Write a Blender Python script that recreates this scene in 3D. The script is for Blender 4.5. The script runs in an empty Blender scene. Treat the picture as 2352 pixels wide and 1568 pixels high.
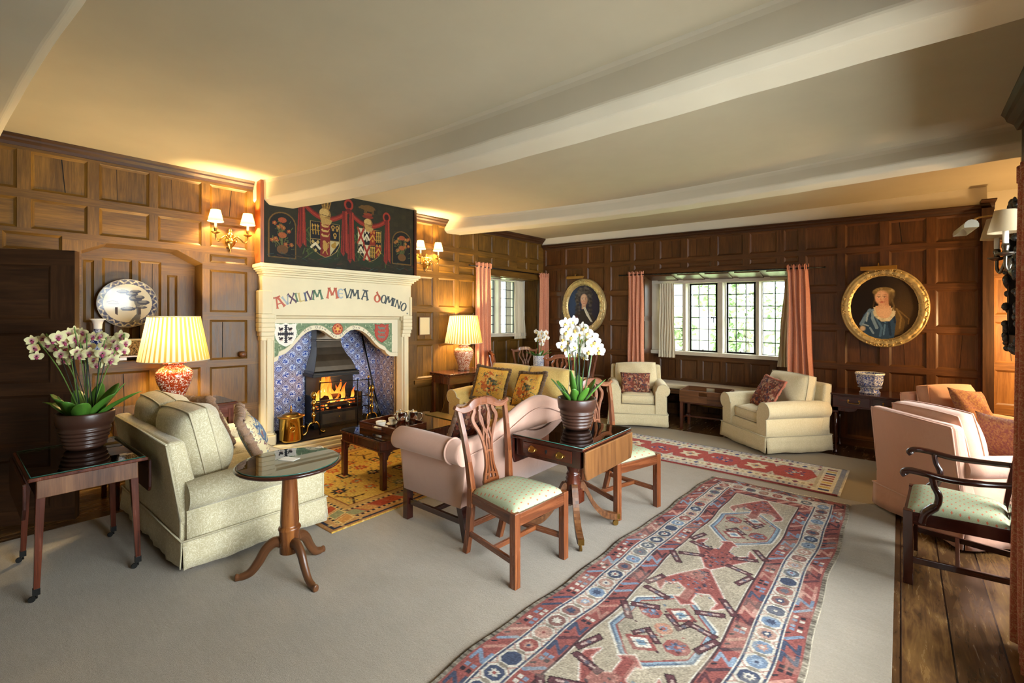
import bpy, bmesh, math, random
import numpy as np
from mathutils import Vector, Matrix
random.seed(7); RNG = np.random.default_rng(7)
SC = bpy.context.scene; COL = SC.collection
PI = math.pi
sin, cos, rad = math.sin, math.cos, math.radians

# ------------------------------------------------------------------ scene graph helpers
def tag(o, label=None, cat=None, group=None, kind=None):
    if label: o['label'] = label
    if cat: o['category'] = cat
    if group: o['group'] = group
    if kind: o['kind'] = kind
    return o

def thing(name, label, cat, loc=(0, 0, 0), rz=0.0, group=None):
    o = bpy.data.objects.new(name, None); COL.objects.link(o)
    o.location = loc; o.rotation_euler = (0, 0, rz); o.empty_display_size = .1
    return tag(o, label, cat, group)

def link(name, me, parent=None, loc=None, rot=None, scale=None):
    o = bpy.data.objects.new(name, me); COL.objects.link(o)
    if parent is not None: o.parent = parent
    if loc is not None: o.location = loc
    if rot is not None: o.rotation_euler = rot
    if scale is not None: o.scale = scale
    return o

def dup(root, loc=None, rz=None, label=None, group=None, scale=None):
    kids = {}
    for o in bpy.data.objects:
        if o.parent is not None: kids.setdefault(o.parent, []).append(o)
    def rec(o, par):
        c = o.copy(); COL.objects.link(c)
        if par is not None: c.parent = par
        for k in kids.get(o, []): rec(k, c)
        return c
    r = rec(root, None)
    if loc is not None: r.location = loc
    if rz is not None: r.rotation_euler = (0, 0, rz)
    if scale is not None: r.scale = scale
    if label: r['label'] = label
    if group: r['group'] = group
    return r

# ------------------------------------------------------------------ mesh builder
class MB:
    def __init__(s, M=None):
        s.v = []; s.f = []; s.uv = []; s.mi = []; s.sm = []; s.M = M
    def av(s, p):
        p = Vector(p)
        if s.M is not None: p = s.M @ p
        s.v.append((p.x, p.y, p.z)); return len(s.v) - 1
    def face(s, idx, uv=None, mi=0, sm=False):
        s.f.append(tuple(idx)); s.uv.append(uv if uv else [(0, 0)] * len(idx)); s.mi.append(mi); s.sm.append(sm)
    def hexa(s, p, mi=0, sm=False, grain=None):
        """8 corners: bottom ring 0-3 ccw from above, top ring 4-7"""
        i = [s.av(q) for q in p]
        P = [Vector(q) for q in p]
        d = [(P[1] - P[0]).length, (P[3] - P[0]).length, (P[4] - P[0]).length]
        g = max(range(3), key=lambda k: d[k]) if grain is None else grain
        o = (random.random() * 9, random.random() * 9)
        D = [(P[1] - P[0]), (P[3] - P[0]), (P[4] - P[0])]
        D = [q.normalized() if q.length > 1e-9 else Vector((0, 0, 1)) for q in D]
        for q, ax in (((0, 3, 2, 1), 2), ((4, 5, 6, 7), 2), ((0, 1, 5, 4), 1), ((2, 3, 7, 6), 1), ((1, 2, 6, 5), 0), ((3, 0, 4, 7), 0)):
            oth = [k for k in (0, 1, 2) if k != ax]
            gv = g if g in oth else oth[1]
            gu = [k for k in oth if k != gv][0]
            uv = [(o[0] + ax * .37 + (P[k] - P[0]).dot(D[gu]), o[1] + (P[k] - P[0]).dot(D[gv])) for k in q]
            s.face([i[k] for k in q], uv, mi, sm)
        return s
    def box(s, x0, x1, y0, y1, z0, z1, mi=0, grain=None):
        return s.hexa([(x0, y0, z0), (x1, y0, z0), (x1, y1, z0), (x0, y1, z0), (x0, y0, z1), (x1, y0, z1), (x1, y1, z1), (x0, y1, z1)], mi, False, grain)
    def tbox(s, c0, s0, z0, c1, s1, z1, mi=0):
        """tapered post between two rectangles"""
        a, b = s0[0] / 2, s0[1] / 2; c, d = s1[0] / 2, s1[1] / 2
        return s.hexa([(c0[0] - a, c0[1] - b, z0), (c0[0] + a, c0[1] - b, z0), (c0[0] + a, c0[1] + b, z0), (c0[0] - a, c0[1] + b, z0),
                       (c1[0] - c, c1[1] - d, z1), (c1[0] + c, c1[1] - d, z1), (c1[0] + c, c1[1] + d, z1), (c1[0] - c, c1[1] + d, z1)], mi, False, 2)
    def lathe(s, prof, n=32, c=(0, 0, 0), mi=0, sm=True, cap=True, a0=0., a1=2 * PI, rip=None, sx=1., sy=1.):
        full = abs(a1 - a0 - 2 * PI) < 1e-6
        m = n if full else n + 1
        rows = []
        L = 0; pl = prof[0]
        for (r, z) in prof:
            L += math.hypot(r - pl[0], z - pl[1]); pl = (r, z)
            row = []
            for k in range(m):
                a = a0 + (a1 - a0) * k / n
                q = r * (1 + (rip(a, z) if rip else 0))
                row.append(s.av((c[0] + sx * q * cos(a), c[1] + sy * q * sin(a), c[2] + z)))
            rows.append((row, L))
        rm = max(p[0] for p in prof)
        for j in range(len(prof) - 1):
            for k in range(n):
                k2 = (k + 1) % m
                a, b = rows[j][0], rows[j + 1][0]
                if prof[j][0] < 1e-6 and prof[j + 1][0] < 1e-6: continue
                u0, u1 = k / n * 2 * PI * rm, (k + 1) / n * 2 * PI * rm
                s.face((a[k], a[k2], b[k2], b[k]), [(u0, rows[j][1]), (u1, rows[j][1]), (u1, rows[j + 1][1]), (u0, rows[j + 1][1])], mi, sm)
        if cap and full:
            if prof[0][0] > 1e-6: s.face(list(reversed(rows[0][0])), None, mi, False)
            if prof[-1][0] > 1e-6: s.face(rows[-1][0], None, mi, False)
        return s
    def tube(s, pts, r, n=8, mi=0, cap=True, sq=1.0, closed=False):
        pts = [Vector(p) for p in pts]; N = len(pts)
        rr = r if isinstance(r, (list, tuple)) else [r] * N
        up = None; rows = []; L = 0
        for i in range(N):
            if closed: d = pts[(i + 1) % N] - pts[i - 1]
            else: d = pts[min(i + 1, N - 1)] - pts[max(i - 1, 0)]
            d = d.normalized() if d.length > 1e-9 else Vector((0, 0, 1))
            if up is None:
                up = Vector((0, 0, 1)) if abs(d.z) < .9 else Vector((1, 0, 0))
            a = (up - d * up.dot(d))
            a = a.normalized() if a.length > 1e-6 else d.orthogonal().normalized()
            b = d.cross(a); up = a
            if i: L += (pts[i] - pts[i - 1]).length
            rows.append(([s.av(pts[i] + a * (rr[i] * cos(2 * PI * k / n)) + b * (rr[i] * sq * sin(2 * PI * k / n))) for k in range(n)], L))
        for i in range(N if closed else N - 1):
            A, B = rows[i], rows[(i + 1) % N]
            for k in range(n):
                k2 = (k + 1) % n
                s.face((A[0][k], A[0][k2], B[0][k2], B[0][k]), [(k * .01, A[1]), (k * .01 + .01, A[1]), (k * .01 + .01, B[1]), (k * .01, B[1])], mi, True)
        if cap and not closed:
            s.face(list(reversed(rows[0][0])), None, mi); s.face(rows[-1][0], None, mi)
        return s
    def ribbon(s, pts, w, y0, y1, mi=0):
        """strap in the x-z plane along pts [(x,z)], half-width list/scalar w, thick from y0 to y1"""
        N = len(pts); ww = w if isinstance(w, (list, tuple)) else [w] * N
        o = (random.random() * 9, random.random() * 9); L = 0
        R = []
        for i in range(N):
            a, b = pts[max(i - 1, 0)], pts[min(i + 1, N - 1)]
            dx, dz = b[0] - a[0], b[1] - a[1]; l = math.hypot(dx, dz) or 1
            nx, nz = -dz / l, dx / l
            if i: L += math.hypot(pts[i][0] - pts[i - 1][0], pts[i][1] - pts[i - 1][1])
            x, z = pts[i]; h = ww[i]
            R.append(([s.av((x - nx * h, y0, z - nz * h)), s.av((x + nx * h, y0, z + nz * h)), s.av((x + nx * h, y1, z + nz * h)), s.av((x - nx * h, y1, z - nz * h))], L))
        for i in range(N - 1):
            A, B = R[i], R[i + 1]
            for k in range(4):
                k2 = (k + 1) % 4
                s.face((A[0][k], A[0][k2], B[0][k2], B[0][k]), [(o[0] + k * .03, o[1] + A[1]), (o[0] + k * .03 + .03, o[1] + A[1]), (o[0] + k * .03 + .03, o[1] + B[1]), (o[0] + k * .03, o[1] + B[1])], mi, False)
        s.face(list(reversed(R[0][0])), None, mi); s.face(R[-1][0], None, mi)
        return s
    def prism(s, poly, a0, a1, axis='y', mi=0, sm=False):
        """extrude polygon (2D) along axis. axis y: poly=(x,z); z: (x,y); x: (y,z)"""
        def mk(p, a):
            return {'y': (p[0], a, p[1]), 'z': (p[0], p[1], a), 'x': (a, p[0], p[1])}[axis]
        o = (random.random() * 9, random.random() * 9)
        A = [s.av(mk(p, a0)) for p in poly]; B = [s.av(mk(p, a1)) for p in poly]
        n = len(poly); L = 0
        uvp = [(o[0] + p[0], o[1] + p[1]) for p in poly]
        s.face(list(reversed(A)), list(reversed(uvp)), mi); s.face(B, uvp, mi)
        for k in range(n):
            k2 = (k + 1) % n; l = math.hypot(poly[k2][0] - poly[k][0], poly[k2][1] - poly[k][1])
            s.face((A[k], A[k2], B[k2], B[k]), [(o[0] + L, o[1]), (o[0] + L + l, o[1]), (o[0] + L + l, o[1] + a1 - a0), (o[0] + L, o[1] + a1 - a0)], mi, sm)
            L += l
        return s
    def grid(s, fn, nu, nv, mi=0, sm=True, closed=False, uvs=(1, 1)):
        """fn(u,v) u,v in 0..1"""
        mu = nu if closed else nu + 1
        I = [[s.av(fn(i / nu, j / nv)) for i in range(mu)] for j in range(nv + 1)]
        for j in range(nv):
            for i in range(nu):
                i2 = (i + 1) % mu
                s.face((I[j][i], I[j][i2], I[j + 1][i2], I[j + 1][i]),
                       [(i / nu * uvs[0], j / nv * uvs[1]), ((i + 1) / nu * uvs[0], j / nv * uvs[1]), ((i + 1) / nu * uvs[0], (j + 1) / nv * uvs[1]), (i / nu * uvs[0], (j + 1) / nv * uvs[1])], mi, sm)
        return s
    def ball(s, c, r, nu=12, nv=8, mi=0):
        if not isinstance(r, (tuple, list)): r = (r, r, r)
        return s.lathe([(max(1e-7, sin(PI * j / nv)), -cos(PI * j / nv)) for j in range(nv + 1)], nu, (0, 0, 0), mi, True, False) if False else s._ball(c, r, nu, nv, mi)
    def _ball(s, c, r, nu, nv, mi):
        def fn(u, v):
            t = PI * v; a = 2 * PI * u
            return (c[0] + r[0] * sin(t) * cos(a), c[1] + r[1] * sin(t) * sin(a), c[2] - r[2] * cos(t))
        return s.grid(fn, nu, nv, mi, True, True)
    def warp(s, fn):
        s.v = [tuple(fn(*p)) for p in s.v]; return s
    def mesh(s, name, mats):
        me = bpy.data.meshes.new(name)
        me.from_pydata(s.v, [], s.f)
        ul = me.uv_layers.new(name='UVMap')
        flat = np.array([c for f in s.uv for p in f for c in p], dtype=np.float32)
        ul.data.foreach_set('uv', flat)
        me.polygons.foreach_set('use_smooth', np.array(s.sm, dtype=bool))
        me.polygons.foreach_set('material_index', np.array(s.mi, dtype=np.int32))
        for m in (mats if isinstance(mats, (list, tuple)) else [mats]): me.materials.append(m)
        me.validate(); me.update()
        return me
    def build(s, name, mats, parent=None, bevel=0, seg=2, sub=0, loc=None, rot=None, fix=True):
        me = s.mesh(name, mats)
        if fix:
            bm = bmesh.new(); bm.from_mesh(me); bmesh.ops.recalc_face_normals(bm, faces=bm.faces); bm.to_mesh(me); bm.free()
        o = link(name, me, parent, loc, rot)
        if bevel:
            b = o.modifiers.new('bevel', 'BEVEL'); b.width = bevel; b.segments = seg; b.limit_method = 'ANGLE'; b.angle_limit = rad(40)
            b.harden_normals = False
        if sub:
            m = o.modifiers.new('sub', 'SUBSURF'); m.levels = sub; m.render_levels = sub
        return o

def spline(pts, n=6):
    """Catmull-Rom through pts (tuples of any dim)"""
    out = []; P = [np.array(p, float) for p in pts]
    for i in range(len(P) - 1):
        p0, p1, p2, p3 = P[max(i - 1, 0)], P[i], P[i + 1], P[min(i + 2, len(P) - 1)]
        for k in range(n):
            t = k / n
            out.append(tuple(.5 * ((2 * p1) + (-p0 + p2) * t + (2 * p0 - 5 * p1 + 4 * p2 - p3) * t * t + (-p0 + 3 * p1 - 3 * p2 + p3) * t ** 3)))
    out.append(tuple(P[-1])); return out

# ------------------------------------------------------------------ materials
def srgb(c):
    if isinstance(c, str):
        c = [int(c[i:i + 2], 16) / 255 for i in (0, 2, 4)]
    return tuple(x / 12.92 if x <= .04045 else ((x + .055) / 1.055) ** 2.4 for x in c[:3])

class NT:
    def __init__(s, name):
        s.m = bpy.data.materials.new(name); s.m.use_nodes = True; s.t = s.m.node_tree; s.t.nodes.clear()
        s.out = s.n('ShaderNodeOutputMaterial')
    def n(s, typ, **kw):
        nd = s.t.nodes.new(typ)
        for k, v in kw.items():
            if k in nd.inputs: nd.inputs[k].default_value = v
            else: setattr(nd, k, v)
        return nd
    def l(s, a, b): s.t.links.new(a, b)
    def coord(s, which='Object', scale=(1, 1, 1), rot=(0, 0, 0), loc=(0, 0, 0)):
        c = s.n('ShaderNodeTexCoord'); mp = s.n('ShaderNodeMapping')
        mp.inputs['Scale'].default_value = scale; mp.inputs['Rotation'].default_value = rot; mp.inputs['Location'].default_value = loc
        s.l(c.outputs[which], mp.inputs['Vector']); return mp.outputs['Vector']
    def noise(s, vec, scale, detail=3, rough=.55, dist=0):
        nd = s.n('ShaderNodeTexNoise'); nd.inputs['Scale'].default_value = scale; nd.inputs['Detail'].default_value = detail
        nd.inputs['Roughness'].default_value = rough; nd.inputs['Distortion'].default_value = dist
        s.l(vec, nd.inputs['Vector']); return nd.outputs['Fac']
    def ramp(s, fac, stops, interp='LINEAR'):
        r = s.n('ShaderNodeValToRGB'); cr = r.color_ramp; cr.interpolation = interp
        while len(cr.elements) < len(stops): cr.elements.new(.5)
        for e, (p, c) in zip(cr.elements, stops):
            e.position = p; e.color = (*c, 1) if len(c) == 3 else c
        s.l(fac, r.inputs['Fac']); return r.outputs['Color']
    def math(s, op, a, b=None, c=None, clamp=False):
        nd = s.n('ShaderNodeMath', operation=op); nd.use_clamp = clamp
        for k, x in enumerate((a, b, c)):
            if x is None: continue
            if isinstance(x, (int, float)): nd.inputs[k].default_value = x
            else: s.l(x, nd.inputs[k])
        return nd.outputs[0]
    def mix(s, fac, a, b, blend='MIX'):
        nd = s.n('ShaderNodeMix', data_type='RGBA', blend_type=blend)
        for nm, x in (('Factor', fac), ('A', a), ('B', b)):
            sock = [i for i in nd.inputs if i.name == nm and (i.type == 'VALUE' if nm == 'Factor' else i.type == 'RGBA')][0]
            if isinstance(x, (int, float)): sock.default_value = x
            elif isinstance(x, tuple): sock.default_value = (*x, 1)
            else: s.l(x, sock)
        return [o for o in nd.outputs if o.type == 'RGBA'][0]
    def bump(s, h, strength=.2, dist=.01):
        b = s.n('ShaderNodeBump'); b.inputs['Strength'].default_value = strength; b.inputs['Distance'].default_value = dist
        s.l(h, b.inputs['Height']); return b.outputs['Normal']
    def bsdf(s, color=None, rough=.5, metal=0, normal=None, spec=.5, **kw):
        b = s.n('ShaderNodeBsdfPrincipled')
        if isinstance(color, tuple): b.inputs['Base Color'].default_value = (*color, 1)
        elif color is not None: s.l(color, b.inputs['Base Color'])
        if isinstance(rough, (int, float)): b.inputs['Roughness'].default_value = rough
        else: s.l(rough, b.inputs['Roughness'])
        b.inputs['Metallic'].default_value = metal; b.inputs['Specular IOR Level'].default_value = spec
        if normal is not None: s.l(normal, b.inputs['Normal'])
        for k, v in kw.items(): b.inputs[k].default_value = v
        s.l(b.outputs[0], s.out.inputs['Surface']); return b

def m_plain(name, col, rough=.5, metal=0, spec=.5, var=0., bump=0., bscale=60, **kw):
    t = NT(name); c = srgb(col) if isinstance(col, str) else col
    v = t.coord('Object')
    f = t.noise(v, bscale, 4)
    nrm = t.bump(f, bump, .004) if bump else None
    if var:
        f2 = t.noise(v, 3.5, 4)
        cc = t.ramp(f2, [(.25, tuple(x * (1 - var) for x in c)), (.75, tuple(min(1, x * (1 + var)) for x in c))])
    else: cc = c
    t.bsdf(cc, rough, metal, nrm, spec, **kw); return t.m

def m_wood(name, dark, mid, light, rough=.32, scale=1., streak=1., bump=.12, spec=.5, coat=0.):
    """grain runs along UV v; 1 uv unit = 1 m"""
    t = NT(name); dark, mid, light = [srgb(c) for c in (dark, mid, light)]
    uv = t.coord('UV', (38 * scale, 2.6 * scale, 1))
    a = t.noise(uv, 1.0, 5, .6, .35)
    uv2 = t.coord('UV', (5, 1.1, 1))
    b = t.noise(uv2, 1.0, 3, .5)
    uv3 = t.coord('UV', (300 * scale, 9 * scale, 1))
    c = t.noise(uv3, 1.0, 2)
    f = t.math('ADD', t.math('MULTIPLY', a, .55 * streak), t.math('ADD', t.math('MULTIPLY', b, .45), t.math('MULTIPLY', c, .18)))
    f = t.math('SUBTRACT', f, .09 + .275 * (streak - 1))
    col = t.ramp(f, [(.28, dark), (.5, mid), (.74, light)])
    r = t.math('ADD', t.math('MULTIPLY', a, .22), rough - .11)
    t.bsdf(col, r, 0, t.bump(t.math('ADD', a, c), bump, .003), spec, **({'Coat Weight': coat, 'Coat Roughness': .08} if coat else {}))
    return t.m

def m_fabric(name, c1, c2, scale=22, rough=.9, weave=420, motif=True, bump=.25, sheen=.2, voro=False):
    t = NT(name); c1, c2 = srgb(c1), srgb(c2); v = t.coord('Object')
    w = t.noise(v, weave, 2)
    big = t.noise(v, 3, 3)
    if motif:
        n = t.noise(v, scale, 2, .5, 2.2)
        f = t.ramp(n, [(.44, (0, 0, 0)), (.5, (1, 1, 1)), (.56, (0, 0, 0))])
        fac = t.math('ADD', t.math('MULTIPLY', f, .75), t.math('MULTIPLY', big, .3))
    else:
        fac = t.math('ADD', t.math('MULTIPLY', w, .5), t.math('MULTIPLY', big, .5))
    col = t.mix(fac, c1, c2)
    wr = t.noise(v, 9, 3, .5, .6)
    h = t.math('ADD', t.math('MULTIPLY', w, .18), t.math('MULTIPLY', wr, 1.2))
    t.bsdf(col, rough, 0, t.bump(h, bump, .02), .25, **{'Sheen Weight': sheen, 'Sheen Roughness': .5}); return t.m

def m_attr(name, rough=.9, bump=0., spec=.3, bscale=500, weave=False, **kw):
    t = NT(name); a = t.n('ShaderNodeAttribute', attribute_name='Col')
    nrm = None; col = a.outputs['Color']
    if bump:
        v = t.coord('Object'); f = t.noise(v, bscale, 3)
        nrm = t.bump(f, bump, .004)
        col = t.mix(t.math('MULTIPLY', t.noise(v, 260, 2), .35), col, t.mix(1.0, col, (.55, .55, .55), 'MULTIPLY'))
    t.bsdf(col, rough, 0, nrm, spec, **kw); return t.m

def m_emit(name, col, st):
    t = NT(name); e = t.n('ShaderNodeEmission'); e.inputs['Color'].default_value = (*col, 1); e.inputs['Strength'].default_value = st
    t.l(e.outputs[0], t.out.inputs['Surface']); return t.m

# ------------------------------------------------------------------ painted sheets (colour stored per vertex)
class Canvas:
    def __init__(s, w, h, res, bg):
        s.w, s.h = w, h; s.nx = max(2, int(round(w / res)) + 1); s.ny = max(2, int(round(h / res)) + 1)
        s.X, s.Y = np.meshgrid(np.linspace(0, w, s.nx), np.linspace(0, h, s.ny))
        s.a = np.zeros((s.ny, s.nx, 3)); s.a[:] = s.c(bg)
    def c(s, c):
        return np.array([int(c[i:i + 2], 16) / 255 for i in (0, 2, 4)]) if isinstance(c, str) else np.array(c[:3], float)
    def put(s, m, col, al=1.):
        m = (m * al)[..., None]; s.a[:] = s.a * (1 - m) + s.c(col) * m
    def sub(s, x0, x1, y0, y1):
        i0 = int(np.clip(math.floor(x0 / s.w * (s.nx - 1)), 0, s.nx - 1)); i1 = int(np.clip(math.ceil(x1 / s.w * (s.nx - 1)) + 1, 0, s.nx))
        j0 = int(np.clip(math.floor(y0 / s.h * (s.ny - 1)), 0, s.ny - 1)); j1 = int(np.clip(math.ceil(y1 / s.h * (s.ny - 1)) + 1, 0, s.ny))
        return slice(j0, j1), slice(i0, i1)
    def _p(s, sl, m, col, al):
        m = (m * al)[..., None]; s.a[sl] = s.a[sl] * (1 - m) + s.c(col) * m
    def poly(s, pts, col, al=1.):
        xs = [p[0] for p in pts]; ys = [p[1] for p in pts]
        sl = s.sub(min(xs), max(xs), min(ys), max(ys)); X, Y = s.X[sl], s.Y[sl]
        if X.size == 0: return s
        ins = np.zeros(X.shape, bool); n = len(pts)
        for i in range(n):
            x1, y1 = pts[i]; x2, y2 = pts[(i + 1) % n]
            if y1 == y2: continue
            c = ((y1 > Y) != (y2 > Y)) & (X < (x2 - x1) * (Y - y1) / (y2 - y1) + x1)
            ins ^= c
        s._p(sl, ins.astype(float), col, al); return s
    def rect(s, x0, x1, y0, y1, col, al=1.): return s.poly([(x0, y0), (x1, y0), (x1, y1), (x0, y1)], col, al)
    def ell(s, cx, cy, rx, ry, col, al=1., soft=0., rot=0., ring=0.):
        R = max(rx, ry) * (1 + soft); sl = s.sub(cx - R, cx + R, cy - R, cy + R); X, Y = s.X[sl] - cx, s.Y[sl] - cy
        if X.size == 0: return s
        if rot: X, Y = X * cos(rot) + Y * sin(rot), -X * sin(rot) + Y * cos(rot)
        d = np.sqrt((X / rx) ** 2 + (Y / ry) ** 2)
        m = np.clip((1 + soft - d) / (2 * soft), 0, 1) if soft else (d <= 1).astype(float)
        if ring: m = m * (d > 1 - ring)
        s._p(sl, m, col, al); return s
    def line(s, pts, w, col, al=1., closed=False):
        P = list(pts) + ([pts[0]] if closed else [])
        for (x1, y1), (x2, y2) in zip(P[:-1], P[1:]):
            sl = s.sub(min(x1, x2) - w, max(x1, x2) + w, min(y1, y2) - w, max(y1, y2) + w); X, Y = s.X[sl], s.Y[sl]
            if X.size == 0: continue
            dx, dy = x2 - x1, y2 - y1; L = dx * dx + dy * dy or 1e-12
            t = np.clip(((X - x1) * dx + (Y - y1) * dy) / L, 0, 1)
            d = np.hypot(X - x1 - t * dx, Y - y1 - t * dy)
            s._p(sl, (d <= w / 2).astype(float), col, al)
        return s
    def noise(s, amp, cell=1):
        n = RNG.normal(0, amp, (s.ny // cell + 2, s.nx // cell + 2, 1))
        n = np.repeat(np.repeat(n, cell, 0), cell, 1)[:s.ny, :s.nx]
        s.a *= 1 + n; np.clip(s.a, 0, 1, s.a); return s
    def mask_mesh(s, name, mat, fn, mask=None, skirt=None, parent=None):
        """fn(X,Y)->(x,y,z) arrays"""
        x, y, z = fn(s.X, s.Y)
        V = np.stack([np.broadcast_to(q, s.X.shape) for q in (x, y, z)], -1).reshape(-1, 3)
        C = s.a; C = np.where(C <= .04045, C / 12.92, ((C + .055) / 1.055) ** 2.4).reshape(-1, 3)
        I = np.arange(s.nx * s.ny).reshape(s.ny, s.nx)
        F = np.stack([I[:-1, :-1], I[:-1, 1:], I[1:, 1:], I[1:, :-1]], -1)
        if mask is not None:
            mm = mask(s.X, s.Y); k = mm[:-1, :-1] & mm[:-1, 1:] & mm[1:, 1:] & mm[1:, :-1]; F = F[k]
        F = F.reshape(-1, 4)
        if skirt is not None:
            b = np.concatenate([I[0, :-1], I[:-1, -1], I[-1, :0:-1], I[:0:-1, 0]])
            nb = len(V); W = V[b].copy(); W[:, 2] += skirt
            V = np.concatenate([V, W]); C = np.concatenate([C, C[b]])
            k = np.arange(len(b)); k2 = (k + 1) % len(b)
            F = np.concatenate([F, np.stack([b[k2], b[k], nb + k, nb + k2], -1)])
        me = bpy.data.meshes.new(name)
        me.vertices.add(len(V)); me.vertices.foreach_set('co', V.astype(np.float32).ravel())
        me.loops.add(F.size); me.loops.foreach_set('vertex_index', F.astype(np.int32).ravel())
        me.polygons.add(len(F)); me.polygons.foreach_set('loop_start', np.arange(0, F.size, 4, dtype=np.int32))
        try: me.polygons.foreach_set('loop_total', np.full(len(F), 4, dtype=np.int32))
        except Exception: pass
        me.update(calc_edges=True)
        ca = me.color_attributes.new('Col', 'FLOAT_COLOR', 'POINT')
        ca.data.foreach_set('color', np.concatenate([C, np.ones((len(C), 1))], 1).astype(np.float32).ravel())
        me.polygons.foreach_set('use_smooth', np.ones(len(F), bool))
        me.materials.append(mat); me.validate(); me.update()
        return link(name, me, parent)
# ------------------------------------------------------------------ material instances
M = {}
M['oak'] = m_wood('oak_panelling', '2e1f08', '5c3e12', '865f20', .42, 1.5, .8, .14, .34)
M['oak_back'] = m_wood('red_oak_panelling', '29170b', '4f2f15', '724724', .38, 1.5, .8, .14, .4)
M['oak_dark'] = m_wood('dark_oak', '1a0d06', '37200f', '4f3119', .5, 1, 1, .12, .3)
M['oak_warm'] = m_wood('warm_oak', '4a2b10', '83552a', 'a9763c', .42)
M['mahog'] = m_wood('mahogany', '230c06', '4d2010', '74371c', .24, .8, 1, .06, .5, .3)
M['mahog_dark'] = m_wood('dark_mahogany', '170705', '32120b', '4f2013', .22, .8, 1, .05, .5, .4)
M['walnut'] = m_wood('walnut', '2f1a0e', '5f3a20', '865a34', .34, .9, 1, .06)
M['chairwood'] = m_wood('chair_mahogany', '35170b', '6d3a1e', '955a33', .26, .8, 1, .05, .5, .3)
M['crack'] = m_plain('panel_gap', '0c0603', .9)
M['boards'] = None
def floor_mat():
    t = NT('oak_floorboards'); v = t.coord('Object')
    sep = t.n('ShaderNodeSeparateXYZ'); t.l(v, sep.inputs[0])
    bx = t.math('MULTIPLY', sep.outputs[0], 1 / .19); fl = t.math('FLOOR', bx); fr = t.math('FRACT', bx)
    wn = t.n('ShaderNodeTexWhiteNoise', noise_dimensions='1D'); t.l(fl, wn.inputs['W'])
    off = t.math('MULTIPLY', wn.outputs['Value'], 7)
    cmb = t.n('ShaderNodeCombineXYZ'); t.l(t.math('MULTIPLY', sep.outputs[0], 26), cmb.inputs[0]); t.l(t.math('ADD', t.math('MULTIPLY', sep.outputs[1], 3.2), off), cmb.inputs[1]); t.l(off, cmb.inputs[2])
    a = t.noise(cmb.outputs[0], 1.0, 5, .62, .6); b = t.noise(v, 3.2, 3)
    f = t.math('ADD', t.math('MULTIPLY', a, .6), t.math('ADD', t.math('MULTIPLY', b, .3), t.math('MULTIPLY', wn.outputs['Value'], .16)))
    c = t.ramp(f, [(.30, srgb('2a1b11')), (.5, srgb('553b24')), (.70, srgb('886539'))])
    yy = t.math('FRACT', t.math('ADD', t.math('MULTIPLY', sep.outputs[1], .42), off))
    g = t.math('MINIMUM', t.math('MINIMUM', fr, t.math('SUBTRACT', 1.0, fr)), t.math('MULTIPLY', yy, 12.))
    gm = t.math('MULTIPLY', t.math('LESS_THAN', g, .02), 1.)
    col = t.mix(gm, c, srgb('120a06'))
    h = t.math('SUBTRACT', t.math('MULTIPLY', a, .3), gm)
    t.bsdf(col, t.math('ADD', t.math('MULTIPLY', a, .25), .12), 0, t.bump(h, .3, .004), .5); return t.m
M['boards'] = floor_mat()
def carpet_mat(name, c1, c2):
    t = NT(name); v = t.coord('Object')
    vs = t.coord('Object', (9, 40, 1), (0, 0, .35)); st = t.noise(vs, 1.0, 3, .6); pl = t.noise(v, 95, 3, .7)
    f = t.noise(v, 420, 2); b = t.noise(v, 1.6, 4)
    fac = t.math('ADD', t.math('ADD', t.math('MULTIPLY', f, .25), t.math('MULTIPLY', pl, .3)), t.math('ADD', t.math('MULTIPLY', b, .3), t.math('MULTIPLY', st, .15)))
    col = t.ramp(fac, [(.3, srgb(c1)), (.7, srgb(c2))])
    t.bsdf(col, .95, 0, t.bump(t.math('ADD', f, pl), .5, .008), .1, **{'Sheen Weight': .25}); return t.m
M['carpet'] = carpet_mat('beige_carpet', '756b5d', 'a59887')
M['carpet_tan'] = carpet_mat('tan_carpet', '7c6a4c', '94825f')
M['plaster'] = m_plain('cream_plaster', 'a5987e', .85, 0, .25, .03, .12, 7)
M['white_paint'] = m_plain('white_plaster', 'cfc5b0', .8, 0, .25, .03, .1, 9)
M['beam'] = m_plain('beam_plaster', 'b9ad95', .85, 0, .25, .03, .1, 8)
M['stone'] = m_plain('cream_painted_stone', 'd8cba8', .7, 0, .3, .05, .18, 26)
M['stone_w'] = m_plain('pale_window_stone', 'c3b8a4', .8, 0, .25, .16, .25, 18)
M['iron'] = m_plain('black_iron', '14120f', .42, .5, .5, .3, .12, 90)
M['iron_hood'] = m_plain('burnished_iron', '5a5248', .32, .9, .5, .35, .06, 40)
M['lead'] = m_plain('lead_came', '2d2f33', .6, .4)
M['brass'] = m_plain('polished_brass', 'd4b05c', .16, 1, .5, .12, .05, 30)
M['brass_aged'] = m_plain('aged_brass', 'a98445', .3, 1, .5, .2, .1, 60)
M['silver'] = m_plain('silver_plate', 'd9d6cf', .1, 1, .5, .03)
M['pewter'] = m_plain('pewter', '6f675c', .3, 1)
M['china'] = m_plain('white_china', 'efe9dd', .12, 0, .5)
M['goldrim'] = m_plain('gilt_rim', 'b98a35', .2, 1)
M['pot'] = m_plain('brown_glazed_pot', '3c241a', .34, 0, .5, .22, .1, 14)
def petal_mat(name, c1, c2):
    t = NT(name); v = t.coord('Object'); l = t.n('ShaderNodeVectorMath', operation='LENGTH'); t.l(v, l.inputs[0])
    f = t.math('ADD', t.math('MULTIPLY', l.outputs['Value'], 30.), t.math('MULTIPLY', t.noise(v, 160, 2), .5)); col = t.ramp(f, [(.55, srgb(c2)), (.95, srgb(c1))])
    t.bsdf(col, .55, 0, None, .3); return t.m
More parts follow.
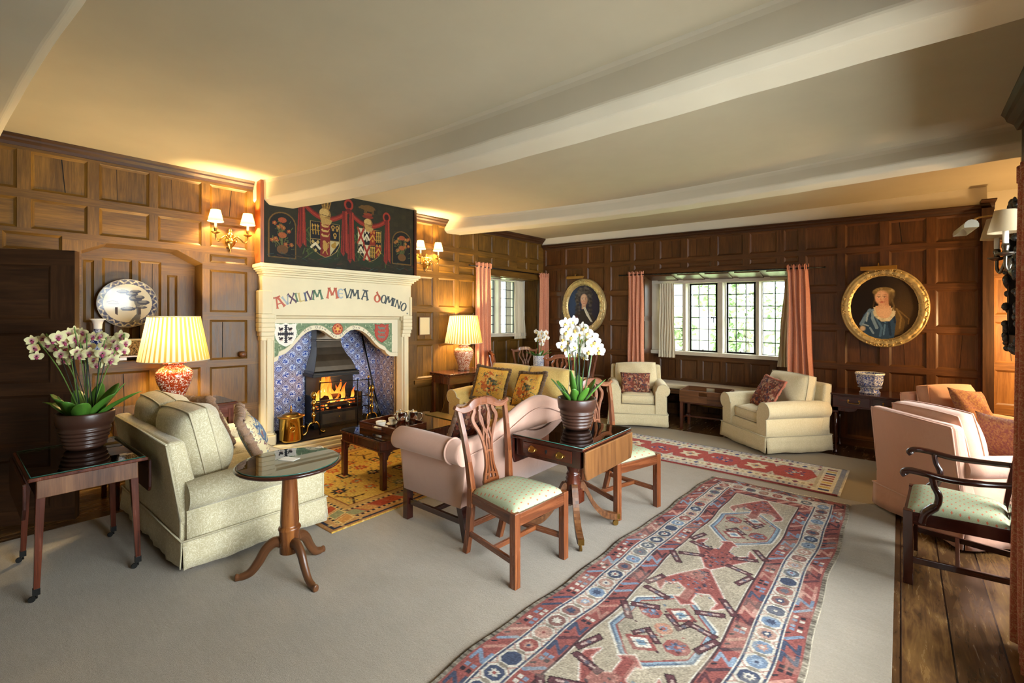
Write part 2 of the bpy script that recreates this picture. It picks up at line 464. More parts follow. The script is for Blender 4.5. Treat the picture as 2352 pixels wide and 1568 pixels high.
M['soil'] = m_plain('bark_soil', '2b1d12', .95, 0, .1, .4, .6, 60)
M['leaf'] = m_plain('orchid_leaf', '4c7a2a', .3, 0, .5, .35, .05, 12)
M['stem'] = m_plain('orchid_stem', '5d7d35', .45, 0, .4, .2)
M['stake'] = m_plain('dark_stake', '16241f', .6)
M['petal_w'] = m_plain('white_petal', 'f3efe6', .55, 0, .3, .04, **{'Subsurface Weight': .0})
M['petal_y'] = petal_mat('yellow_petal', 'd8d09c', 'c07a8c')
M['lip_p'] = m_plain('magenta_lip', '9c3f60', .5, 0, .3, .3)
M['lip_y'] = m_plain('yellow_lip', 'd8b35a', .5, 0, .3, .3)
M['gilt'] = m_plain('gilded_frame', 'c8ae76', .38, .55, .5, .3, .7, 70)
M['gilt_dull'] = m_plain('dull_gilt', 'a67c38', .45, .5, .5, .15, .15, 40)
M['blackcarve'] = m_plain('black_carved_wood', '1b1918', .35, 0, .6, .4, .7, 60)
M['paper'] = m_plain('white_card', 'f0ece2', .7)
M['white_ins'] = m_plain('white_edge', 'dfe6ee', .3)
M['linen'] = m_fabric('white_linen', 'd8cdb6', 'cdbf9f', 30, .9, 400, False, .15)
M['damask'] = m_fabric('cream_damask', 'b4a782', 'dcd4b8', 30, .72, 420, True, .3, .3)
M['damask_far'] = m_fabric('cream_slipcover', 'cbbb93', 'ddd0ad', 40, .85, 420, True, .35, .2)
M['gold_fab'] = m_fabric('golden_damask', 'bd9d57', 'd3b976', 34, .8, 420, True, .3, .2)
M['pink'] = m_fabric('dusty_pink_linen', 'b98f7c', 'cba491', 20, .9, 380, False, .22, .3)
M['pink2'] = m_fabric('salmon_linen', 'c4917a', 'd3a68f', 20, .9, 380, False, .25, .3)
M['piping'] = m_fabric('cream_piping', 'b7ab8c', 'c6ba9b', 20, .8, 380, False)
M['velvet'] = m_fabric('teal_velvet', '0f2f3d', '1d4757', 8, .6, 500, False, .25, .8)
M['fringe'] = m_fabric('brown_fringe', '7c5a41', 'b9977a', 120, .95, 500, True, .8)
M['fringe_dark'] = m_fabric('dark_fringe', '3f2a1c', '84643c', 120, .95, 500, True, .8)
M['curtain'] = m_fabric('coral_curtain', 'bd7658', 'd59a7c', 46, .85, 350, True, .12)
M['curtain_end'] = m_fabric('striped_curtain', 'a54f3c', 'c79c74', 30, .85, 350, True, .12)
M['bench'] = m_fabric('oatmeal_bench', 'b7a78a', 'cdbfa3', 60, .9, 400, False, .2)
def voroflower(name, bg, fg, sc=16, rough=.12, th=.5, bw=.1):
    t = NT(name); v = t.coord('Object'); n = t.noise(v, sc, 2, .5, 2.6)
    w = t.n('ShaderNodeTexVoronoi'); w.inputs['Scale'].default_value = sc * .75; t.l(v, w.inputs['Vector'])
    f = t.ramp(n, [(th - .035, (0, 0, 0)), (th, (1, 1, 1)), (th + bw, (1, 1, 1)), (th + bw + .03, (0, 0, 0))])
    g = t.ramp(w.outputs['Distance'], [(.16, (1, 1, 1)), (.2, (0, 0, 0))])
    col = t.mix(t.math('MAXIMUM', f, g), srgb(bg), srgb(fg)); t.bsdf(col, rough, 0, None, .5); return t.m
M['lamp_red'] = voroflower('orange_floral_porcelain', 'e9d9c4', '9a3412', 22, .12, .42, .17)
M['lamp_red2'] = voroflower('rust_floral_porcelain', 'e6d6bd', '9c4a22', 26, .12, .46, .11)
M['bluewhite'] = voroflower('blue_floral_porcelain', 'dfe0e2', '4d62a8', 40, .12, .56)
M['bluejar'] = voroflower('blue_figured_china', 'dfe0e2', '3d52a0', 26, .12, .47, .1)
M['bluevase'] = voroflower('dark_blue_porcelain', '8f97b0', '141d4c', 22, .12, .36)
M['blackwhite'] = voroflower('black_floral_china', 'd9cdb2', '2c2a33', 44, .15, .5)
def seat_mat():
    t = NT('green_seat_fabric'); v = t.coord('Object')
    sep = t.n('ShaderNodeSeparateXYZ'); t.l(v, sep.inputs[0])
    x = t.math('MULTIPLY', sep.outputs[0], 1 / .042); y = t.math('MULTIPLY', sep.outputs[1], 1 / .036)
    row = t.math('FLOOR', x); y = t.math('ADD', y, t.math('MULTIPLY', row, .5))
    dx = t.math('ABSOLUTE', t.math('SUBTRACT', t.math('FRACT', x), .5)); dy = t.math('ABSOLUTE', t.math('SUBTRACT', t.math('FRACT', y), .5))
    d = t.math('ADD', t.math('MULTIPLY', dx, 1.0), t.math('MULTIPLY', dy, 1.5)); m = t.math('LESS_THAN', d, .22)
    f = t.noise(v, 380, 2)
    base = t.ramp(f, [(.3, srgb('8d9578')), (.7, srgb('a9ae90'))])
    col = t.mix(m, base, srgb('b8674a')); t.bsdf(col, .9, 0, t.bump(f, .2, .003), .2); return t.m
M['seatfab'] = seat_mat()
def kilim_mat(name, cols, sc=30):
    t = NT(name); v = t.coord('Object'); w = t.n('ShaderNodeTexVoronoi', feature='F1', distance='MANHATTAN'); w.inputs['Scale'].default_value = sc
    t.l(v, w.inputs['Vector'])
    sp = t.n('ShaderNodeSeparateColor'); t.l(w.outputs['Color'], sp.inputs[0])
    c = t.ramp(sp.outputs[0], [(i / len(cols), srgb(k)) for i, k in enumerate(cols)], 'CONSTANT')
    f = t.noise(v, 300, 2); t.bsdf(t.mix(.25, c, srgb(cols[0])), .95, 0, t.bump(f, .3, .004), .1); return t.m
def bouquet_mat(name, bg, cols):
    t = NT(name); v = t.coord('Object'); sep = t.n('ShaderNodeSeparateXYZ'); t.l(v, sep.inputs[0])
    r = t.math('SQRT', t.math('ADD', t.math('MULTIPLY', sep.outputs[0], sep.outputs[0]), t.math('MULTIPLY', sep.outputs[1], sep.outputs[1])))
    n = t.noise(v, 24, 3, .6, .8); n2 = t.noise(v, 36, 2, .5, 1.5)
    k = t.math('SUBTRACT', t.math('ADD', n, .16), t.math('MULTIPLY', r, 2.2)); m = t.math('GREATER_THAN', k, .375)
    sprig = t.math('MULTIPLY', t.math('GREATER_THAN', n2, .60), t.math('LESS_THAN', r, .2))
    w = t.n('ShaderNodeTexVoronoi'); w.inputs['Scale'].default_value = 34; t.l(v, w.inputs['Vector']); sp = t.n('ShaderNodeSeparateColor'); t.l(w.outputs['Color'], sp.inputs[0])
    c = t.ramp(sp.outputs[0], [(i / len(cols), srgb(q)) for i, q in enumerate(cols)], 'CONSTANT')
    col = t.mix(m, t.mix(sprig, srgb(bg), srgb(cols[2])), c); f = t.noise(v, 320, 2); t.bsdf(col, .95, 0, t.bump(f, .3, .004), .1); return t.m
M['kilim'] = kilim_mat('kilim_red', ['6b3b30', '94584a', '3d3a48', 'a8795d', '7b4436', '544034', 'b59478'], 46)
M['tapestry'] = bouquet_mat('gold_tapestry', 'c99b45', ['b0602f', 'c98f48', '6a6a4a', 'a8502c', 'd0a860', '50503f'])
M['tapestry_blue'] = bouquet_mat('blue_tapestry', 'd2c299', ['4f6684', '6d8096', '8b5f58', '3f5575', 'a9a58c', '5d7288'])
M['rustcush'] = kilim_mat('mauve_weave', ['a97f66', '93625a', 'b58f6c', '8a5a63', 'a67a5a'], 90)
def glass_mat(name, tint=(.95, .98, .97), refl=.09):
    t = NT(name); tr = t.n('ShaderNodeBsdfTransparent'); tr.inputs['Color'].default_value = (*tint, 1)
    gl = t.n('ShaderNodeBsdfGlossy'); gl.inputs['Roughness'].default_value = .02; gl.inputs['Color'].default_value = (1, 1, 1, 1)
    mx = t.n('ShaderNodeMixShader'); mx.inputs[0].default_value = refl
    t.l(tr.outputs[0], mx.inputs[1]); t.l(gl.outputs[0], mx.inputs[2]); t.l(mx.outputs[0], t.out.inputs['Surface']); return t.m
M['glass'] = glass_mat('window_glass', (.90, .93, .92), .05)
def top_glass():
    t = NT('table_glass'); tr = t.n('ShaderNodeBsdfTransparent'); tr.inputs['Color'].default_value = (.93, .97, .94, 1)
    gl = t.n('ShaderNodeBsdfGlossy'); gl.inputs['Roughness'].default_value = .015
    fr = t.n('ShaderNodeFresnel'); fr.inputs['IOR'].default_value = 1.5
    f2 = t.math('MULTIPLY', fr.outputs[0], 1.6, None, True)
    mx = t.n('ShaderNodeMixShader'); t.l(f2, mx.inputs[0])
    t.l(tr.outputs[0], mx.inputs[1]); t.l(gl.outputs[0], mx.inputs[2]); t.l(mx.outputs[0], t.out.inputs['Surface']); return t.m
M['topglass'] = top_glass()
M['glass_edge'] = m_plain('green_glass_edge', '2c5c50', .1, 0, .6)
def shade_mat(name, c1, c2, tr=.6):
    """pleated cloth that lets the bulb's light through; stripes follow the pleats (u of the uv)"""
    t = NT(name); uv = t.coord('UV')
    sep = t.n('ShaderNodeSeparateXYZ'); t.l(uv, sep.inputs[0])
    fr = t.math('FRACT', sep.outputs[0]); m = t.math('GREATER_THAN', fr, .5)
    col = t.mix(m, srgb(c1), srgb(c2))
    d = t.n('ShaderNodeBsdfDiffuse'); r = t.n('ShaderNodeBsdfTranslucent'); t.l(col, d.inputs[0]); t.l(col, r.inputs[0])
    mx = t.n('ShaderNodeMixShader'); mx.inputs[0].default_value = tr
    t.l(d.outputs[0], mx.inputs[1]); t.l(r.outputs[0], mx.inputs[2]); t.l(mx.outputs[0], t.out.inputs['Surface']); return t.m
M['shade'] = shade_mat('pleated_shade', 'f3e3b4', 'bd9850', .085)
M['shade_s'] = shade_mat('small_shade', 'e6c07e', 'e6c07e', .06)
M['shade_off'] = shade_mat('unlit_shade', 'c0aa88', 'c0aa88', .25)
def tile_mat():
    t = NT('delft_tiles'); uv = t.coord('UV', (1 / .118,) * 3, (0, 0, PI / 4))
    sep = t.n('ShaderNodeSeparateXYZ'); t.l(uv, sep.inputs[0])
    fx = t.math('SUBTRACT', t.math('FRACT', sep.outputs[0]), .5); fy = t.math('SUBTRACT', t.math('FRACT', sep.outputs[1]), .5)
    r = t.math('SQRT', t.math('ADD', t.math('MULTIPLY', fx, fx), t.math('MULTIPLY', fy, fy)))
    inside = t.math('LESS_THAN', r, .36); ring = t.math('LESS_THAN', t.math('ABSOLUTE', t.math('SUBTRACT', r, .39)), .022)
    edge = t.math('GREATER_THAN', t.math('MAXIMUM', t.math('ABSOLUTE', fx), t.math('ABSOLUTE', fy)), .475)
    cx = t.math('LESS_THAN', t.math('ABSOLUTE', t.math('ABSOLUTE', t.math('SUBTRACT', t.math('ABSOLUTE', fx), t.math('ABSOLUTE', fy)))), .03)
    n = t.noise(t.coord('UV', (1, 1, 1)), 46, 3, .6, .4)
    rr = t.math('SUBTRACT', n, t.math('MULTIPLY', r, .35))
    ink = t.ramp(rr, [(.38, srgb('ccd3e4')), (.46, srgb('5f78bd')), (.55, srgb('1f358c'))])
    bg = t.ramp(t.noise(t.coord('UV'), 9, 2), [(.3, srgb('8f93b4')), (.7, srgb('b3b2c6'))])
    bg = t.mix(t.math('MULTIPLY', cx, .65), bg, srgb('6d6a3a'))
    c = t.mix(inside, bg, ink); c = t.mix(ring, c, srgb('3c3562')); c = t.mix(edge, c, srgb('4c4668'))
    t.bsdf(c, .18, 0, None, .5); return t.m
M['tile'] = tile_mat()
M['paint'] = m_attr('painted_panel', .6, 0, .2)
M['canvas'] = m_attr('oil_canvas', .55, 0, .2)
M['rug'] = m_attr('woven_rug', .95, .5, .1, 380)
M['sooty'] = m_plain('sooty_brick', '1c1512', .9, 0, .2, .4, .3, 20)
M['tree'] = m_plain('tree_leaves', '7c9166', .7, 0, .2, .35)
M['bark'] = m_plain('tree_bark', '4c4233', .9)
M['grass'] = m_plain('lawn_grass', 'a9b884', .9, 0, .1, .25)

# ------------------------------------------------------------------ the room
KX = .115; KN = math.hypot(1, KX)
def zc(y): return 3.112 - .028 * y
def zs(t): return zc(t) / zc(1.5)
def WL(t, n, z):                      # left wall: t along it, n into the room
    return (-5.8 + KX / KN * t + n / KN, t / KN - KX / KN * n, z * zs(t))
ANG_L = -math.atan(KX)                # turn of the left wall's run away from +Y
def WB(a, d, z):                      # back wall: a = X, d into the room
    return (a, 7.03 + .012 * a - d, z * (1 - .0045 * a))

def panel_wall(rects, region, holes=(), seed=1, crack=.6, depth=.016, mould=.022):
    """frame and recessed panels over region (a0,a1,z0,z1); holes are left open. Coordinates (a, d, z)."""
    R = random.Random(seed); mb = MB()
    A = sorted({region[0], region[1]} | {x for r in list(rects) + list(holes) for x in r[:2] if region[0] < x < region[1]})
    Z = sorted({region[2], region[3]} | {x for r in list(rects) + list(holes) for x in r[2:] if region[2] < x < region[3]})
    # merge cells to long rails where a whole band is free
    def inside(a, z, rs): return any(r[0] < a < r[1] and r[2] < z < r[3] for r in rs)
    allr = list(rects) + list(holes)
    for j in range(len(Z) - 1):
        z0, z1 = Z[j], Z[j + 1]; i = 0
        while i < len(A) - 1:
            a0 = A[i]
            if inside((A[i] + A[i + 1]) / 2, (z0 + z1) / 2, allr): i += 1; continue
            k = i
            while k < len(A) - 1 and not inside((A[k] + A[k + 1]) / 2, (z0 + z1) / 2, allr): k += 1
            a1 = A[k]
            q = max(1, int((a1 - a0) / .6))
            hor = (a1 - a0) > (z1 - z0) * .9 and (a1 - a0) > .14
            o = R.random() * 9 if hor else (i * 1.37) % 9
            for s_ in range(q):
                b0, b1 = a0 + (a1 - a0) * s_ / q, a0 + (a1 - a0) * (s_ + 1) / q
                I = [mb.av(p) for p in ((b0, 0, z0), (b1, 0, z0), (b1, 0, z1), (b0, 0, z1))]
                uv = [(o + z0, b0), (o + z0, b1), (o + z1, b1), (o + z1, b0)] if hor else [(o + b0, z0), (o + b1, z0), (o + b1, z1), (o + b0, z1)]
                mb.face(I, uv)
            i = k
    for (a0, a1, z0, z1) in rects:
        m = mould; o = R.random() * 9
        O = [mb.av(p) for p in ((a0, 0, z0), (a1, 0, z0), (a1, 0, z1), (a0, 0, z1))]
        Mi = [mb.av(p) for p in ((a0 + .006, -.007, z0 + .006), (a1 - .006, -.007, z0 + .006), (a1 - .006, -.007, z1 - .006), (a0 + .006, -.007, z1 - .006))]
        N_ = [mb.av(p) for p in ((a0 + m, -depth, z0 + m), (a1 - m, -depth, z0 + m), (a1 - m, -depth, z1 - m), (a0 + m, -depth, z1 - m))]
        for P_, Q_ in ((O, Mi), (Mi, N_)):
            for k in range(4):
                k2 = (k + 1) % 4; L = (a1 - a0) if k % 2 == 0 else (z1 - z0)
                mb.face((P_[k], P_[k2], Q_[k2], Q_[k]), [(o, 0), (o, L), (o + .02, L), (o + .02, 0)])
        b0, b1, c0, c1 = a0 + m, a1 - m, z0 + m, z1 - m
        hor = (a1 - a0) > 1.25 * (z1 - z0)
        cr = R.random() < crack and (z1 - z0) > .25
        sp = [b0, b0 + (b1 - b0) * (R.choice((.3, .42, .55, .66)) + R.uniform(-.05, .05)), b1] if cr and not hor else [b0, b1]
        for k in range(len(sp) - 1):
            o = R.random() * 9; e0, e1 = sp[k], sp[k + 1]
            I = [mb.av(p) for p in ((e0, -depth, c0), (e1, -depth, c0), (e1, -depth, c1), (e0, -depth, c1))]
            uv = [(o + c0, e0), (o + c0, e1), (o + c1, e1), (o + c1, e0)] if hor else [(o + e0, c0), (o + e1, c0), (o + e1, c1), (o + e0, c1)]
            mb.face(I, uv)
        if len(sp) == 3:
            x = sp[1]; sl = R.uniform(-.012, .012); w = R.choice((.0015, .002, .0035))
            I = [mb.av(p) for p in ((x - w + sl, -depth + .0012, c0), (x + w + sl, -depth + .0012, c0), (x + w - sl, -depth + .0012, c1), (x - w - sl, -depth + .0012, c1))]
            mb.face(I, None, 1)
    return mb
WMATS = [M['oak'], M['crack']]
def struct(o): o['kind'] = 'structure'; return o

# floor and ceiling
mb = MB(); mb.box(-6.6, 2.4, -2.3, 8.2, -.12, 0); struct(mb.build('floor', M['boards']))
mb = MB()
mb.grid(lambda u, v: (-6.6 + 9 * u, -2.3 + 10.5 * v, zc(-2.3 + 10.5 * v) + .012 * sin(9 * u) * sin(7 * v + 2)), 24, 28)
mb.grid(lambda u, v: (-6.6 + 9 * u, -2.3 + 10.5 * v, 3.35), 1, 1)
struct(mb.build('ceiling', M['plaster'], fix=False))

# left wall, part left of the fireplace, fireplace bay, part right of it
colL = [(-.32, -.04), (.05, .426), (.508, .869), (.949, 1.317), (1.385, 1.749), (1.823, 2.177)]
rects = []
for a in colL: rects += [(*a, 2.625, 2.955), (*a, 2.30, 2.553)]
rects += [(.341, .702, 2.12, 2.262)]
c = colL[-1]; rects += [(*c, 2.135, 2.222), (*c, 1.612, 2.06), (*c, 1.105, 1.53), (*c, .61, 1.032), (*c, .12, .53)]
for a in ((.90, 1.317), (1.385, 1.74)): rects += [(*a, .61, 1.04), (*a, .12, .53)]
NICHE = (.828, 1.757, 1.135, 2.235)
mb = panel_wall(rects, (-2.3, 2.30, 0, 3.10), [NICHE], 3)
s46 = zs(4.6)
colR = [(4.345, 4.626), (4.718, 5.021), (5.096, 5.397)]
colW = [(5.477, 5.791), (5.838, 6.164), (6.339, 6.596), (6.65, 6.887)]
WIN = (5.60, 6.90, 0, 2.20 / zs(6.2))
rr = []
for a in colR:
    for z0, z1 in ((2.60, 2.885), (2.385, 2.53), (2.20, 2.32), (1.69, 2.115), (1.20, 1.612), (.665, 1.135), (.10, .55)):
        rr.append((*a, z0 / s46, z1 / s46))
rr.append((5.46, 5.56, 1.69 / s46, 2.115 / s46)); rr.append((5.46, 5.56, 1.2 / s46, 1.6 / s46)); rr.append((5.46, 5.56, .665 / s46, 1.135 / s46))
for a in colW: rr += [(*a, 2.60 / s46, 2.885 / s46), (*a, 2.40 / s46, 2.53 / s46)]
mb2 = panel_wall(rr, (4.0, 7.25, 0, 3.10), [WIN], 5)
FIRE = (2.44, 4.03, .0, 1.52)
mb3 = panel_wall([], (2.30, 4.0, 0, 3.10), [(2.44, 4.0, 0, 1.55)], 6)
full = MB(); 
for m_ in (mb, mb2, mb3):
    b0 = len(full.v); full.v += m_.v
    for f, u, i, s_ in zip(m_.f, m_.uv, m_.mi, m_.sm): full.f.append(tuple(x + b0 for x in f)); full.uv.append(u); full.mi.append(i); full.sm.append(s_)
# niche: back, sides, chamfered head, sill
t0, t1, z0, z1 = NICHE
full.prism([(t0, 2.15), (t0, z1 + .001), (1.0, z1 + .001)], -.03, .0)
full.prism([(t1, 2.115), (1.535, z1 + .001), (t1, z1 + .001)], -.03, .0)
full.hexa([(t0 - .02, -.40, z0 - .05), (t1 + .02, -.40, z0 - .05), (t1 + .02, .012, z0 - .05), (t0 - .02, .012, z0 - .05), (t0 - .02, -.40, z0), (t1 + .02, -.40, z0), (t1 + .02, .012, z0), (t0 - .02, .012, z0)])
nb = panel_wall([(.85, .93, 1.5, 2.1), (.99, 1.22, 1.2, 2.13), (1.27, 1.46, 1.2, 2.13), (1.51, 1.60, 1.2, 2.0)], (t0 - .02, t1 + .02, z0, z1 + .03), (), 8, .3)
b0 = len(full.v); full.v += [(p[0], p[1] - .38, p[2]) for p in nb.v]
for f, u, i, s_ in zip(nb.f, nb.uv, nb.mi, nb.sm): full.f.append(tuple(x + b0 for x in f)); full.uv.append(u); full.mi.append(i); full.sm.append(s_)
full.box(t0 - .03, t0, -.40, -.001, z0, z1 + .03); full.box(t1, t1 + .03, -.40, -.001, z0, z1 + .03)
full.prism([(t0, 2.15), (1.0, z1), (1.0, z1 + .03), (t0, z1 + .03)], -.38, -.03)
full.prism([(t1, 2.115), (t1, z1 + .03), (1.535, z1 + .03), (1.535, z1)], -.38, -.03)
full.box(1.0, 1.535, -.38, -.02, z1, z1 + .03)
# ledge mouldings
full.box(.80, 1.80, 0, .022, z0 - .075, z0 - .0); full.box(4.30, 5.56, 0, .025, .585 / s46, .64 / s46)
full.box(-2.3, 2.28, 0, .018, 0, .09); full.box(4.28, 5.56, 0, .018, 0, .09)
full.warp(WL); struct(full.build('wall_left', WMATS, fix=False))
# solid core behind the left wall so nothing leaks
mb = MB(); mb.box(-2.3, t0 - .04, -.6, -.03, 0, 3.2); mb.box(t1 + .04, 2.36, -.6, -.03, 0, 3.2); mb.box(t0 - .05, t1 + .05, -.6, -.41, 0, 3.2); mb.box(t0 - .05, t1 + .05, -.42, -.05, 0, z0 - .06); mb.box(t0 - .05, t1 + .05, -.42, -.05, z1 + .04, 3.2)
mb.box(2.36, 4.12, -1.3, -.03, 1.62, 3.2); mb.box(2.36, 4.12, -1.3, -1.0, 0, 1.7)
mb.box(4.12, 5.58, -.6, -.03, 0, 3.2); mb.box(5.5, 7.3, -.6, -.03, 2.30, 3.2); mb.box(6.93, 7.3, -.9, -.03, 0, 3.2)
mb.warp(WL); struct(mb.build('wall_left_core', M['oak_dark']))
# cornice on the left wall
def cornice(mb, a0, a1, ztop, h=.085, out=.075):
    pr = [(0, ztop - h), (.012, ztop - h), (.02, ztop - h * .72), (.045, ztop - h * .5), (.05, ztop - h * .3), (out, ztop - .012), (out, ztop), (0, ztop)]
    mb.prism(pr, a0, a1, 'x')
def cornice_left(a0, a1):
    mb = MB(); k = max(1, int((a1 - a0) / .5))
    pr = [(0, -.09), (.012, -.09), (.02, -.065), (.045, -.045), (.05, -.03), (.075, -.012), (.075, .02), (0, .02)]
    for i in range(k):
        mb.prism([(p[0], 3.07 + p[1]) for p in pr], a0 + (a1 - a0) * i / k, a0 + (a1 - a0) * (i + 1) / k, 'x')
    return mb
mb = cornice_left(-2.2, 2.235); mb.M = None; mb.warp(WL); struct(mb.build('trim_1', M['oak_dark']))
mb = cornice_left(4.24, 7.1); mb.warp(WL); struct(mb.build('trim_2', M['oak_dark']))
# upper side lintel board and recess of the left window bay
mb = MB(); a0, a1, zt = WIN[0], WIN[1], WIN[3]
mb.box(a0 - .04, a1 + .04, 0, .02, zt - .005, zt + .085)
mb.box(a0, a1, -.44, -.001, zt, zt + .03)
for k in range(3): mb.box(a0 + .1 + k * .4, a0 + .42 + k * .4, -.38, -.06, zt - .012, zt)
for (x0, x1) in ((a0 - .03, a0), (a1, a1 + .03)): mb.box(x0, x1, -.44, 0, 0, zt)
for zz in ((.12, .55), (.66, 1.13), (1.2, 1.62), (1.70, 2.14)): mb.box(a1 - .012, a1, -.36, -.07, zz[0], zz[1])
wl = panel_wall([(a0 + .05 + k * .31, a0 + .29 + k * .31, .12, .62) for k in range(4)] + [(a0 + .05 + k * .31, a0 + .29 + k * .31, .70, 1.16) for k in range(4)], (a0, a1, 0, 1.235), (), 11)
b0 = len(mb.v); mb.v += [(p[0], p[1] - .42, p[2]) for p in wl.v]
for f, u, i, s_ in zip(wl.f, wl.uv, wl.mi, wl.sm): mb.f.append(tuple(x + b0 for x in f)); mb.uv.append(u); mb.mi.append(i); mb.sm.append(s_)
mb.box(a0 - .02, a1 + .02, -.62, -.44, 0, 1.235)
mb.warp(WL); struct(mb.build('trim_3', WMATS, fix=False))

# back wall with its window bay
colB = [(-4.95, -4.62), (-4.527, -4.187), (-4.094, -3.776), (-3.665, -3.323), (-3.257, -2.923), (-2.841, -2.516), (-2.427, -2.095), (-2.007, -1.672), (-1.59, -1.26), (-1.18, -1.013), (-.937, -.602), (-.524, -.189), (-.105, .223), (.299, .634)]
BAY = (-3.12, -1.0, 0, 2.165)
rr = []
for a in colB:
    rr.append((*a, 2.385, 2.665))
    if -3.3 < a[0] < -1.0: rr.append((*a, 2.238, 2.318)); continue
    rr += [(*a, 1.925, 2.318), (*a, 1.447, 1.853), (*a, .978, 1.38), (*a, .535, .908), (*a, .10, .46)]
mb = panel_wall(rr, (-5.3, .66, 0, 3.2), [BAY], 21)
mb.box(-5.3, -3.12, 0, .016, 0, .08); mb.box(-1.0, .66, 0, .016, 0, .08); mb.box(-5.3, -3.12, 0, .02, .475, .52); mb.box(-1.0, .66, 0, .02, .475, .52)
a0, a1, _, zt = BAY
mb.box(a0 - .05, a1 + .05, 0, .022, zt - .004, zt + .055)
mb.hexa([(a0, -.47, zt - .105), (a1, -.47, zt - .105), (a1, -.001, zt), (a0, -.001, zt), (a0, -.47, zt + .03), (a1, -.47, zt + .03), (a1, -.001, zt + .03), (a0, -.001, zt + .03)])
for k in range(5): x = a0 + .12 + k * .40; mb.hexa([(x, -.36, zt - .092), (x + .32, -.36, zt - .092), (x + .32, -.07, zt - .028), (x, -.07, zt - .028), (x, -.36, zt - .07), (x + .32, -.36, zt - .07), (x + .32, -.07, zt), (x, -.07, zt)])
for (x0, x1) in ((a0 - .03, a0), (a1, a1 + .03)): mb.box(x0, x1, -.47, 0, 0, zt)
for zz in ((.60, .95), (1.02, 1.45), (1.52, 2.1)): mb.box(a0, a0 + .012, -.38, -.07, zz[0], zz[1]); mb.box(a1 - .012, a1, -.38, -.07, zz[0], zz[1])
bl = panel_wall([(a0 + .10 + k * .335, a0 + .365 + k * .335, .55, .86) for k in range(6)] + [(a0 + .10 + k * .335, a0 + .365 + k * .335, .06, .42) for k in range(6)], (a0, a1, 0, .955), (), 14)
b0 = len(mb.v); mb.v += [(p[0], p[1] - .44, p[2]) for p in bl.v]
for f, u, i, s_ in zip(bl.f, bl.uv, bl.mi, bl.sm): mb.f.append(tuple(x + b0 for x in f)); mb.uv.append(u); mb.mi.append(i); mb.sm.append(s_)
mb.warp(WB); struct(mb.build('wall_back', [M['oak_back'], M['crack']], fix=False))
mb = MB(); mb.box(-5.6, a0 - .04, -.6, -.03, 0, 3.3); mb.box(a1 + .04, .70, -.6, -.03, 0, 3.3); mb.box(a0 - .1, a1 + .1, -.6, -.03, zt + .04, 3.3); mb.box(a0 - .1, a1 + .1, -.64, -.47, 0, .95)
mb.warp(WB); struct(mb.build('wall_back_core', M['oak_dark']))
mb = MB(); cornice(mb, -5.05, .655, 2.748, .075, .07); mb.warp(WB); struct(mb.build('trim_4', M['oak_dark']))
mb = MB(); mb.box(-5.15, .70, 0, .035, 2.748, 3.1); mb.warp(WB); struct(mb.build('trim_5', M['white_paint']))
# corner post, alcove beyond it
mb = MB(); mb.box(.655, .745, -.3, .10, 0, 2.70); cornice(mb, .645, .76, 2.78, .09, .19); mb.box(.66, .74, .10, .115, .1, 2.5); mb.warp(WB); struct(mb.build('trim_6', M['oak_dark']))
mb = panel_wall([(x, x + .33, z_, z2) for x in (.79, 1.2, 1.6) for z_, z2 in ((.1, .5), (.6, .98), (1.06, 1.5), (1.58, 1.98), (2.06, 2.3), (2.36, 2.5))], (.70, 2.3, 0, 2.55), (), 31)
mb.warp(lambda a, d, z: (a, 7.30 - d, z)); struct(mb.build('wall_alcove', [M['oak_warm'], M['crack']], fix=False))
mb = MB(); mb.box(.70, 2.3, 7.29, 7.5, 2.55, 3.2); mb.box(.70, 2.3, 7.32, 7.5, 0, 2.56); mb.box(2.0, 2.2, 5.6, 7.4, 0, 3.2); mb.box(.94, 2.2, 5.55, 5.70, 0, 3.2)
struct(mb.build('wall_alcove_plaster', M['white_paint']))
# right wall near the camera with a window, then the set-back stretch that carries the mirror
mb = MB(); WR = (.85, 3.05, .55, 2.25)
for (y0, y1, q0, q1) in ((-2.3, WR[0], 0, 3.3), (WR[1], 3.34, 0, 3.3), (3.34, 4.72, 2.33, 3.3), (WR[0], WR[1], 0, WR[2]), (WR[0], WR[1], WR[3], 3.3)): mb.box(.64, .84, y0, y1, q0, q1)
struct(mb.build('wall_right', M['oak_dark']))
mb = MB(); mb.box(.77, .95, 5.20, 5.72, 0, 2.45); struct(mb.build('wall_right_return', M['oak']))
mb = MB(); mb.box(.77, .95, 4.70, 5.72, 2.45, 3.3); struct(mb.build('wall_right_upper', M['white_paint']))
mb = MB(); pr = [(0, 2.86), (-.02, 2.86), (-.035, 2.90), (-.07, 2.93), (-.08, 2.96), (-.10, 2.985), (-.10, 3.02), (0, 3.02)]
mb.prism([(.64 + p[0], p[1]) for p in pr], -2.0, 4.74, 'y'); struct(mb.build('trim_7', M['oak_dark']))
mb = MB(); mb.box(.60, .64, 3.2, 3.34, 0, 2.88); struct(mb.build('trim_8', M['oak_dark']))
# wall behind the camera
mb = MB(); xs = [-6.6, -4.9, -3.2, -2.6, -.9, 1.0]
mb.box(-6.6, 1.0, -2.3, -2.1, 0, 3.4)
struct(mb.build('wall_front', M['white_paint']))

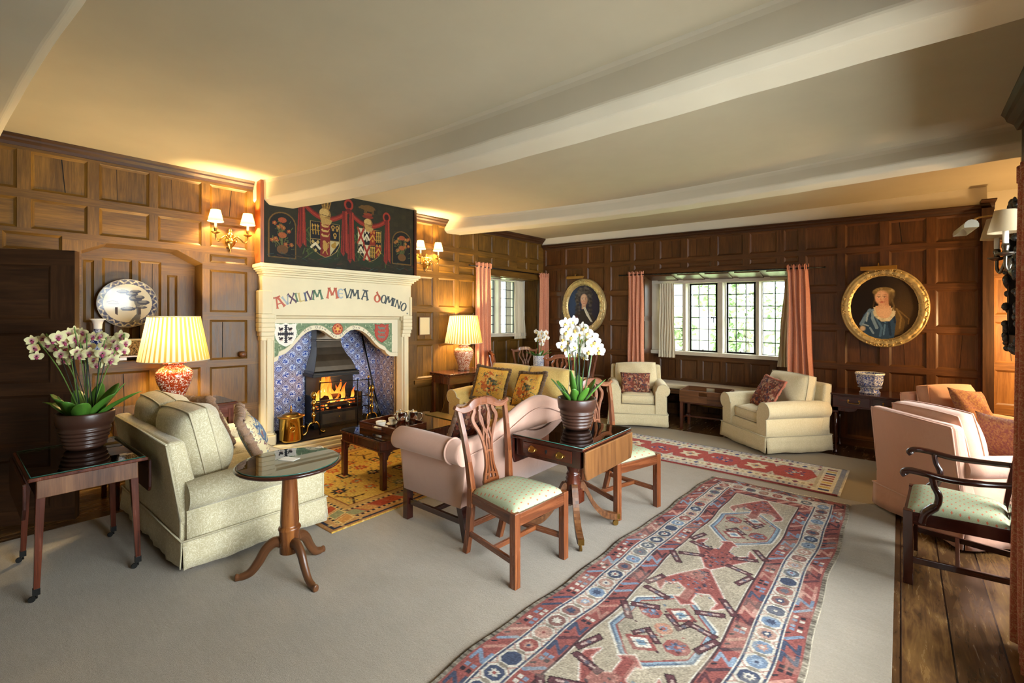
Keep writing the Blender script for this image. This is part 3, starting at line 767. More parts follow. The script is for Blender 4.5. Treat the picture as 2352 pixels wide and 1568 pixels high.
# ceiling beams (plastered)
def beam(name, path, w, drop, ch=.035):
    """path: [(x, yfront)]; soft chamfered beam running across the room"""
    mb = MB(); P = spline(path, 6); R_ = []
    prof = [(-.02, .02), (-.01, -.01), (-.004, -.03), (0, -.06), (0, -drop + ch), (ch, -drop), (w - ch, -drop), (w, -drop + ch), (w, -.09), (w + .01, -.045), (w + .035, -.02), (w + .08, 0)]
    for i, (x, y) in enumerate(P):
        wob = .002 * sin(i * 1.9)
        R_.append([mb.av((x, y + a, zc(y) + .014 + b + wob * (b < -.1))) for a, b in prof])
    for i in range(len(P) - 1):
        for k in range(len(prof) - 1): mb.face((R_[i][k], R_[i + 1][k], R_[i + 1][k + 1], R_[i][k + 1]), None, 0, False)
    o = mb.build(name, M['beam'], None, .012, 2); return struct(o)
beam('trim_9', [(-5.75, 2.20), (-5.3, 2.25), (-4.5, 2.38), (-3.6, 2.46), (-2.8, 2.51), (-1.5, 2.50), (-.3, 2.46), .64 and (.66, 2.44)], .37, .285, .06)
beam('trim_10', [(-5.5, 4.78), (-4.9, 4.86), (-4., 5.02), (-3., 5.14), (-2.2, 5.18), (-1.2, 5.14), (-.2, 5.05), (.76, 4.96)], .34, .20, .045)
beam('trim_11', [(-6.3, -.15), (-4.9, -.13), (-3.3, -.08), (-2.2, -.02), (-1, .0), (.66, .0)], .41, .34, .05)
# ------------------------------------------------------------------ world-space parts hung on a root
def wpart(mb, name, mat, root, **kw):
    """mesh built in world coordinates, stored relative to its root"""
    o = mb.build(name, mat, root, **kw)
    Mi = (Matrix.Translation(root.location) @ Matrix.Rotation(root.rotation_euler[2], 4, 'Z')).inverted()
    o.data.transform(Mi); return o
def wsheet(cv, name, mat, fn, root, **kw):
    o = cv.mask_mesh(name, mat, fn, parent=root, **kw)
    Mi = (Matrix.Translation(root.location) @ Matrix.Rotation(root.rotation_euler[2], 4, 'Z')).inverted()
    o.data.transform(Mi); return o
def WLa(X, N_, Z):
    return (-5.8 + KX / KN * X + N_ / KN, X / KN - KX / KN * N_, Z * (3.112 - .028 * X) / 3.07)
def WBa(A, D, Z): return (A, 7.03 + .012 * A - D, Z * (1 - .0045 * A))

# ------------------------------------------------------------------ fireplace
fp = thing('fireplace_surround', 'cream stone chimneypiece with painted Latin motto and shaped arch', 'fireplace', WL(3.25, .1, 0))
mb = MB()   # mantel shelf with stepped moulding, returns at both ends
for (e, n, a, b) in ((.0, .30, 2.112, 2.15), (.012, .275, 2.088, 2.112), (.03, .245, 2.070, 2.088), (.045, .215, 2.045, 2.070), (.06, .18, 2.02, 2.045)):
    mb.prism([(2.225 + e, .0), (4.225 - e, .0), (4.225 - e, n - .02), (4.205 - e, n), (2.245 + e, n), (2.225 + e, n - .02)], a, b, 'z')
mb.warp(WL); wpart(mb, 'mantel_shelf', M['stone'], fp, bevel=.006)
mb = MB(); mb.box(2.29, 4.17, -.05, .13, 1.585, 2.03)
mb.prism([(2.29, .0), (2.44, .0), (2.44, .12), (2.32, .12), (2.29, .09)], 1.53, 1.60, 'z'); mb.prism([(4.03, 0), (4.17, 0), (4.17, .09), (4.14, .12), (4.03, .12)], 1.53, 1.60, 'z')
# lintel moulding: hollow and roll
pr = [(-.05, 1.53), (.03, 1.53), (.04, 1.545), (.065, 1.555), (.075, 1.575), (.11, 1.585), (.13, 1.6), (-.05, 1.6)]
mb.prism(pr, 2.44, 4.03, 'x'); mb.warp(WL); wpart(mb, 'frieze', M['stone'], fp, bevel=.004)
for s_, x0 in ((1, 2.29), (-1, 4.17)):
    mb = MB()
    def PJ(off): return [(x0 + s_ * a, n) for a, n in off]
    def add(off, z0, z1):
        p = PJ(off); p = p if s_ > 0 else p[::-1]; mb.prism(p, z0, z1, 'z')
    add([(.0, -.05), (.155, -.05), (.155, .03), (.12, .10), (.03, .10), (0, .07)], .14, 1.6)
    add([(.05, .09), (.10, .09), (.10, .125), (.05, .125)], .28, 1.33)                    # roll on the face
    add([(-.03, -.04), (.17, -.04), (.17, .06), (.135, .15), (-.0, .15), (-.03, .12)], .13, .235)   # plinth
    add([(-.01, -.04), (.16, -.04), (.16, .04), (.125, .12), (.01, .12), (-.01, .09)], .235, .26)
    # bracket
    for k in range(6):
        z0 = 1.30 + k * .05; q = .03 * min(1, (k + 1) / 3.)
        add([(-q, 0), (.05, 0), (.13, .06), (.13, .10 + q * 1.6), (.0 - q * .3, .10 + q * 1.6), (-q, .08 + q)], z0, z0 + .05)
    add([(-.03, 0), (.03, 0), (.10, .06), (.10, .148), (-.0, .148), (-.03, .11)] if s_ > 0 else [(-.03, 0), (.0, 0), (.022, .06), (.022, .148), (-.0, .148), (-.03, .11)], 1.60, 1.86)
    mb.warp(WL); wpart(mb, 'jamb', M['stone'], fp, bevel=.008)
# shaped arch
ARCH = [(2.424, 1.036), (2.484, 1.069), (2.493, 1.113), (2.56, 1.14), (2.617, 1.183), (2.69, 1.268), (2.75, 1.34), (2.805, 1.384), (2.86, 1.408), (2.912, 1.414), (2.965, 1.41), (3.007, 1.395), (3.05, 1.365), (3.088, 1.335), (3.13, 1.305), (3.17, 1.292), (3.205, 1.298), (3.24, 1.315), (3.275, 1.35), (3.31, 1.38), (3.35, 1.402), (3.397, 1.41), (3.45, 1.406), (3.512, 1.385), (3.57, 1.345), (3.63, 1.285), (3.69, 1.215), (3.75, 1.16), (3.831, 1.117), (3.851, 1.08), (3.909, 1.036), (4.05, 1.028)]
at_ = [p[0] for p in ARCH]; az_ = [p[1] for p in ARCH]
mb = MB(); mb.prism([(t, z) for t, z in ARCH] + [(4.05, 1.56), (2.424, 1.56)], -.07, .035); mb.warp(WL); wpart(mb, 'arch_panel', M['stone'], fp)
cv = Canvas(1.62, .55, .0045, 'd8cdb0'); X0, Z0 = 2.43, 1.0
ze = np.interp(cv.X + X0, at_, az_)
fol = (cv.Y + Z0 > ze + .055) & (cv.Y + Z0 < 1.495)
fol &= (cv.X + X0 > 2.445) & (cv.X + X0 < 3.93)
cv.put(fol.astype(float), '6f8262')
for k in range(900):
    x, y = random.uniform(.02, 1.5), random.uniform(.08, .49)
    a = random.uniform(0, PI); L = random.uniform(.012, .035)
    if y + Z0 > np.interp(x + X0, at_, az_) + .06:
        cv.line([(x, y), (x + L * cos(a), y + L * sin(a) * .7)], .007, random.choice(['4f6a4e', 'a3b08e', '5d7a58', 'b9bfa0', '3c5a48']), .9)
cv.put(((cv.Y + Z0 >= 1.495) | (cv.Y + Z0 <= ze + .053)).astype(float), 'd8cdb0')
cv.put((np.abs(cv.Y + Z0 - ze - .055) < .004).astype(float), 'ab9f80', .7)
def shield(cx, zt, zb, w, col, rim):
    h = zt - zb; P = [(-.5, 0), (-.2, -.04), (0, .03), (.2, -.04), (.5, 0), (.46, -.18), (.52, -.34), (.47, -.62), (.3, -.86), (0, -1.0), (-.3, -.86), (-.47, -.62), (-.52, -.34), (-.46, -.18)]
    Q = [(cx + a * w - X0, zt + b * h - Z0) for a, b in P]
    cv.poly(Q, col); cv.line(Q, .008, rim, 1, True); return Q
shield(2.568, 1.485, 1.225, .23, 'e3dcd0', 'f3ecdc')
bx, bz = 2.568 - X0, 1.37 - Z0
cv.rect(bx - .011, bx + .011, bz - .105, bz + .105, '26232c'); cv.rect(bx - .085, bx + .085, bz - .011, bz + .011, '26232c')
for k in range(9):
    cv.ell(bx - .015, bz - .1 + k * .025, .006, .006, '26232c'); cv.ell(bx + .015, bz - .1 + k * .025, .006, .006, '26232c')
    cv.ell(bx - .08 + k * .02, bz + .014, .006, .006, '26232c'); cv.ell(bx - .08 + k * .02, bz - .014, .006, .006, '26232c')
for sx in (-1, 1):
    for sz in (-1, 1):
        px_, pz = bx + sx * .05, bz + sz * .055
        cv.ell(px_, pz, .026, .014, '2c2226', 1, 0, .5); cv.ell(px_ - .02, pz + .014, .009, .009, '2c2226'); cv.line([(px_, pz - .012), (px_ - .006, pz - .028)], .005, '8a4a2e'); cv.line([(px_ + .01, pz - .012), (px_ + .008, pz - .028)], .005, '8a4a2e')
cv.ell(3.18 - X0, 1.42 - Z0, .068, .072, '8a2f24'); cv.ell(3.18 - X0, 1.42 - Z0, .062, .066, 'a8503a')
for k in range(5):
    a = 2 * PI * k / 5 + .3; cv.ell(3.18 - X0 + .036 * cos(a), 1.42 - Z0 + .036 * sin(a), .023, .023, 'c98b4a'); cv.ell(3.18 - X0 + .036 * cos(a), 1.42 - Z0 + .036 * sin(a), .014, .014, '9c3327')
cv.ell(3.18 - X0, 1.42 - Z0, .018, .018, 'd7a54f')
shield(3.782, 1.476, 1.232, .2, 'a8463a', '8d342c')
for k in range(3):
    z = 1.425 - Z0 - k * .06; x = 3.782 - X0
    cv.ell(x, z, .05, .013, '6d7468'); cv.ell(x - .045, z + .014, .014, .014, '6d7468'); cv.line([(x + .045, z), (x + .06, z + .025), (x + .045, z + .03)], .006, '6d7468')
    for q in (-.035, -.01, .02, .04): cv.line([(x + q, z), (x + q - .008, z - .028)], .007, '6d7468')
wsheet(cv, 'painted_spandrel', M['paint'], lambda X, Y: WLa(X + X0, np.full_like(X, .0362), Y + Z0), fp, mask=lambda X, Y: (Y + Z0 > ze + .002) & (Y + Z0 < 1.548) & (X + X0 < 4.03))

# letters: flared strokes
def stroke(p, q, w, fl=1.7):
    dx, dz = q[0] - p[0], q[1] - p[1]; L = math.hypot(dx, dz) or 1; ux, uz = dx / L, dz / L; nx, nz = -uz, ux
    out = []; prof = [(0, fl), (.14, 1.05), (.5, .85), (.86, 1.05), (1, fl)]
    for t, f in prof: out.append((p[0] + dx * t + nx * w * f / 2, p[1] + dz * t + nz * w * f / 2))
    for t, f in reversed(prof): out.append((p[0] + dx * t - nx * w * f / 2, p[1] + dz * t - nz * w * f / 2))
    return out
def arcband(cx, cz, rx, rz, a0, a1, w, n=14):
    o, i = [], []
    for k in range(n + 1):
        a = a0 + (a1 - a0) * k / n; f = w * (.55 + .6 * abs(cos(a)))
        o.append((cx + (rx + f / 2) * cos(a), cz + (rz + w * .3) * sin(a))); i.append((cx + (rx - f / 2) * cos(a), cz + (rz - w * .3) * sin(a)))
    return o + i[::-1]
W_ = .17
GL = {'A': [stroke((.08, 0), (.42, 1), W_), stroke((.9, 0), (.55, 1), W_ * 1.3), stroke((.22, .38), (.75, .38), W_ * .6), stroke((.1, 1), (.85, 1), W_ * .6)],
      'V': [stroke((.05, 1), (.45, 0), W_ * 1.3), stroke((.9, 1), (.45, 0), W_ * .8)], 'X': [stroke((.05, 1), (.9, 0), W_ * 1.3), stroke((.9, 1), (.05, 0), W_ * .8)],
      'I': [stroke((.45, 0), (.45, 1), W_ * 1.4)], 'L': [stroke((.25, 0), (.25, 1), W_ * 1.3), stroke((.25, .03), (.85, .05), W_ * .8)],
      'M': [stroke((0, 0), (.2, 1), W_), stroke((.2, 1), (.5, .3), W_ * 1.2), stroke((.82, 1), (.5, .3), W_ * .8), stroke((.82, 1), (1., 0), W_ * 1.3)],
      'E': [arcband(.5, .5, .38, .48, PI * .25, PI * 1.75, W_ * 1.3), stroke((.2, .5), (.75, .5), W_ * .6)],
      'D': [arcband(.5, .36, .34, .36, 0, 2 * PI, W_ * 1.3, 20), stroke((.8, .45), (.3, 1.0), W_ * 1.1)],
      'O': [arcband(.5, .5, .36, .48, 0, 2 * PI, W_ * 1.3, 20)], 'N': [stroke((.1, 0), (.1, 1), W_), stroke((.1, 1), (.85, 0), W_ * 1.2), stroke((.85, 0), (.85, 1), W_)],
      '.': [[(.35, .0), (.65, .0), (.65, .3), (.35, .3)]]}
CL = {'r': m_plain('red_letter', 'b5573c', .6), 'b': m_plain('blue_letter', '454c66', .6), 'p': m_plain('plum_letter', '54384c', .6), 'g': m_plain('green_letter', '4e6b4e', .6), 'y': m_plain('ochre_letter', 'bfa86a', .6), 's': m_plain('slate_letter', '95a0a8', .6), 'd': m_plain('dark_letter', '3f4749', .6)}
LT = [('A', 2.465, 1.732, -22, 'r', .125), ('V', 2.545, 1.760, -20, 's', .10), ('X', 2.607, 1.784, -16, 'p', .11), ('I', 2.656, 1.796, -14, 'g', .105), ('L', 2.707, 1.803, -12, 'y', .105), ('I', 2.758, 1.806, -10, 'b', .105), ('V', 2.812, 1.826, -8, 'p', .105), ('M', 2.890, 1.835, -6, 'g', .115),
      ('M', 3.071, 1.864, -2, 'r', .13), ('E', 3.179, 1.864, 0, 's', .115), ('V', 3.267, 1.87, 1, 'd', .115), ('M', 3.357, 1.863, 3, 'd', .115), ('A', 3.498, 1.856, 6, 'd', .125), ('D', 3.669, 1.84, 9, 'r', .13), ('O', 3.757, 1.816, 13, 'd', .11), ('M', 3.843, 1.794, 15, 'd', .11), ('I', 3.908, 1.777, 17, 'd', .11), ('N', 3.972, 1.753, 19, 'd', .105), ('O', 4.055, 1.717, 22, 'd', .115), ('.', 4.11, 1.65, 0, 'd', .06)]
for ch, t, z, a, c, h in LT:
    a = -rad(a) if False else rad(-a); mb = MB()
    wd = h * (.95 if ch == 'M' else .8)
    for P in GL[ch]:
        mb.prism([(t + (p[0] - .5) * wd * cos(a) - (p[1] - .5) * h * sin(a), z + (p[0] - .5) * wd * sin(a) + (p[1] - .5) * h * cos(a)) for p in P], .128, .1335)
    mb.warp(WL); wpart(mb, 'letter', CL[c], fp)
# small motto that follows the arch band
def text_mesh(body, size):
    cu = bpy.data.curves.new('txt', 'FONT'); cu.body = body; cu.size = size; cu.align_x = 'CENTER'; cu.extrude = .0008
    o = bpy.data.objects.new('txt', cu); COL.objects.link(o)
    dg = bpy.context.evaluated_depsgraph_get(); me = bpy.data.meshes.new_from_object(o.evaluated_get(dg))
    bpy.data.objects.remove(o); return me
band = []
for k in range(400):
    t = 2.78 + (3.70 - 2.78) * k / 399; band.append((t, np.interp(t, at_, az_) + .018))
cum = [0]
for p, q in zip(band[:-1], band[1:]): cum.append(cum[-1] + math.hypot(q[0] - p[0], q[1] - p[1]))
txt = 'Heb Ddvw. Heb ddim. Dvw a digon.'; nchar = len(txt)
vs, fs = [], []
for i, ch in enumerate(txt):
    if ch == ' ': continue
    s_ = cum[-1] * (i + .5) / nchar; k = int(np.searchsorted(cum, s_)); k = min(max(k, 2), len(band) - 3)
    (t, z), (ta, za), (tb, zb) = band[k], band[k - 2], band[k + 2]; a = math.atan2(zb - za, tb - ta)
    me = text_mesh(ch, .042); b0 = len(vs)
    for v in me.vertices:
        x, y = v.co.x, v.co.y
        vs.append(WL(t + x * cos(a) - y * sin(a), .0368 + v.co.z * .4, z + x * sin(a) + y * cos(a)))
    fs += [tuple(b0 + q for q in p.vertices) for p in me.polygons]
me = bpy.data.meshes.new('motto'); me.from_pydata(vs, [], fs); me.materials.append(CL['d']); me.transform(Matrix.Translation(-fp.location)); link('motto', me, fp)
# hearth and kerb
mb = MB()
def slab(e, n, z0, z1):
    P = [(2.33 + e, -.02), (4.13 - e, -.02), (4.13 - e, n * .35), (4.07 - e, n * .8), (3.95 - e, n), (2.53 + e, n), (2.40 + e, n * .8), (2.33 + e, n * .35)]
    mb.prism(P, z0, z1, 'z')
slab(0, .30, 0, .05); slab(.015, .275, .05, .09); slab(.03, .25, .09, .125)
mb.tube([WL(*p) for p in []], .01) if False else None
mb.warp(WL); wpart(mb, 'hearth_kerb', M['stone'], fp, bevel=.012, seg=3)
mb = MB(); mb.prism([(2.42, -.7), (4.05, -.7), (4.05, .1), (3.95, .2), (2.52, .2), (2.42, .1)], .08, .142, 'z'); mb.warp(WL); wpart(mb, 'hearth_slab', M['sooty'], fp)
# tiled fireback
mb = MB()
def tq(p0, p1, z0, z1):
    I = [mb.av(q) for q in ((p0[0], p0[1], z0), (p1[0], p1[1], z0), (p1[0], p1[1], z1), (p0[0], p0[1], z1))]
    L = math.hypot(p1[0] - p0[0], p1[1] - p0[1]); o = p0[0] * 3.3
    mb.face(I, [(o, z0), (o + L, z0), (o + L, z1), (o, z1)])
tq((2.40, -.45), (4.02, -.60), .14, 1.62); tq((4.02, -.60), (4.06, -.04), .14, 1.62); tq((2.40, .0), (2.40, -.45), .14, 1.62)
mb.warp(WL); wpart(mb, 'fireback_tiles', M['tile'], fp, fix=False)
mb = MB(); mb.box(2.36, 4.1, -.75, -.08, 1.6, 1.66); mb.box(2.3, 2.39, -.75, -.05, 0, 1.6); mb.box(4.07, 4.16, -.75, -.05, 0, 1.6); mb.prism([(2.36, -.5), (4.1, -.64), (4.1, -.8), (2.36, -.8)], 0, 1.62, 'z'); mb.warp(WL); wpart(mb, 'firebox', M['sooty'], fp)

# overmantel painting
om = thing('overmantel_panel', 'dark painted overmantel panel with two coats of arms and red drapery', 'painting', WL(3.23, .2, 2.17))
mb = MB(); mb.box(2.262, 4.192, .001, .185, 2.15, 3.075); mb.warp(WL); wpart(mb, 'case', M['mahog_dark'], om)
mb = MB(); mb.box(2.25, 2.285, .001, .21, 2.15, 3.075); mb.warp(WL); wpart(mb, 'side_board', m_wood('orange_lit_oak', '5a260c', '8a451a', 'ab622c', .4), om)  # warm light on this side is put into the board's orange colour
mb = MB(); mb.box(4.165, 4.20, .001, .225, 2.15, 3.075); mb.warp(WL); wpart(mb, 'side_board', M['mahog_dark'], om)
cv = Canvas(1.885, .915, .0042, '2b2716'); OX, OZ = 2.283, 2.155
def o_(t, z): return (t - OX, z - OZ)
n1 = RNG.normal(0, 1, (cv.ny // 14 + 3, cv.nx // 14 + 3)); n1 = np.kron(n1, np.ones((14, 14)))[:cv.ny, :cv.nx]
cv.a += (n1 * .012)[..., None] * np.array([1, 1.2, .6]); cv.a = np.clip(cv.a, 0, 1)
def arch(x0, x1, zb, zt, sd):
    R = random.Random(sd); r = (x1 - x0) / 2; cx = (x0 + x1) / 2
    P = [(x0, zb), (x0, zt - r)] + [(cx - r * cos(PI * k / 12), zt - r + r * sin(PI * k / 12)) for k in range(13)] + [(x1, zb)]
    cv.poly([o_(*p) for p in P], '17140d'); cv.line([o_(*p) for p in P], .014, '6e5426', 1, True)
    stem = (cx, zb + .06)
    for k in range(13):
        fx, fz = cx + R.uniform(-.8, .8) * r, zb + .12 + (zt - zb - .2) * R.random()
        cv.line([o_(*stem), o_((cx + fx) / 2, fz - .05), o_(fx, fz)], .006, '5a6136'); 
        for q in range(5):
            a = 2 * PI * q / 5; cv.ell(*o_(fx + .013 * cos(a), fz + .013 * sin(a)), .012, .010, R.choice(['8a3f22', 'a0542c', '93602f']))
        cv.ell(*o_(fx, fz), .008, .008, 'b98a3c')
    for q in range(26):
        a = R.uniform(0, PI); x, z = cx + R.uniform(-.75, .75) * r, zb + .08 + (zt - zb - .18) * R.random()
        cv.line([o_(x, z), o_(x + .03 * cos(a), z + .03 * sin(a))], .007, R.choice(['4d5a33', '5f6a3a']))
    cv.ell(*o_(cx, zt - .085), .045, .03, '9a4a2a'); cv.ell(*o_(cx, (zb + zt) / 2), .045, .032, 'a2592f'); cv.ell(*o_(cx, zb + .09), .06, .05, '6b4a26')
arch(2.335, 2.62, 2.235, 2.74, 1); arch(3.85, 4.125, 2.30, 2.742, 2)
RED, RED2 = '8c2a1e', '5f1a14'
def swag(a, b, sag, w):
    for k, c in enumerate((RED2, RED, 'a33a28', RED)):
        P = [(a[0] + (b[0] - a[0]) * t, a[1] + (b[1] - a[1]) * t - sag * 4 * t * (1 - t) - (k - 1.5) * w / 4) for t in np.linspace(0, 1, 24)]
        cv.line([o_(*p) for p in P], w / 3.2, c)
def drop(x, z0, z1, w, sd):
    R = random.Random(sd)
    P = [(x - w * .35, z0), (x - w * .5, (z0 + z1) / 2), (x - w * .6, z1 + .05), (x - w * .2, z1), (x + w * .1, z1 + .07), (x + w * .5, z1 + .02), (x + w * .4, (z0 + z1) / 2), (x + w * .3, z0)]
    cv.poly([o_(*p) for p in P], RED)
    for q in (-.3, -.05, .2): cv.line([o_(x + q * w * .8, z0), o_(x + q * w, (z0 + z1) / 2), o_(x + q * w * 1.3, z1 + .05)], .010, RED2 if q < .1 else 'a8402c')
# green mantling behind the shields
for (sx, w) in ((2.95, .30), (3.52, .28)):
    for sgn in (-1, 1):
        cv.poly([o_(sx + sgn * .1, 2.84), o_(sx + sgn * w * .75, 2.78), o_(sx + sgn * w * .8, 2.5), o_(sx + sgn * w * .55, 2.26), o_(sx, 2.2), o_(sx, 2.5)], '26301a')
        for q in range(16):
            a = random.uniform(.2, .9); cv.line([o_(sx + sgn * w * random.uniform(.45, .8), 2.75 - .5 * a), o_(sx + sgn * w * random.uniform(.4, .85), 2.68 - .5 * a)], .012, random.choice(['4a5a2c', '37481f', '1d2a1a']))
swag((2.72, 2.88), (3.247, 2.90), .14, .06); swag((3.247, 2.90), (3.761, 2.86), .13, .06)
for (x, z, r) in ((3.247, 2.97, .06), (3.761, 2.90, .055), (2.72, 2.94, .05)):
    cv.ell(*o_(x, z), r, r * 1.2, RED); cv.ell(*o_(x, z), r * .55, r * .7, '2d120c'); cv.ell(*o_(x, z), r * .9, r * 1.1, 'a33a28', 1, 0, 0, .22); cv.ell(*o_(x, z - r * 1.3), r * .6, r * .5, RED2)
drop(2.69, 2.88, 2.36, .10, 1); drop(3.20, 2.88, 2.32, .09, 2); drop(3.285, 2.88, 2.24, .085, 3); drop(3.775, 2.86, 2.27, .09, 4)
for k in range(60):
    x = random.uniform(2.3, 4.14); z = random.uniform(2.16, 2.30); a = random.uniform(-.5, .5)
    cv.line([o_(x, z), o_(x + .06 * cos(a), z + .06 * sin(a))], .008, random.choice(['2a4550', '3d3020', '52402a', '5a2a1c', '37525c', '2b3a20']), .8)
def arms(xl, xr, zt, zb):
    w = xr - xl; h = zt - zb; cx = (xl + xr) / 2
    def q(a, b): return o_(xl + a * w, zt - b * h)
    out = [q(0, 0), q(1, 0), q(1, .62), q(.9, .8), q(.7, .93), q(.5, 1), q(.3, .93), q(.1, .8), q(0, .62)]
    return q, out, w, h
q, out, w, h = arms(2.785, 3.13, 2.70, 2.285)
cv.poly(out, '171517'); bot = lambda a0, a1: [q(a0, .5), q(a1, .5)]
cv.poly([q(.33, 0), q(.67, 0), q(.67, .95), q(.5, 1), q(.33, .95)], '7d2219')
cv.poly([q(.67, .5), q(1, .5), q(1, .62), q(.9, .8), q(.67, .95)], 'c9bd98')
for k in range(3):
    x = .06 + .09 * k; cv.line([q(x, .08), q(x + .03, .36)], .011, 'b08c3a'); cv.ell(*q(x + .015, .12), .012, .012, 'c9a04a'); cv.line([q(x - .02, .25), q(x + .06, .25)], .008, 'b08c3a')
for k in range(3):
    z = .07 + .14 * k; cv.ell(*q(.5, z + .03), .040, .013, 'c9a86a'); cv.ell(*q(.40, z), .013, .013, 'c9a86a'); cv.line([q(.6, z + .02), q(.64, z - .04)], .007, 'c9a86a')
cv.ell(*q(.5, .68), .03, .055, 'bf9a52'); cv.ell(*q(.47, .56), .02, .02, 'bf9a52'); cv.line([q(.5, .75), q(.42, .88)], .012, 'bf9a52'); cv.line([q(.5, .75), q(.58, .9)], .012, 'bf9a52'); cv.line([q(.55, .62), q(.63, .54), q(.62, .7)], .008, 'bf9a52')
for (a, b) in ((.77, .1), (.92, .1), (.84, .32)): cv.ell(*q(a, b), .022, .026, 'b5904a'); cv.ell(*q(a, b), .011, .013, '3a2a14'); cv.ell(*q(a, b + .08), .014, .012, 'b5904a')
cv.line([q(.03, .74), q(.165, .62), q(.31, .76)], .026, 'e3dccb')
for (a, b) in ((.08, .58), (.25, .58), (.17, .82)): cv.ell(*q(a, b), .013, .022, 'c9b070'); cv.line([q(a - .05, b), q(a + .05, b)], .007, 'c9b070')
cv.poly([q(.69, .9), q(.98, .55), q(.98, .64), q(.85, .84), q(.7, .94)], '1c191b'); cv.ell(*q(.8, .64), .032, .03, 'b08c3a'); cv.ell(*q(.84, .56), .016, .016, 'b08c3a')
cv.line(out, .007, 'a08a55', 1, True); cv.line([q(0, .5), q(.33, .5)], .005, 'a08a55'); cv.line([q(.67, .5), q(1, .5)], .005, 'a08a55')
q, out, w, h = arms(3.365, 3.685, 2.705, 2.29)
cells = {(0, 0): 'x', (1, 0): 'c', (2, 0): 'r', (3, 0): 'f', (0, 1): 'c', (1, 1): 'x', (2, 1): 'f', (3, 1): 'r'}
cv.poly(out, '161416')
for (i, j), k in cells.items():
    a0, a1, b0, b1 = i / 4, (i + 1) / 4, j * .5, (j + 1) * .5 if j == 0 else (.72 if i in (0, 3) else .95)
    P = [q(a0, b0), q(a1, b0), q(a1, b1), q(a0, b1)]
    if j: P = [q(a0, b0), q(a1, b0), q(a1, .97 if i == 1 else (.72 if i == 3 else .97)), q(a0, .72 if i == 0 else (.97 if i in (2,) else .92))] if i != 3 else [q(a0, b0), q(a1, b0), q(a1, .64), q(a0, .9)]
    m = (a0 + a1) / 2; bm = (b0 + min(b1, b0 + .42)) / 2
    if k == 'x': cv.poly(P, 'd6cdb6'); cv.line([q(a0, b0), q(a1, b0 + .46)], .026, '9c2d20'); cv.line([q(a1, b0), q(a0, b0 + .46)], .026, '9c2d20')
    if k == 'c':
        cv.line([q(a0 + .02, bm + .13), q(m, bm - .03), q(a1 - .02, bm + .13)], .020, 'ded7c6')
        for dx, dz in ((-.07, -.12), (.07, -.12), (0, .13)): cv.line([q(m + dx, bm + dz - .06), q(m + dx, bm + dz + .05)], .009, 'ded7c6'); cv.line([q(m + dx - .04, bm + dz), q(m + dx + .04, bm + dz)], .009, 'ded7c6')
    if k == 'r': cv.poly(P, '8a3018'); cv.line([q(a0 + .02, bm + .1), q(m, bm - .04), q(a1 - .02, bm + .1)], .016, 'c79a3c'); [cv.ell(*q(m + dx, bm + dz), .014, .018, 'c07a30') for dx, dz in ((-.06, -.13), (.06, -.13), (0, .14))]
    if k == 'f':
        for dx in (-.07, 0, .07): cv.line([q(m + dx, bm - .14), q(m + dx, bm + .16)], .011, 'b8953f'); cv.ell(*q(m + dx, bm - .15), .01, .012, 'c9a84e')
        cv.line([q(m - .1, bm - .02), q(m + .1, bm - .02)], .008, 'b8953f'); cv.line([q(m - .1, bm + .1), q(m + .1, bm + .1)], .008, 'b8953f')
cv.line([q(0, .5), q(1, .5)], .004, 'a08a55'); cv.line(out, .006, 'a08a55', 1, True)
def helm(x, z, s):
    cv.ell(*o_(x, z), .055 * s, .065 * s, '9b7a42'); cv.ell(*o_(x - .01, z + .02), .045 * s, .04 * s, 'c9ab70'); cv.poly([o_(x - .05 * s, z - .02), o_(x + .07 * s, z - .05 * s), o_(x + .05 * s, z - .09 * s), o_(x - .03 * s, z - .10 * s)], 'b8975a'); cv.line([o_(x - .05 * s, z - .005), o_(x + .055 * s, z - .02)], .006, '4a3518')
helm(2.955, 2.80, 1.25); helm(3.505, 2.775, 1.05)
for k in range(7): cv.line([o_(2.93 + k * .012, 2.87), o_(2.90 + k * .022, 2.99 + .03 * (k % 2))], .010, random.choice(['b8934a', 'a0793a', '8c6a30']))
cv.ell(*o_(3.50, 2.862), .075, .022, '7a2a1c'); cv.ell(*o_(3.50, 2.895), .06, .018, '8c3a22')
BO = '6a4d22'
cv.ell(*o_(3.51, 2.972), .085, .04, BO); cv.ell(*o_(3.43, 2.975), .035, .026, BO); cv.line([o_(3.40, 2.972), o_(3.385, 2.967)], .022, BO)
for q_ in (-.05, -.03, .05, .065): cv.line([o_(3.51 + q_, 2.95), o_(3.51 + q_, 2.905)], .014, BO)
cv.line([o_(3.59, 2.985), o_(3.61, 2.96)], .006, BO); cv.noise(.06, 1); cv.a *= np.array([.80, .76, .66])
wsheet(cv, 'painted_face', M['paint'], lambda X, Y: WLa(X + OX, np.full_like(X, .2), Y + OZ), om)

# ------------------------------------------------------------------ iron stove, grate and fire
st = thing('fire_grate', 'black iron fire grate under a bell-shaped hood in the tiled hearth', 'grate', WL(3.28, -.35, .142))
mb = MB(); rings = []
for z, t0_, t1_, n0, n1 in ((.80, 2.97, 3.55, -.18, -.50), (.86, 2.97, 3.55, -.18, -.50), (.87, 2.985, 3.535, -.20, -.50), (.93, 3.0, 3.52, -.215, -.50), (1.0, 3.02, 3.49, -.24, -.50), (1.08, 3.045, 3.44, -.28, -.50), (1.17, 3.06, 3.40, -.315, -.50), (1.25, 3.065, 3.385, -.335, -.50), (1.252, 3.055, 3.395, -.325, -.5), (1.27, 3.055, 3.395, -.325, -.5), (1.272, 3.065, 3.385, -.335, -.5), (1.62, 3.065, 3.385, -.335, -.50)):
    rings.append([mb.av((t0_, n0, z)), mb.av((t1_, n0, z)), mb.av((t1_, n1, z)), mb.av((t0_, n1, z))])
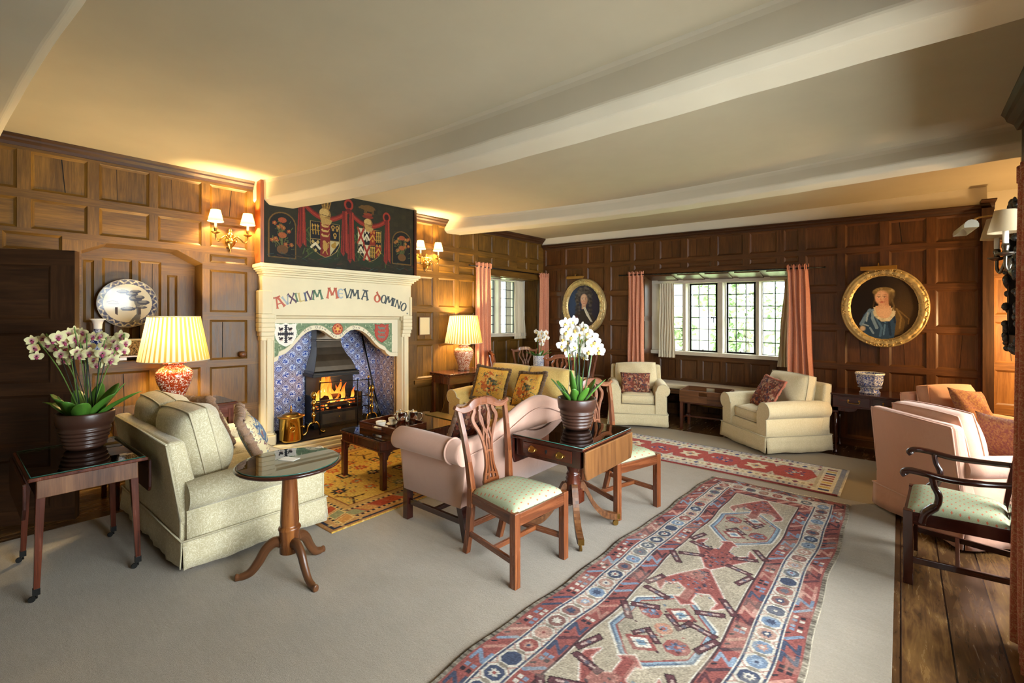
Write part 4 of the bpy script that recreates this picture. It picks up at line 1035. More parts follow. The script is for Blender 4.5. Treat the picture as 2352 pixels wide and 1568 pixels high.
for a, b in zip(rings[:-1], rings[1:]):
    for k in range(4): mb.face((a[k], a[(k + 1) % 4], b[(k + 1) % 4], b[k]))
mb.warp(WL); wpart(mb, 'hood', M['iron_hood'], st, bevel=.004)
mb = MB(); mb.box(2.955, 3.565, -.19, -.165, .80, .835); mb.box(2.96, 3.56, -.18, -.158, .842, .86); mb.box(2.955, 2.985, -.5, -.17, .80, .835); mb.warp(WL); wpart(mb, 'hood_rim', M['iron'], st, bevel=.003)
mb = MB(); mb.box(2.98, 3.62, -.50, -.47, .142, .82); mb.box(2.98, 3.0, -.5, -.2, .142, .55); mb.box(3.60, 3.62, -.5, -.2, .142, .55)
mb.box(2.99, 3.61, -.22, -.20, .142, .34); mb.box(2.97, 3.63, -.225, -.19, .335, .36); mb.box(2.98, 3.62, -.23, -.2, .142, .17)
for z in (.40, .44, .48): mb.box(2.98, 3.62, -.215, -.198, z, z + .018)
for t in (2.99, 3.61): mb.box(t - .012, t + .012, -.22, -.195, .142, .56)
mb.warp(WL); wpart(mb, 'basket', M['iron'], st, bevel=.003)
mb = MB(); mb.box(3.08, 3.52, -.205, -.193, .19, .32); mb.warp(WL); dr_ = wpart(mb, 'ash_drawer', M['iron_hood'], st, bevel=.003)
mb = MB(); mb.ball(WL(3.30, -.185, .265), .012, 10, 6); wpart(mb, 'knob', M['brass'], st)
mb = MB()
for sg, t in ((1, 2.96), (-1, 3.64)):
    for z in (.36, .50): mb.tube([(t, -.2, z), (t - sg * .05, -.12, z), (t - sg * .03, -.05, z), (t + sg * .0, -.06, z)], .008, 8)
mb.warp(WL); wpart(mb, 'side_rail', M['iron'], st)
fire = thing('log_fire', 'orange log fire burning in the iron grate', 'fire', WL(3.30, -.34, .36))
lg = m_plain('charred_log', '2a1710', .95, 0, .1, .5, .6, 30)
emb = NT('ember'); v_ = emb.coord('Object'); f_ = emb.noise(v_, 38, 3); em = emb.n('ShaderNodeEmission'); em.inputs['Strength'].default_value = .6
emb.l(emb.ramp(f_, [(.38, (.02, .008, .004)), (.55, (.9, .12, .01)), (.72, (1, .5, .1))]), em.inputs['Color']); emb.l(em.outputs[0], emb.out.inputs['Surface'])
for k, (a, b, r) in enumerate((((3.06, -.30, .41), (3.50, -.42, .43), .045), ((3.12, -.42, .42), (3.56, -.30, .42), .042), ((3.10, -.36, .49), (3.48, -.33, .50), .04), ((3.2, -.27, .40), (3.45, -.25, .40), .03))):
    mb = MB(); mb.tube([a, tuple((x + y) / 2 + .008 for x, y in zip(a, b)), b], [r, r * 1.1, r * .9], 10); mb.warp(WL); wpart(mb, 'log', lg if k != 1 else emb.m, fire)
mb = MB()
for k in range(26): mb.ball((random.uniform(3.04, 3.56), random.uniform(-.44, -.24), random.uniform(.37, .42)), random.uniform(.014, .028), 7, 5)
mb.warp(WL); wpart(mb, 'ember_bed', emb.m, fire)
fl_ = NT('flame'); uv_ = fl_.coord('UV'); sp_ = fl_.n('ShaderNodeSeparateXYZ'); fl_.l(uv_, sp_.inputs[0])
nn = fl_.noise(fl_.coord('Object', (1, 1, .45)), 26, 2)
hh = fl_.math('ADD', sp_.outputs[1], fl_.math('MULTIPLY', fl_.math('SUBTRACT', nn, .5), .5))
e_ = fl_.n('ShaderNodeEmission'); e_.inputs['Strength'].default_value = .85
fl_.l(fl_.ramp(hh, [(.0, (1, .52, .10)), (.35, (1, .34, .04)), (.8, (.9, .12, .008))]), e_.inputs['Color'])
tr_ = fl_.n('ShaderNodeBsdfTransparent'); mx_ = fl_.n('ShaderNodeMixShader')
al = fl_.math('SUBTRACT', 1.05, fl_.math('MULTIPLY', hh, .75), None, True)
fl_.l(al, mx_.inputs[0]); fl_.l(tr_.outputs[0], mx_.inputs[1]); fl_.l(e_.outputs[0], mx_.inputs[2]); fl_.l(mx_.outputs[0], fl_.out.inputs['Surface'])
for (t, n, z, h, r, lean) in ((3.12, -.33, .42, .40, .040, .02), (3.17, -.36, .42, .46, .05, .03), (3.24, -.33, .43, .36, .045, -.01), (3.30, -.36, .43, .30, .045, .03), (3.36, -.31, .43, .26, .04, .035), (3.42, -.33, .43, .24, .035, -.03), (3.05, -.33, .42, .24, .035, .03), (3.48, -.32, .43, .19, .03, .04), (3.21, -.28, .44, .24, .03, .0), (3.10, -.38, .45, .50, .04, .04), (3.38, -.38, .43, .28, .04, -.05), (3.27, -.30, .40, .16, .03, .02), (3.45, -.27, .38, .12, .02, .0), (3.16, -.26, .38, .12, .02, .02)):
    mb = MB(); ph = random.random() * 6
    def fn(u, v):
        w = r * (sin(PI * min(1, v * .9 + .1)) ** .8) * (1 - v * .55); a = 2 * PI * u
        return (t + lean * v * 3 + .02 * sin(5 * v + ph) + w * cos(a), n + .01 * sin(4 * v + ph) + w * .6 * sin(a), z + h * v)
    mb.grid(fn, 10, 12, 0, True, True); mb.warp(WL); wpart(mb, 'flame', fl_.m, fire)
# andirons
AND = [(.0, 0), (.018, .005), (.02, .03), (.014, .05), (.022, .07), (.030, .095), (.022, .12), (.012, .135), (.014, .16), (.026, .18), (.014, .20), (.014, .215), (.028, .24), (.03, .255), (.018, .275), (.012, .285), (.016, .295), (.030, .32), (.034, .345), (.028, .37), (.012, .388), (0, .392)]
for k, (t, n) in enumerate(((2.885, .03), (3.655, .0))):
    r_ = thing('andiron', ('brass andiron beside the lidded brass bucket', 'brass andiron at the far side of the fire, beyond the tea tray')[k], 'andiron', WL(t, n, .142), ANG_L, 'pair of brass andirons')
    mb = MB(); mb.lathe([(r * 1.0, z + .125) for r, z in AND], 18); mb.build('column', M['brass'], r_)
    mb = MB()
    for s_ in (-1, 1): mb.tube(spline([(0, 0, .135), (.0, s_ * .035, .14), (.0, s_ * .065, .10), (.0, s_ * .08, .04), (0, s_ * .115, .012), (0, s_ * .14, .02)], 5), [.012] * 26, 8)
    mb.build('foot', M['brass'], r_)
    mb = MB(); mb.tube([(-.01, 0, .11), (-.22, 0, .10), (-.24, 0, .02)], .010, 6); mb.build('log_bar', M['iron'], r_)
# lidded bucket
b_ = thing('coal_bucket', 'lidded brass coal bucket with lion ring handle on the hearth', 'bucket', WL(2.60, .11, .142), ANG_L)
mb = MB(); mb.lathe([(.115, 0), (.122, .004), (.125, .02), (.128, .26), (.142, .268), (.144, .276), (.13, .278)], 36); mb.build('body', M['brass'], b_)
mb = MB(); mb.lathe([(.146, .276), (.146, .281), (.102, .284), (.096, .292), (.085, .303), (.06, .314), (.03, .320), (.0, .321)], 36, rip=lambda a, z: .03 * sin(20 * a) if .29 < z < .316 else 0)
mb.lathe([(.0, .317), (.012, .319), (.01, .33), (.018, .338), (.012, .352), (.006, .36), (.011, .375), (.004, .40), (0, .405)], 14); mb.build('lid', M['brass_aged'], b_)
mb = MB(); cx_, cz_ = 0, .17
mb.tube([(.135, .028 * cos(a) - .03, .15 + .028 * sin(a)) for a in np.linspace(0, 2 * PI, 20, endpoint=False)], .005, 8, closed=True); mb.lathe([(.0, 0), (.018, 0), (.02, .008), (0, .012)], 12) if False else None
for a in range(8): mb.ball((.132, -.03 + .035 * cos(a * PI / 4) * .8, .175 + .02 * abs(sin(a * PI / 4))), .007, 6, 5)
mb.build('ring_handle', M['brass'], b_)
mb = MB(); mb.tube(spline([(.132, .06, .17), (.15, .075, .175), (.155, .09, .16), (.14, .1, .17)], 5), .006, 8); mb.build('bracket', M['brass'], b_)
# spark guard
g_ = thing('fire_guard', 'low iron spark guard with brass knobs in front of the fire', 'fire guard', WL(3.27, .1, .142), ANG_L)
mb = MB()
for t in (-.335, .29, .14): mb.tube([(.0, t, 0), (.0, t, .62)], .006, 8)
mb.tube([(0, -.335, .62), (0, .335, .60)], .006, 8); mb.tube([(0, .29, 0), (-.15, .32, .0)], .006, 6); mb.tube([(0, .335, .60), (-.02, .335, 0.0)], .006, 6); mb.tube([(0, .29, .4), (-.18, .335, .4)], .006, 6); mb.tube([(0, .29, .22), (-.18, .335, .22)], .006, 6)
mb.build('frame', M['iron'], g_)
mb = MB(); mb.grid(lambda u, v: (-.002, -.33 + .66 * u, .015 + .59 * v), 1, 1); mb.build('glass', glass_mat('guard_glass', (.93, .93, .92), .04), g_)
mb = MB()
for t in (-.335, .29): mb.lathe([(0, .62), (.012, .625), (.014, .64), (.006, .655), (0, .66)], 12, (0, t, 0))
mb.build('brass_knob', M['brass'], g_)
ir = thing('fire_poker', 'dark iron poker leaning on the tiled side of the fireplace', 'fire iron', WL(3.93, -.28, .142))
mb = MB(); mb.tube([WL(3.93, -.28, .142), WL(3.80, -.56, 1.30)], .011, 8); wpart(mb, 'shaft', M['iron'], ir)
mb = MB(); mb.tube([WL(3.80, -.56, 1.30), WL(3.795, -.57, 1.40)], [.016, .012], 8); wpart(mb, 'handle', M['iron_hood'], ir)
t_ = thing('fire_tongs', 'pale steel fire tongs standing low beside the poker', 'fire iron', WL(3.86, -.22, .142))
mb = MB(); mb.tube([WL(3.87, -.16, .142), WL(3.83, -.42, .62)], .008, 8); mb.tube([WL(3.91, -.18, .142), WL(3.83, -.42, .62)], .008, 8); wpart(mb, 'arm', M['pewter'], t_)
mb = MB(); mb.ball(WL(3.83, -.425, .63), .016, 8, 6); wpart(mb, 'handle', M['pewter'], t_)

# ------------------------------------------------------------------ things on the left wall
def sconce(loc, rz, label, lit=True, group=None, sc=1.):
    r = thing('wall_sconce', label, 'wall light', loc, rz, group)      # local: +x out of the wall, y along it
    r.scale = (sc,) * 3; met = M['brass_aged'] if lit else M['pewter']
    mb = MB(); mb.lathe([(0, -.11), (.006, -.105), (.012, -.09), (.006, -.075), (.016, -.06), (.028, -.045), (.045, -.02), (.052, 0), (.045, .02), (.03, .035), (.022, .05), (.036, .07), (.03, .09), (.012, .105), (.02, .12), (.014, .135), (.006, .15), (0, .155)], 20, (.045, 0, 0), rip=lambda a, z: .06 * sin(8 * a)); mb.box(0, .03, -.03, .03, -.05, .06); mb.build('backplate', met, r)
    for s_ in (-1, 1):
        mb = MB(); mb.tube(spline([(.07, s_ * .02, .03), (.09, s_ * .05, .06), (.10, s_ * .085, .035), (.11, s_ * .12, -.005), (.12, s_ * .145, .02), (.12, s_ * .15, .07)], 5), .008, 8)
        mb.tube(spline([(.085, s_ * .03, .05), (.09, s_ * .055, .025), (.095, s_ * .045, .0), (.09, s_ * .03, .02)], 4), .006, 6); mb.build('arm', met, r)
        mb = MB(); mb.lathe([(.004, .065), (.02, .07), (.04, .082), (.042, .086), (.015, .086), (.012, .10), (.017, .12), (.015, .135)], 18, (.12, s_ * .15, 0)); mb.build('drip_pan', met, r)
        mb = MB(); mb.lathe([(.0125, .135), (.0125, .215), (.006, .218)], 14, (.12, s_ * .15, 0)); mb.build('candle_tube', M['china'], r)
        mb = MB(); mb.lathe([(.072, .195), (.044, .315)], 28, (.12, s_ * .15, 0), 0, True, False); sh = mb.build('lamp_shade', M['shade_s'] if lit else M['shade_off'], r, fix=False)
        if lit:
            ld = bpy.data.lights.new('bulb_light', 'POINT'); ld.energy = 17; ld.color = (1, .74, .34); ld.shadow_soft_size = .016
            lo = link('bulb_light', ld, r, (.12, s_ * .15, .255))
    return r
def onL(t, n, z): return WL(t, n, z)
sconce(onL(2.0, 0, 2.36), ANG_L, 'lit two-armed brass wall sconce left of the painted overmantel', True, 'two-armed wall sconces')
sconce(onL(4.48, 0, 2.36), ANG_L, 'lit two-armed brass wall sconce right of the painted overmantel', True, 'two-armed wall sconces')
pf = thing('framed_print', 'small framed picture on the panelling beside the fireplace', 'picture', onL(4.465, .012, 1.45), ANG_L)
mb = MB(); mb.box(0, .02, -.095, .095, -.135, -.122); mb.box(0, .02, -.095, .095, .122, .135); mb.box(0, .02, -.095, -.083, -.122, .122); mb.box(0, .02, .083, .095, -.122, .122); mb.build('frame', M['walnut'], pf, bevel=.003)
mb = MB(); mb.box(0, .010, -.084, .084, -.123, .123); mb.build('print', m_plain('ivory_print', 'd9c79a', .05, 0, .8), pf)
kb = thing('door_knob', 'turned wooden knob on the panelling left of the chimneypiece', 'knob', onL(2.12, 0, 1.155), ANG_L)
mb = MB(M=Matrix.Rotation(PI / 2, 4, 'Y')); mb.lathe([(0, 0), (.03, 0), (.03, .006), (.014, .012), (.014, .03), (.03, .04), (.036, .055), (.03, .07), (.012, .078), (0, .079)], 24); mb.build('knob', M['walnut'], kb)
# niche pieces
pl = thing('charger_plate', 'huge oval blue-and-cream charger with a tree, standing in the panelled niche', 'plate', onL(1.18, -.30, 1.45), ANG_L)
cv = Canvas(.48, .48, .004, 'cfc3a4'); C0 = .24
cv.ell(C0, C0, .238, .238, '4b4d63'); 
for k in range(150):
    a = 2 * PI * k / 150; r = .214 + .012 * sin(7 * a * 3); cv.ell(C0 + r * cos(a), C0 + r * sin(a), .007, .007, random.choice(['b9b09a', 'cfc3a4', '8f8b86']))
cv.ell(C0, C0, .19, .19, 'd3c8aa'); cv.ell(C0, C0, .238, .238, '8c8478', 1, 0, 0, .03)
T_ = '6d6b66'; T2 = '4b4c57'
cv.line([(.31, .06), (.325, .14), (.32, .2), (.30, .27)], .035, T_); cv.line([(.26, .05), (.31, .12)], .025, T_); cv.line([(.32, .2), (.25, .175), (.2, .17)], .012, T_); cv.line([(.32, .22), (.38, .23)], .012, T_)
for (x, y, rx, ry) in ((.24, .185, .06, .02), (.30, .29, .055, .03), (.36, .25, .05, .022), (.27, .335, .05, .022), (.345, .20, .045, .015), (.20, .355, .05, .018), (.30, .36, .045, .015), (.33, .30, .04, .02)): cv.ell(x, y, rx, ry, T2); cv.ell(x - .005, y + .006, rx * .7, ry * .5, '8a867c')
cv.line([(.08, .25), (.12, .265), (.16, .25)], .012, '8a867c'); cv.line([(.09, .235), (.17, .235)], .006, '8a867c')
o = cv.mask_mesh('painted_face', m_attr('glazed_charger', .12), lambda X, Y: (.012 + .09 * ((X - C0) ** 2 + (Y - C0) ** 2) / .0576 * .25, X - C0, Y), mask=lambda X, Y: np.hypot(X - C0, Y - C0) <= .2385, parent=pl)
mb = MB(M=Matrix.Translation((0, 0, C0)) @ Matrix.Rotation(PI / 2, 4, 'Y')); mb.lathe([(.06, -.02), (.1, -.012), (.17, -.003), (.240, .028), (.240, .034)], 48, cap=False); mb.build('rim', M['china'], pl)
mb = MB(); mb.box(-.06, .02, -.1, -.08, -.0, .2); mb.box(-.06, .02, .08, .1, 0, .2); mb.box(-.02, .05, -.1, .1, -.315, .0) if False else None
mb.box(-.05, .06, -.11, -.09, -.315, .02); mb.box(-.05, .06, .09, .11, -.315, .02); mb.box(-.04, .0, -.11, .11, -.315, -.29); mb.build('stand', M['oak_dark'], pl)
# keep the stand on the shelf: origin is .315 above it
vz = thing('blue_vase', 'dark blue and white porcelain vase in the niche behind the orchids', 'vase', onL(.945, -.14, 1.136))
mb = MB(); mb.lathe([(.05, 0), (.055, .01), (.075, .06), (.085, .13), (.08, .19), (.06, .24), (.036, .28), (.032, .31)], 32); mb.build('body', M['bluevase'], vz)
mb = MB(); mb.lathe([(.032, .305), (.034, .35), (.045, .385), (.062, .398), (.06, .402), (.04, .385), (.03, .35)], 32, cap=False); mb.build('neck', M['china'], vz)
tr = thing('trough_planter', 'black-and-cream patterned china trough on the niche sill beside the vase', 'planter', onL(1.20, -.14, 1.136), ANG_L)
mb = MB(); pr = lambda w, d: [(-d, -w), (d, -w), (d, w), (-d, w)]
for (w, d, z) in ((0, 0, 0),): pass
mb.hexa([(-.05, -.11, .045), (.05, -.11, .045), (.05, .11, .045), (-.05, .11, .045), (-.065, -.14, .19), (.065, -.14, .19), (.065, .14, .19), (-.065, .14, .19)]); mb.build('body', M['blackwhite'], tr, bevel=.012, seg=3)
mb = MB(); mb.box(-.072, .072, -.148, .148, .188, .205); mb.box(-.05, .05, -.1, .1, 0.03, .046); 
for s_ in (-1, 1):
    for q in (-1, 1): mb.box(s_ * .035 - .015, s_ * .035 + .015, q * .075 - .03, q * .075 + .03, 0, .032)
mb.build('rim_and_feet', M['china'], tr, bevel=.005)
# ajar door at the left
dl = bpy.data.objects.new('door_1', None); COL.objects.link(dl); dl['kind'] = 'structure'
p1 = Vector((-4.93, .69)); dv = Vector((-.56, -.83)).normalized(); p0 = p1 + dv * .95
dl.location = (p0.x, p0.y, 0); dl.rotation_euler = (0, 0, math.atan2(-dv.y, -dv.x))
rc = [(.14, .80, a, b) for a, b in ((.12, .50), (.60, .98), (1.07, 1.45), (1.55, 1.96))]
mb = panel_wall(rc, (0, .95, .02, 2.075), (), 41, 0); mb.warp(lambda a, d, z: (a, -.042 - d, z)); mb.build('panelled_face', [M['oak_dark'], M['crack']], dl, fix=False)
mb = MB(); mb.box(0, .95, -.024, .02, .02, 2.075); mb.box(.93, .9505, -.0415, -.02, .02, 2.076); mb.box(0, .95, -.0415, -.02, .015, .03); mb.box(0, .95, -.0415, -.02, 2.06, 2.0765); mb.build('leaf', M['oak_dark'], dl)
# ------------------------------------------------------------------ windows
def window(idx, wallf, lights, zl, zh, d, edge, sill, leads=(3, 6)):
    """lights: [(a0,a1,casement)], stone mullions between; wallf(a,d,z) -> world"""
    r = bpy.data.objects.new('window_%d' % idx, None); COL.objects.link(r); r['kind'] = 'structure'
    r.location = wallf((edge[0] + edge[1]) / 2, d, zl)
    mb = MB(); xs = [edge[0]] + [x for l in lights for x in l[:2]] + [edge[1]]
    for k in range(0, len(xs), 2):
        a0, a1 = xs[k], xs[k + 1]; m = min(.03, (a1 - a0) * .3)
        mb.prism([(a0, d - .12), (a0 + (m if k else 0), d + .05), (a1 - (m if k + 2 < len(xs) else 0), d + .05), (a1, d - .12)], zl, zh, 'z')
    mb.box(edge[0], edge[1], d - .12, d + .055, zh, zh + (sill[1])); mb.box(edge[0], edge[1], d - .12, d + .09, zl - sill[0], zl)
    mb.warp(wallf); wpart(mb, 'stone_frame', M['stone_w'], r, bevel=.006)
    for (a0, a1, cas) in lights:
        nc, nr = leads if cas else (2, leads[1])
        mb = MB(); e = .026 if cas else .008
        for x in (a0, a1): mb.box(x - e * (x == a1), x + e * (x == a0), d - .075, d - .045, zl, zh)
        for z in (zl, zh): mb.box(a0, a1, d - .075, d - .045, z - e * (z == zh), z + e * (z == zl))
        for k in range(1, nc): x = a0 + (a1 - a0) * k / nc; mb.box(x - .006, x + .006, d - .066, d - .055, zl, zh)
        for k in range(1, nr): z = zl + (zh - zl) * k / nr; mb.box(a0, a1, d - .066, d - .055, z - .006, z + .006)
        mb.warp(wallf); f = wpart(mb, 'casement' if cas else 'leaded_light', M['iron'] if cas else M['lead'], r)
        mb = MB(); mb.box(a0, a1, d - .062, d - .060, zl, zh); mb.warp(wallf); g = mb.build('glass', M['glass'], f)
        g.data.transform(Matrix.Translation(-r.location))
        if cas:
            x = a1 - .02 if cas == 1 else a0 + .02; sg = 1 if cas == 1 else -1
            mb = MB(); z = zl + (zh - zl) * .5; mb.tube([(x - sg * .0, d - .04, z), (x - sg * .05, d - .02, z)], .010, 8); mb.tube([(x - .03 * sg, d - .03, z), (x - .03 * sg, d - .02, z - .08)], [.008, .005], 8)
            mb.ball((x - .055 * sg, d - .02, z), .014, 8, 6); mb.tube([(a0 + .07, d - .03, zl + .02), (a1 - .07, d - .03, zl + .02)], .005, 6); mb.ball(((a0 + a1) / 2, d - .03, zl + .03), .012, 8, 6)
            mb.warp(wallf); h = mb.build('latch', M['iron'], f); h.data.transform(Matrix.Translation(-r.location))
    return r
window(1, WB, [(-2.95, -2.645, 0), (-2.54, -2.13, 1), (-2.0, -1.607, 2), (-1.52, -1.2, 0)], .992, 2.03, -.40, (-3.115, -1.005), (.055, .13))
window(2, WL, [(5.80, 6.208, 0), (6.332, 6.70, 0)], 1.294, 2.27, -.40, (5.605, 6.895), (.06, .025), (3, 6))
# windows behind and beside the camera
def plain_window(idx, P):
    """P(a, z) -> world; frame of bars"""
    r = bpy.data.objects.new('window_%d' % idx, None); COL.objects.link(r); r['kind'] = 'structure'; r.location = P(.5, .0)
    mb = MB()
    for k in range(5): mb.tube([P(k / 4, 0), P(k / 4, 1)], .03, 4)
    for k in range(5): mb.tube([P(0, k / 4), P(1, k / 4)], .02, 4)
    f = wpart(mb, 'stone_frame', M['stone_w'], r)
    mb = MB(); I = [mb.av(P(a, z)) for a, z in ((0, 0), (1, 0), (1, 1), (0, 1))]; mb.face(I); wpart(mb, 'glass', M['glass'], r)
plain_window(3, lambda a, z: (.76, .85 + 2.2 * a, .55 + 1.7 * z))

# ------------------------------------------------------------------ curtains and rods
def curtain(label, loc, rz, w0, w1, h, folds, mat, amp=.035, group=None, lean=0., ruffle=True):
    r = thing('curtain', label, 'curtain', loc, rz, group)
    ph = random.random() * 6
    def fn(u, v):
        w = w0 + (w1 - w0) * (1 - v) ** 1.2
        a = amp * (.55 + .45 * (1 - v)); s_ = sin(2 * PI * folds * u + ph + .5 * sin(3 * v + ph))
        x = (u - .5) * w + lean * (1 - v) + .006 * sin(9 * v + 7 * u)
        return (x, a * s_ + .25 * a * sin(2 * PI * folds * 2.3 * u + 1), h * v)
    mb = MB(); mb.grid(fn, int(folds * 16), 24, 0, True); o = mb.build('drape', mat, r, fix=False)
    if ruffle:
        mb = MB(); mb.grid(lambda u, v: ((u - .5) * w0 * 1.06, amp * .5 * sin(2 * PI * folds * u + ph) + .014 * sin(2 * PI * folds * 3 * u), h - .02 + .075 * v + .012 * sin(2 * PI * folds * 2 * u + ph)), int(folds * 24), 4, 0, True); mb.build('heading', mat, r, fix=False)
    else:
        mb = MB(); mb.grid(lambda u, v: ((u - .5) * w0, amp * .9 * sin(2 * PI * folds * u + ph) + .004, h - .09 + .092 * v), int(folds * 16), 2, 0, True); mb.build('heading', mat, r, fix=False)
    return r
gP = 'coral window curtains'; gC = 'cream bay curtains'
bx0 = WB(-3.19, .10, 0); curtain('coral curtain left of the wide back window, behind the cream armchair', (bx0[0], bx0[1], .05), rad(.7), .25, .30, 2.13, 4, M['curtain'], .035, gP)
bx0 = WB(-1.04, .11, 0); curtain('coral curtain right of the wide back window, behind the angled armchair', (bx0[0] + .03, bx0[1], .05), rad(.7), .235, .34, 2.10, 4, M['curtain'], .04, gP, lean=.05)
q = WL(5.50, .10, 0); curtain('coral curtain behind the far table lamp, left of the small window', (q[0], q[1], .05), PI / 2 + ANG_L, .30, .34, 2.28, 4, M['curtain'], .035, gP)
q = WL(6.97, .09, 0); curtain('narrow coral curtain in the corner right of the small window', (q[0] + .02, q[1] - .06, .05), PI / 2 + ANG_L, .22, .24, 2.19, 4, M['curtain'], .03, gP)
q = WB(-2.82, -.30, 0); curtain('cream lined curtain at the left of the wide back window', (q[0] - .03, q[1], .90), 0, .23, .27, 1.16, 6, M['linen'], .016, gC, ruffle=False)
q = WB(-1.19, -.30, 0); curtain('cream lined curtain at the right of the wide back window', (q[0] + .03, q[1], .86), 0, .12, .24, 1.20, 5, M['linen'], .016, gC, lean=-.03, ruffle=False)
q = WL(6.70, -.32, 0); curtain('cream lined curtain in the small left window', (q[0], q[1], 1.13), PI / 2 + ANG_L, .22, .30, 1.04, 6, M['linen'], .02, gC, lean=.04, ruffle=False)
curtain('red-and-straw striped curtain at the right edge beside the carver chair', (.465, 3.07, .02), PI / 2, .42, .46, 2.22, 5, M['curtain_end'], .05)
def rod(label, pts, r=.009):
    o = thing('curtain_rod', label, 'curtain rod', pts[0], 0, 'twisted iron curtain rods')
    mb = MB(); mb.tube(pts, r, 8)
    n = 60
    for e in (pts[0], pts[-1]): mb.ball(e, .014, 8, 6)
    wpart(mb, 'rod', M['iron'], o)
    mb = MB()
    for s_ in (0, PI):
        L = [Vector(pts[0]).lerp(Vector(pts[-1]), k / n / 2) for k in range(2 * n + 1)]
        mb.tube([(p.x, p.y + r * .8 * cos(k * .9 + s_), p.z + r * .8 * sin(k * .9 + s_)) for k, p in enumerate(L)], r * .45, 5)
    wpart(mb, 'twist', M['iron'], o); return o
rod('twisted iron rod above the wide back window', [WB(-3.46, .10, 2.158), WB(-.72, .10, 2.152)])
rod('twisted iron rod above the small left window', [WL(5.22, .10, 2.41), WL(7.0, .10, 2.39)])

# ------------------------------------------------------------------ window seat, heating pipes
ws = thing('window_seat', 'long oatmeal cushioned window seat under the wide back window', 'bench', WB(-2.06, -.2, 0))
mb = MB(); mb.box(-3.08, -1.04, -.42, .02, .425, .46); mb.box(-3.08, -1.04, -.40, -.0, .385, .425); mb.warp(WB); wpart(mb, 'bench_board', M['walnut'], ws, bevel=.006)
mb = MB(); mb.box(-3.09, -1.03, -.42, .04, .462, .525); mb.warp(WB); wpart(mb, 'seat_cushion', M['bench'], ws, bevel=.022, seg=3)
for x in (-2.5, -1.6):
    mb = MB(); mb.box(x - .02, x + .02, -.20, -.06, .0, .39); mb.warp(WB); wpart(mb, 'bracket', M['oak_dark'], ws)
hp = thing('heating_pipe', 'brass heating pipes running under the window seat', 'pipe', WB(-2.06, -.3, 0))
for z in (.20, .32):
    mb = MB(); mb.tube([WB(-3.08, -.30, z), WB(-1.04, -.30, z)], .017, 10); wpart(mb, 'pipe', M['brass_aged'], hp)
mb = MB(); mb.tube([WB(-2.62, -.30, .0), WB(-2.62, -.30, .40)], .012, 8); mb.ball(WB(-2.58, -.28, .36), .02, 8, 6); wpart(mb, 'riser', M['brass_aged'], hp)

# ------------------------------------------------------------------ portraits
def oval_portrait(label, X, Z, rx, rz_, irx, irz, paint, gil):
    p = WB(X, .0, Z); r = thing('oval_portrait', label, 'painting', (p[0], p[1], p[2]), rad(.7))
    N_ = 96; rows = []
    mb = MB(); prof = [(0, .005), (.0, .035), (.06, .055), (.14, .062), (.22, .05), (.3, .062), (.5, .07), (.66, .055), (.74, .06), (.82, .045), (.9, .035), (1, .03)]
    for t, y in prof:
        a_, b_ = rx + (irx - rx) * t, rz_ + (irz - rz_) * t
        rows.append([mb.av((a_ * cos(2 * PI * k / N_), -y - (.006 * sin(k * 2.1) + .004 * sin(k * 5.3 + t * 20)) * (1 if .1 < t < .72 else .3), b_ * sin(2 * PI * k / N_))) for k in range(N_)])
    for A, B in zip(rows[:-1], rows[1:]):
        for k in range(N_): mb.face((A[k], A[(k + 1) % N_], B[(k + 1) % N_], B[k]), None, 0, True)
    for k in range(52): 
        a = 2 * PI * k / 52; mb.ball(((irx * 1.06) * cos(a), -.05, (irz * 1.06) * sin(a)), (.009, .007, .009), 6, 4)
    for k in range(140):
        a = random.random() * 2 * PI; q = random.choice((0, PI / 2, PI, 3 * PI / 2)); a = q + random.gauss(0, .22); t = random.uniform(.12, .5)
        mb.ball(((rx + (irx - rx) * t) * cos(a), -.062, (rz_ + (irz - rz_) * t) * sin(a)), (.012, .008, .009), 6, 4)
    mb.build('gilt_frame', gil, r)
    cv = Canvas(irx * 2.04, irz * 2.04, .004, '241a14'); paint(cv, irx * 1.02, irz * 1.02)
    cv.noise(.04); cv.mask_mesh('canvas', M['canvas'], lambda A, B: (A - irx * 1.02, -.03, B - irz * 1.02), mask=lambda A, B: ((A - irx * 1.02) / (irx * 1.015)) ** 2 + ((B - irz * 1.02) / (irz * 1.015)) ** 2 <= 1, parent=r)
    return r
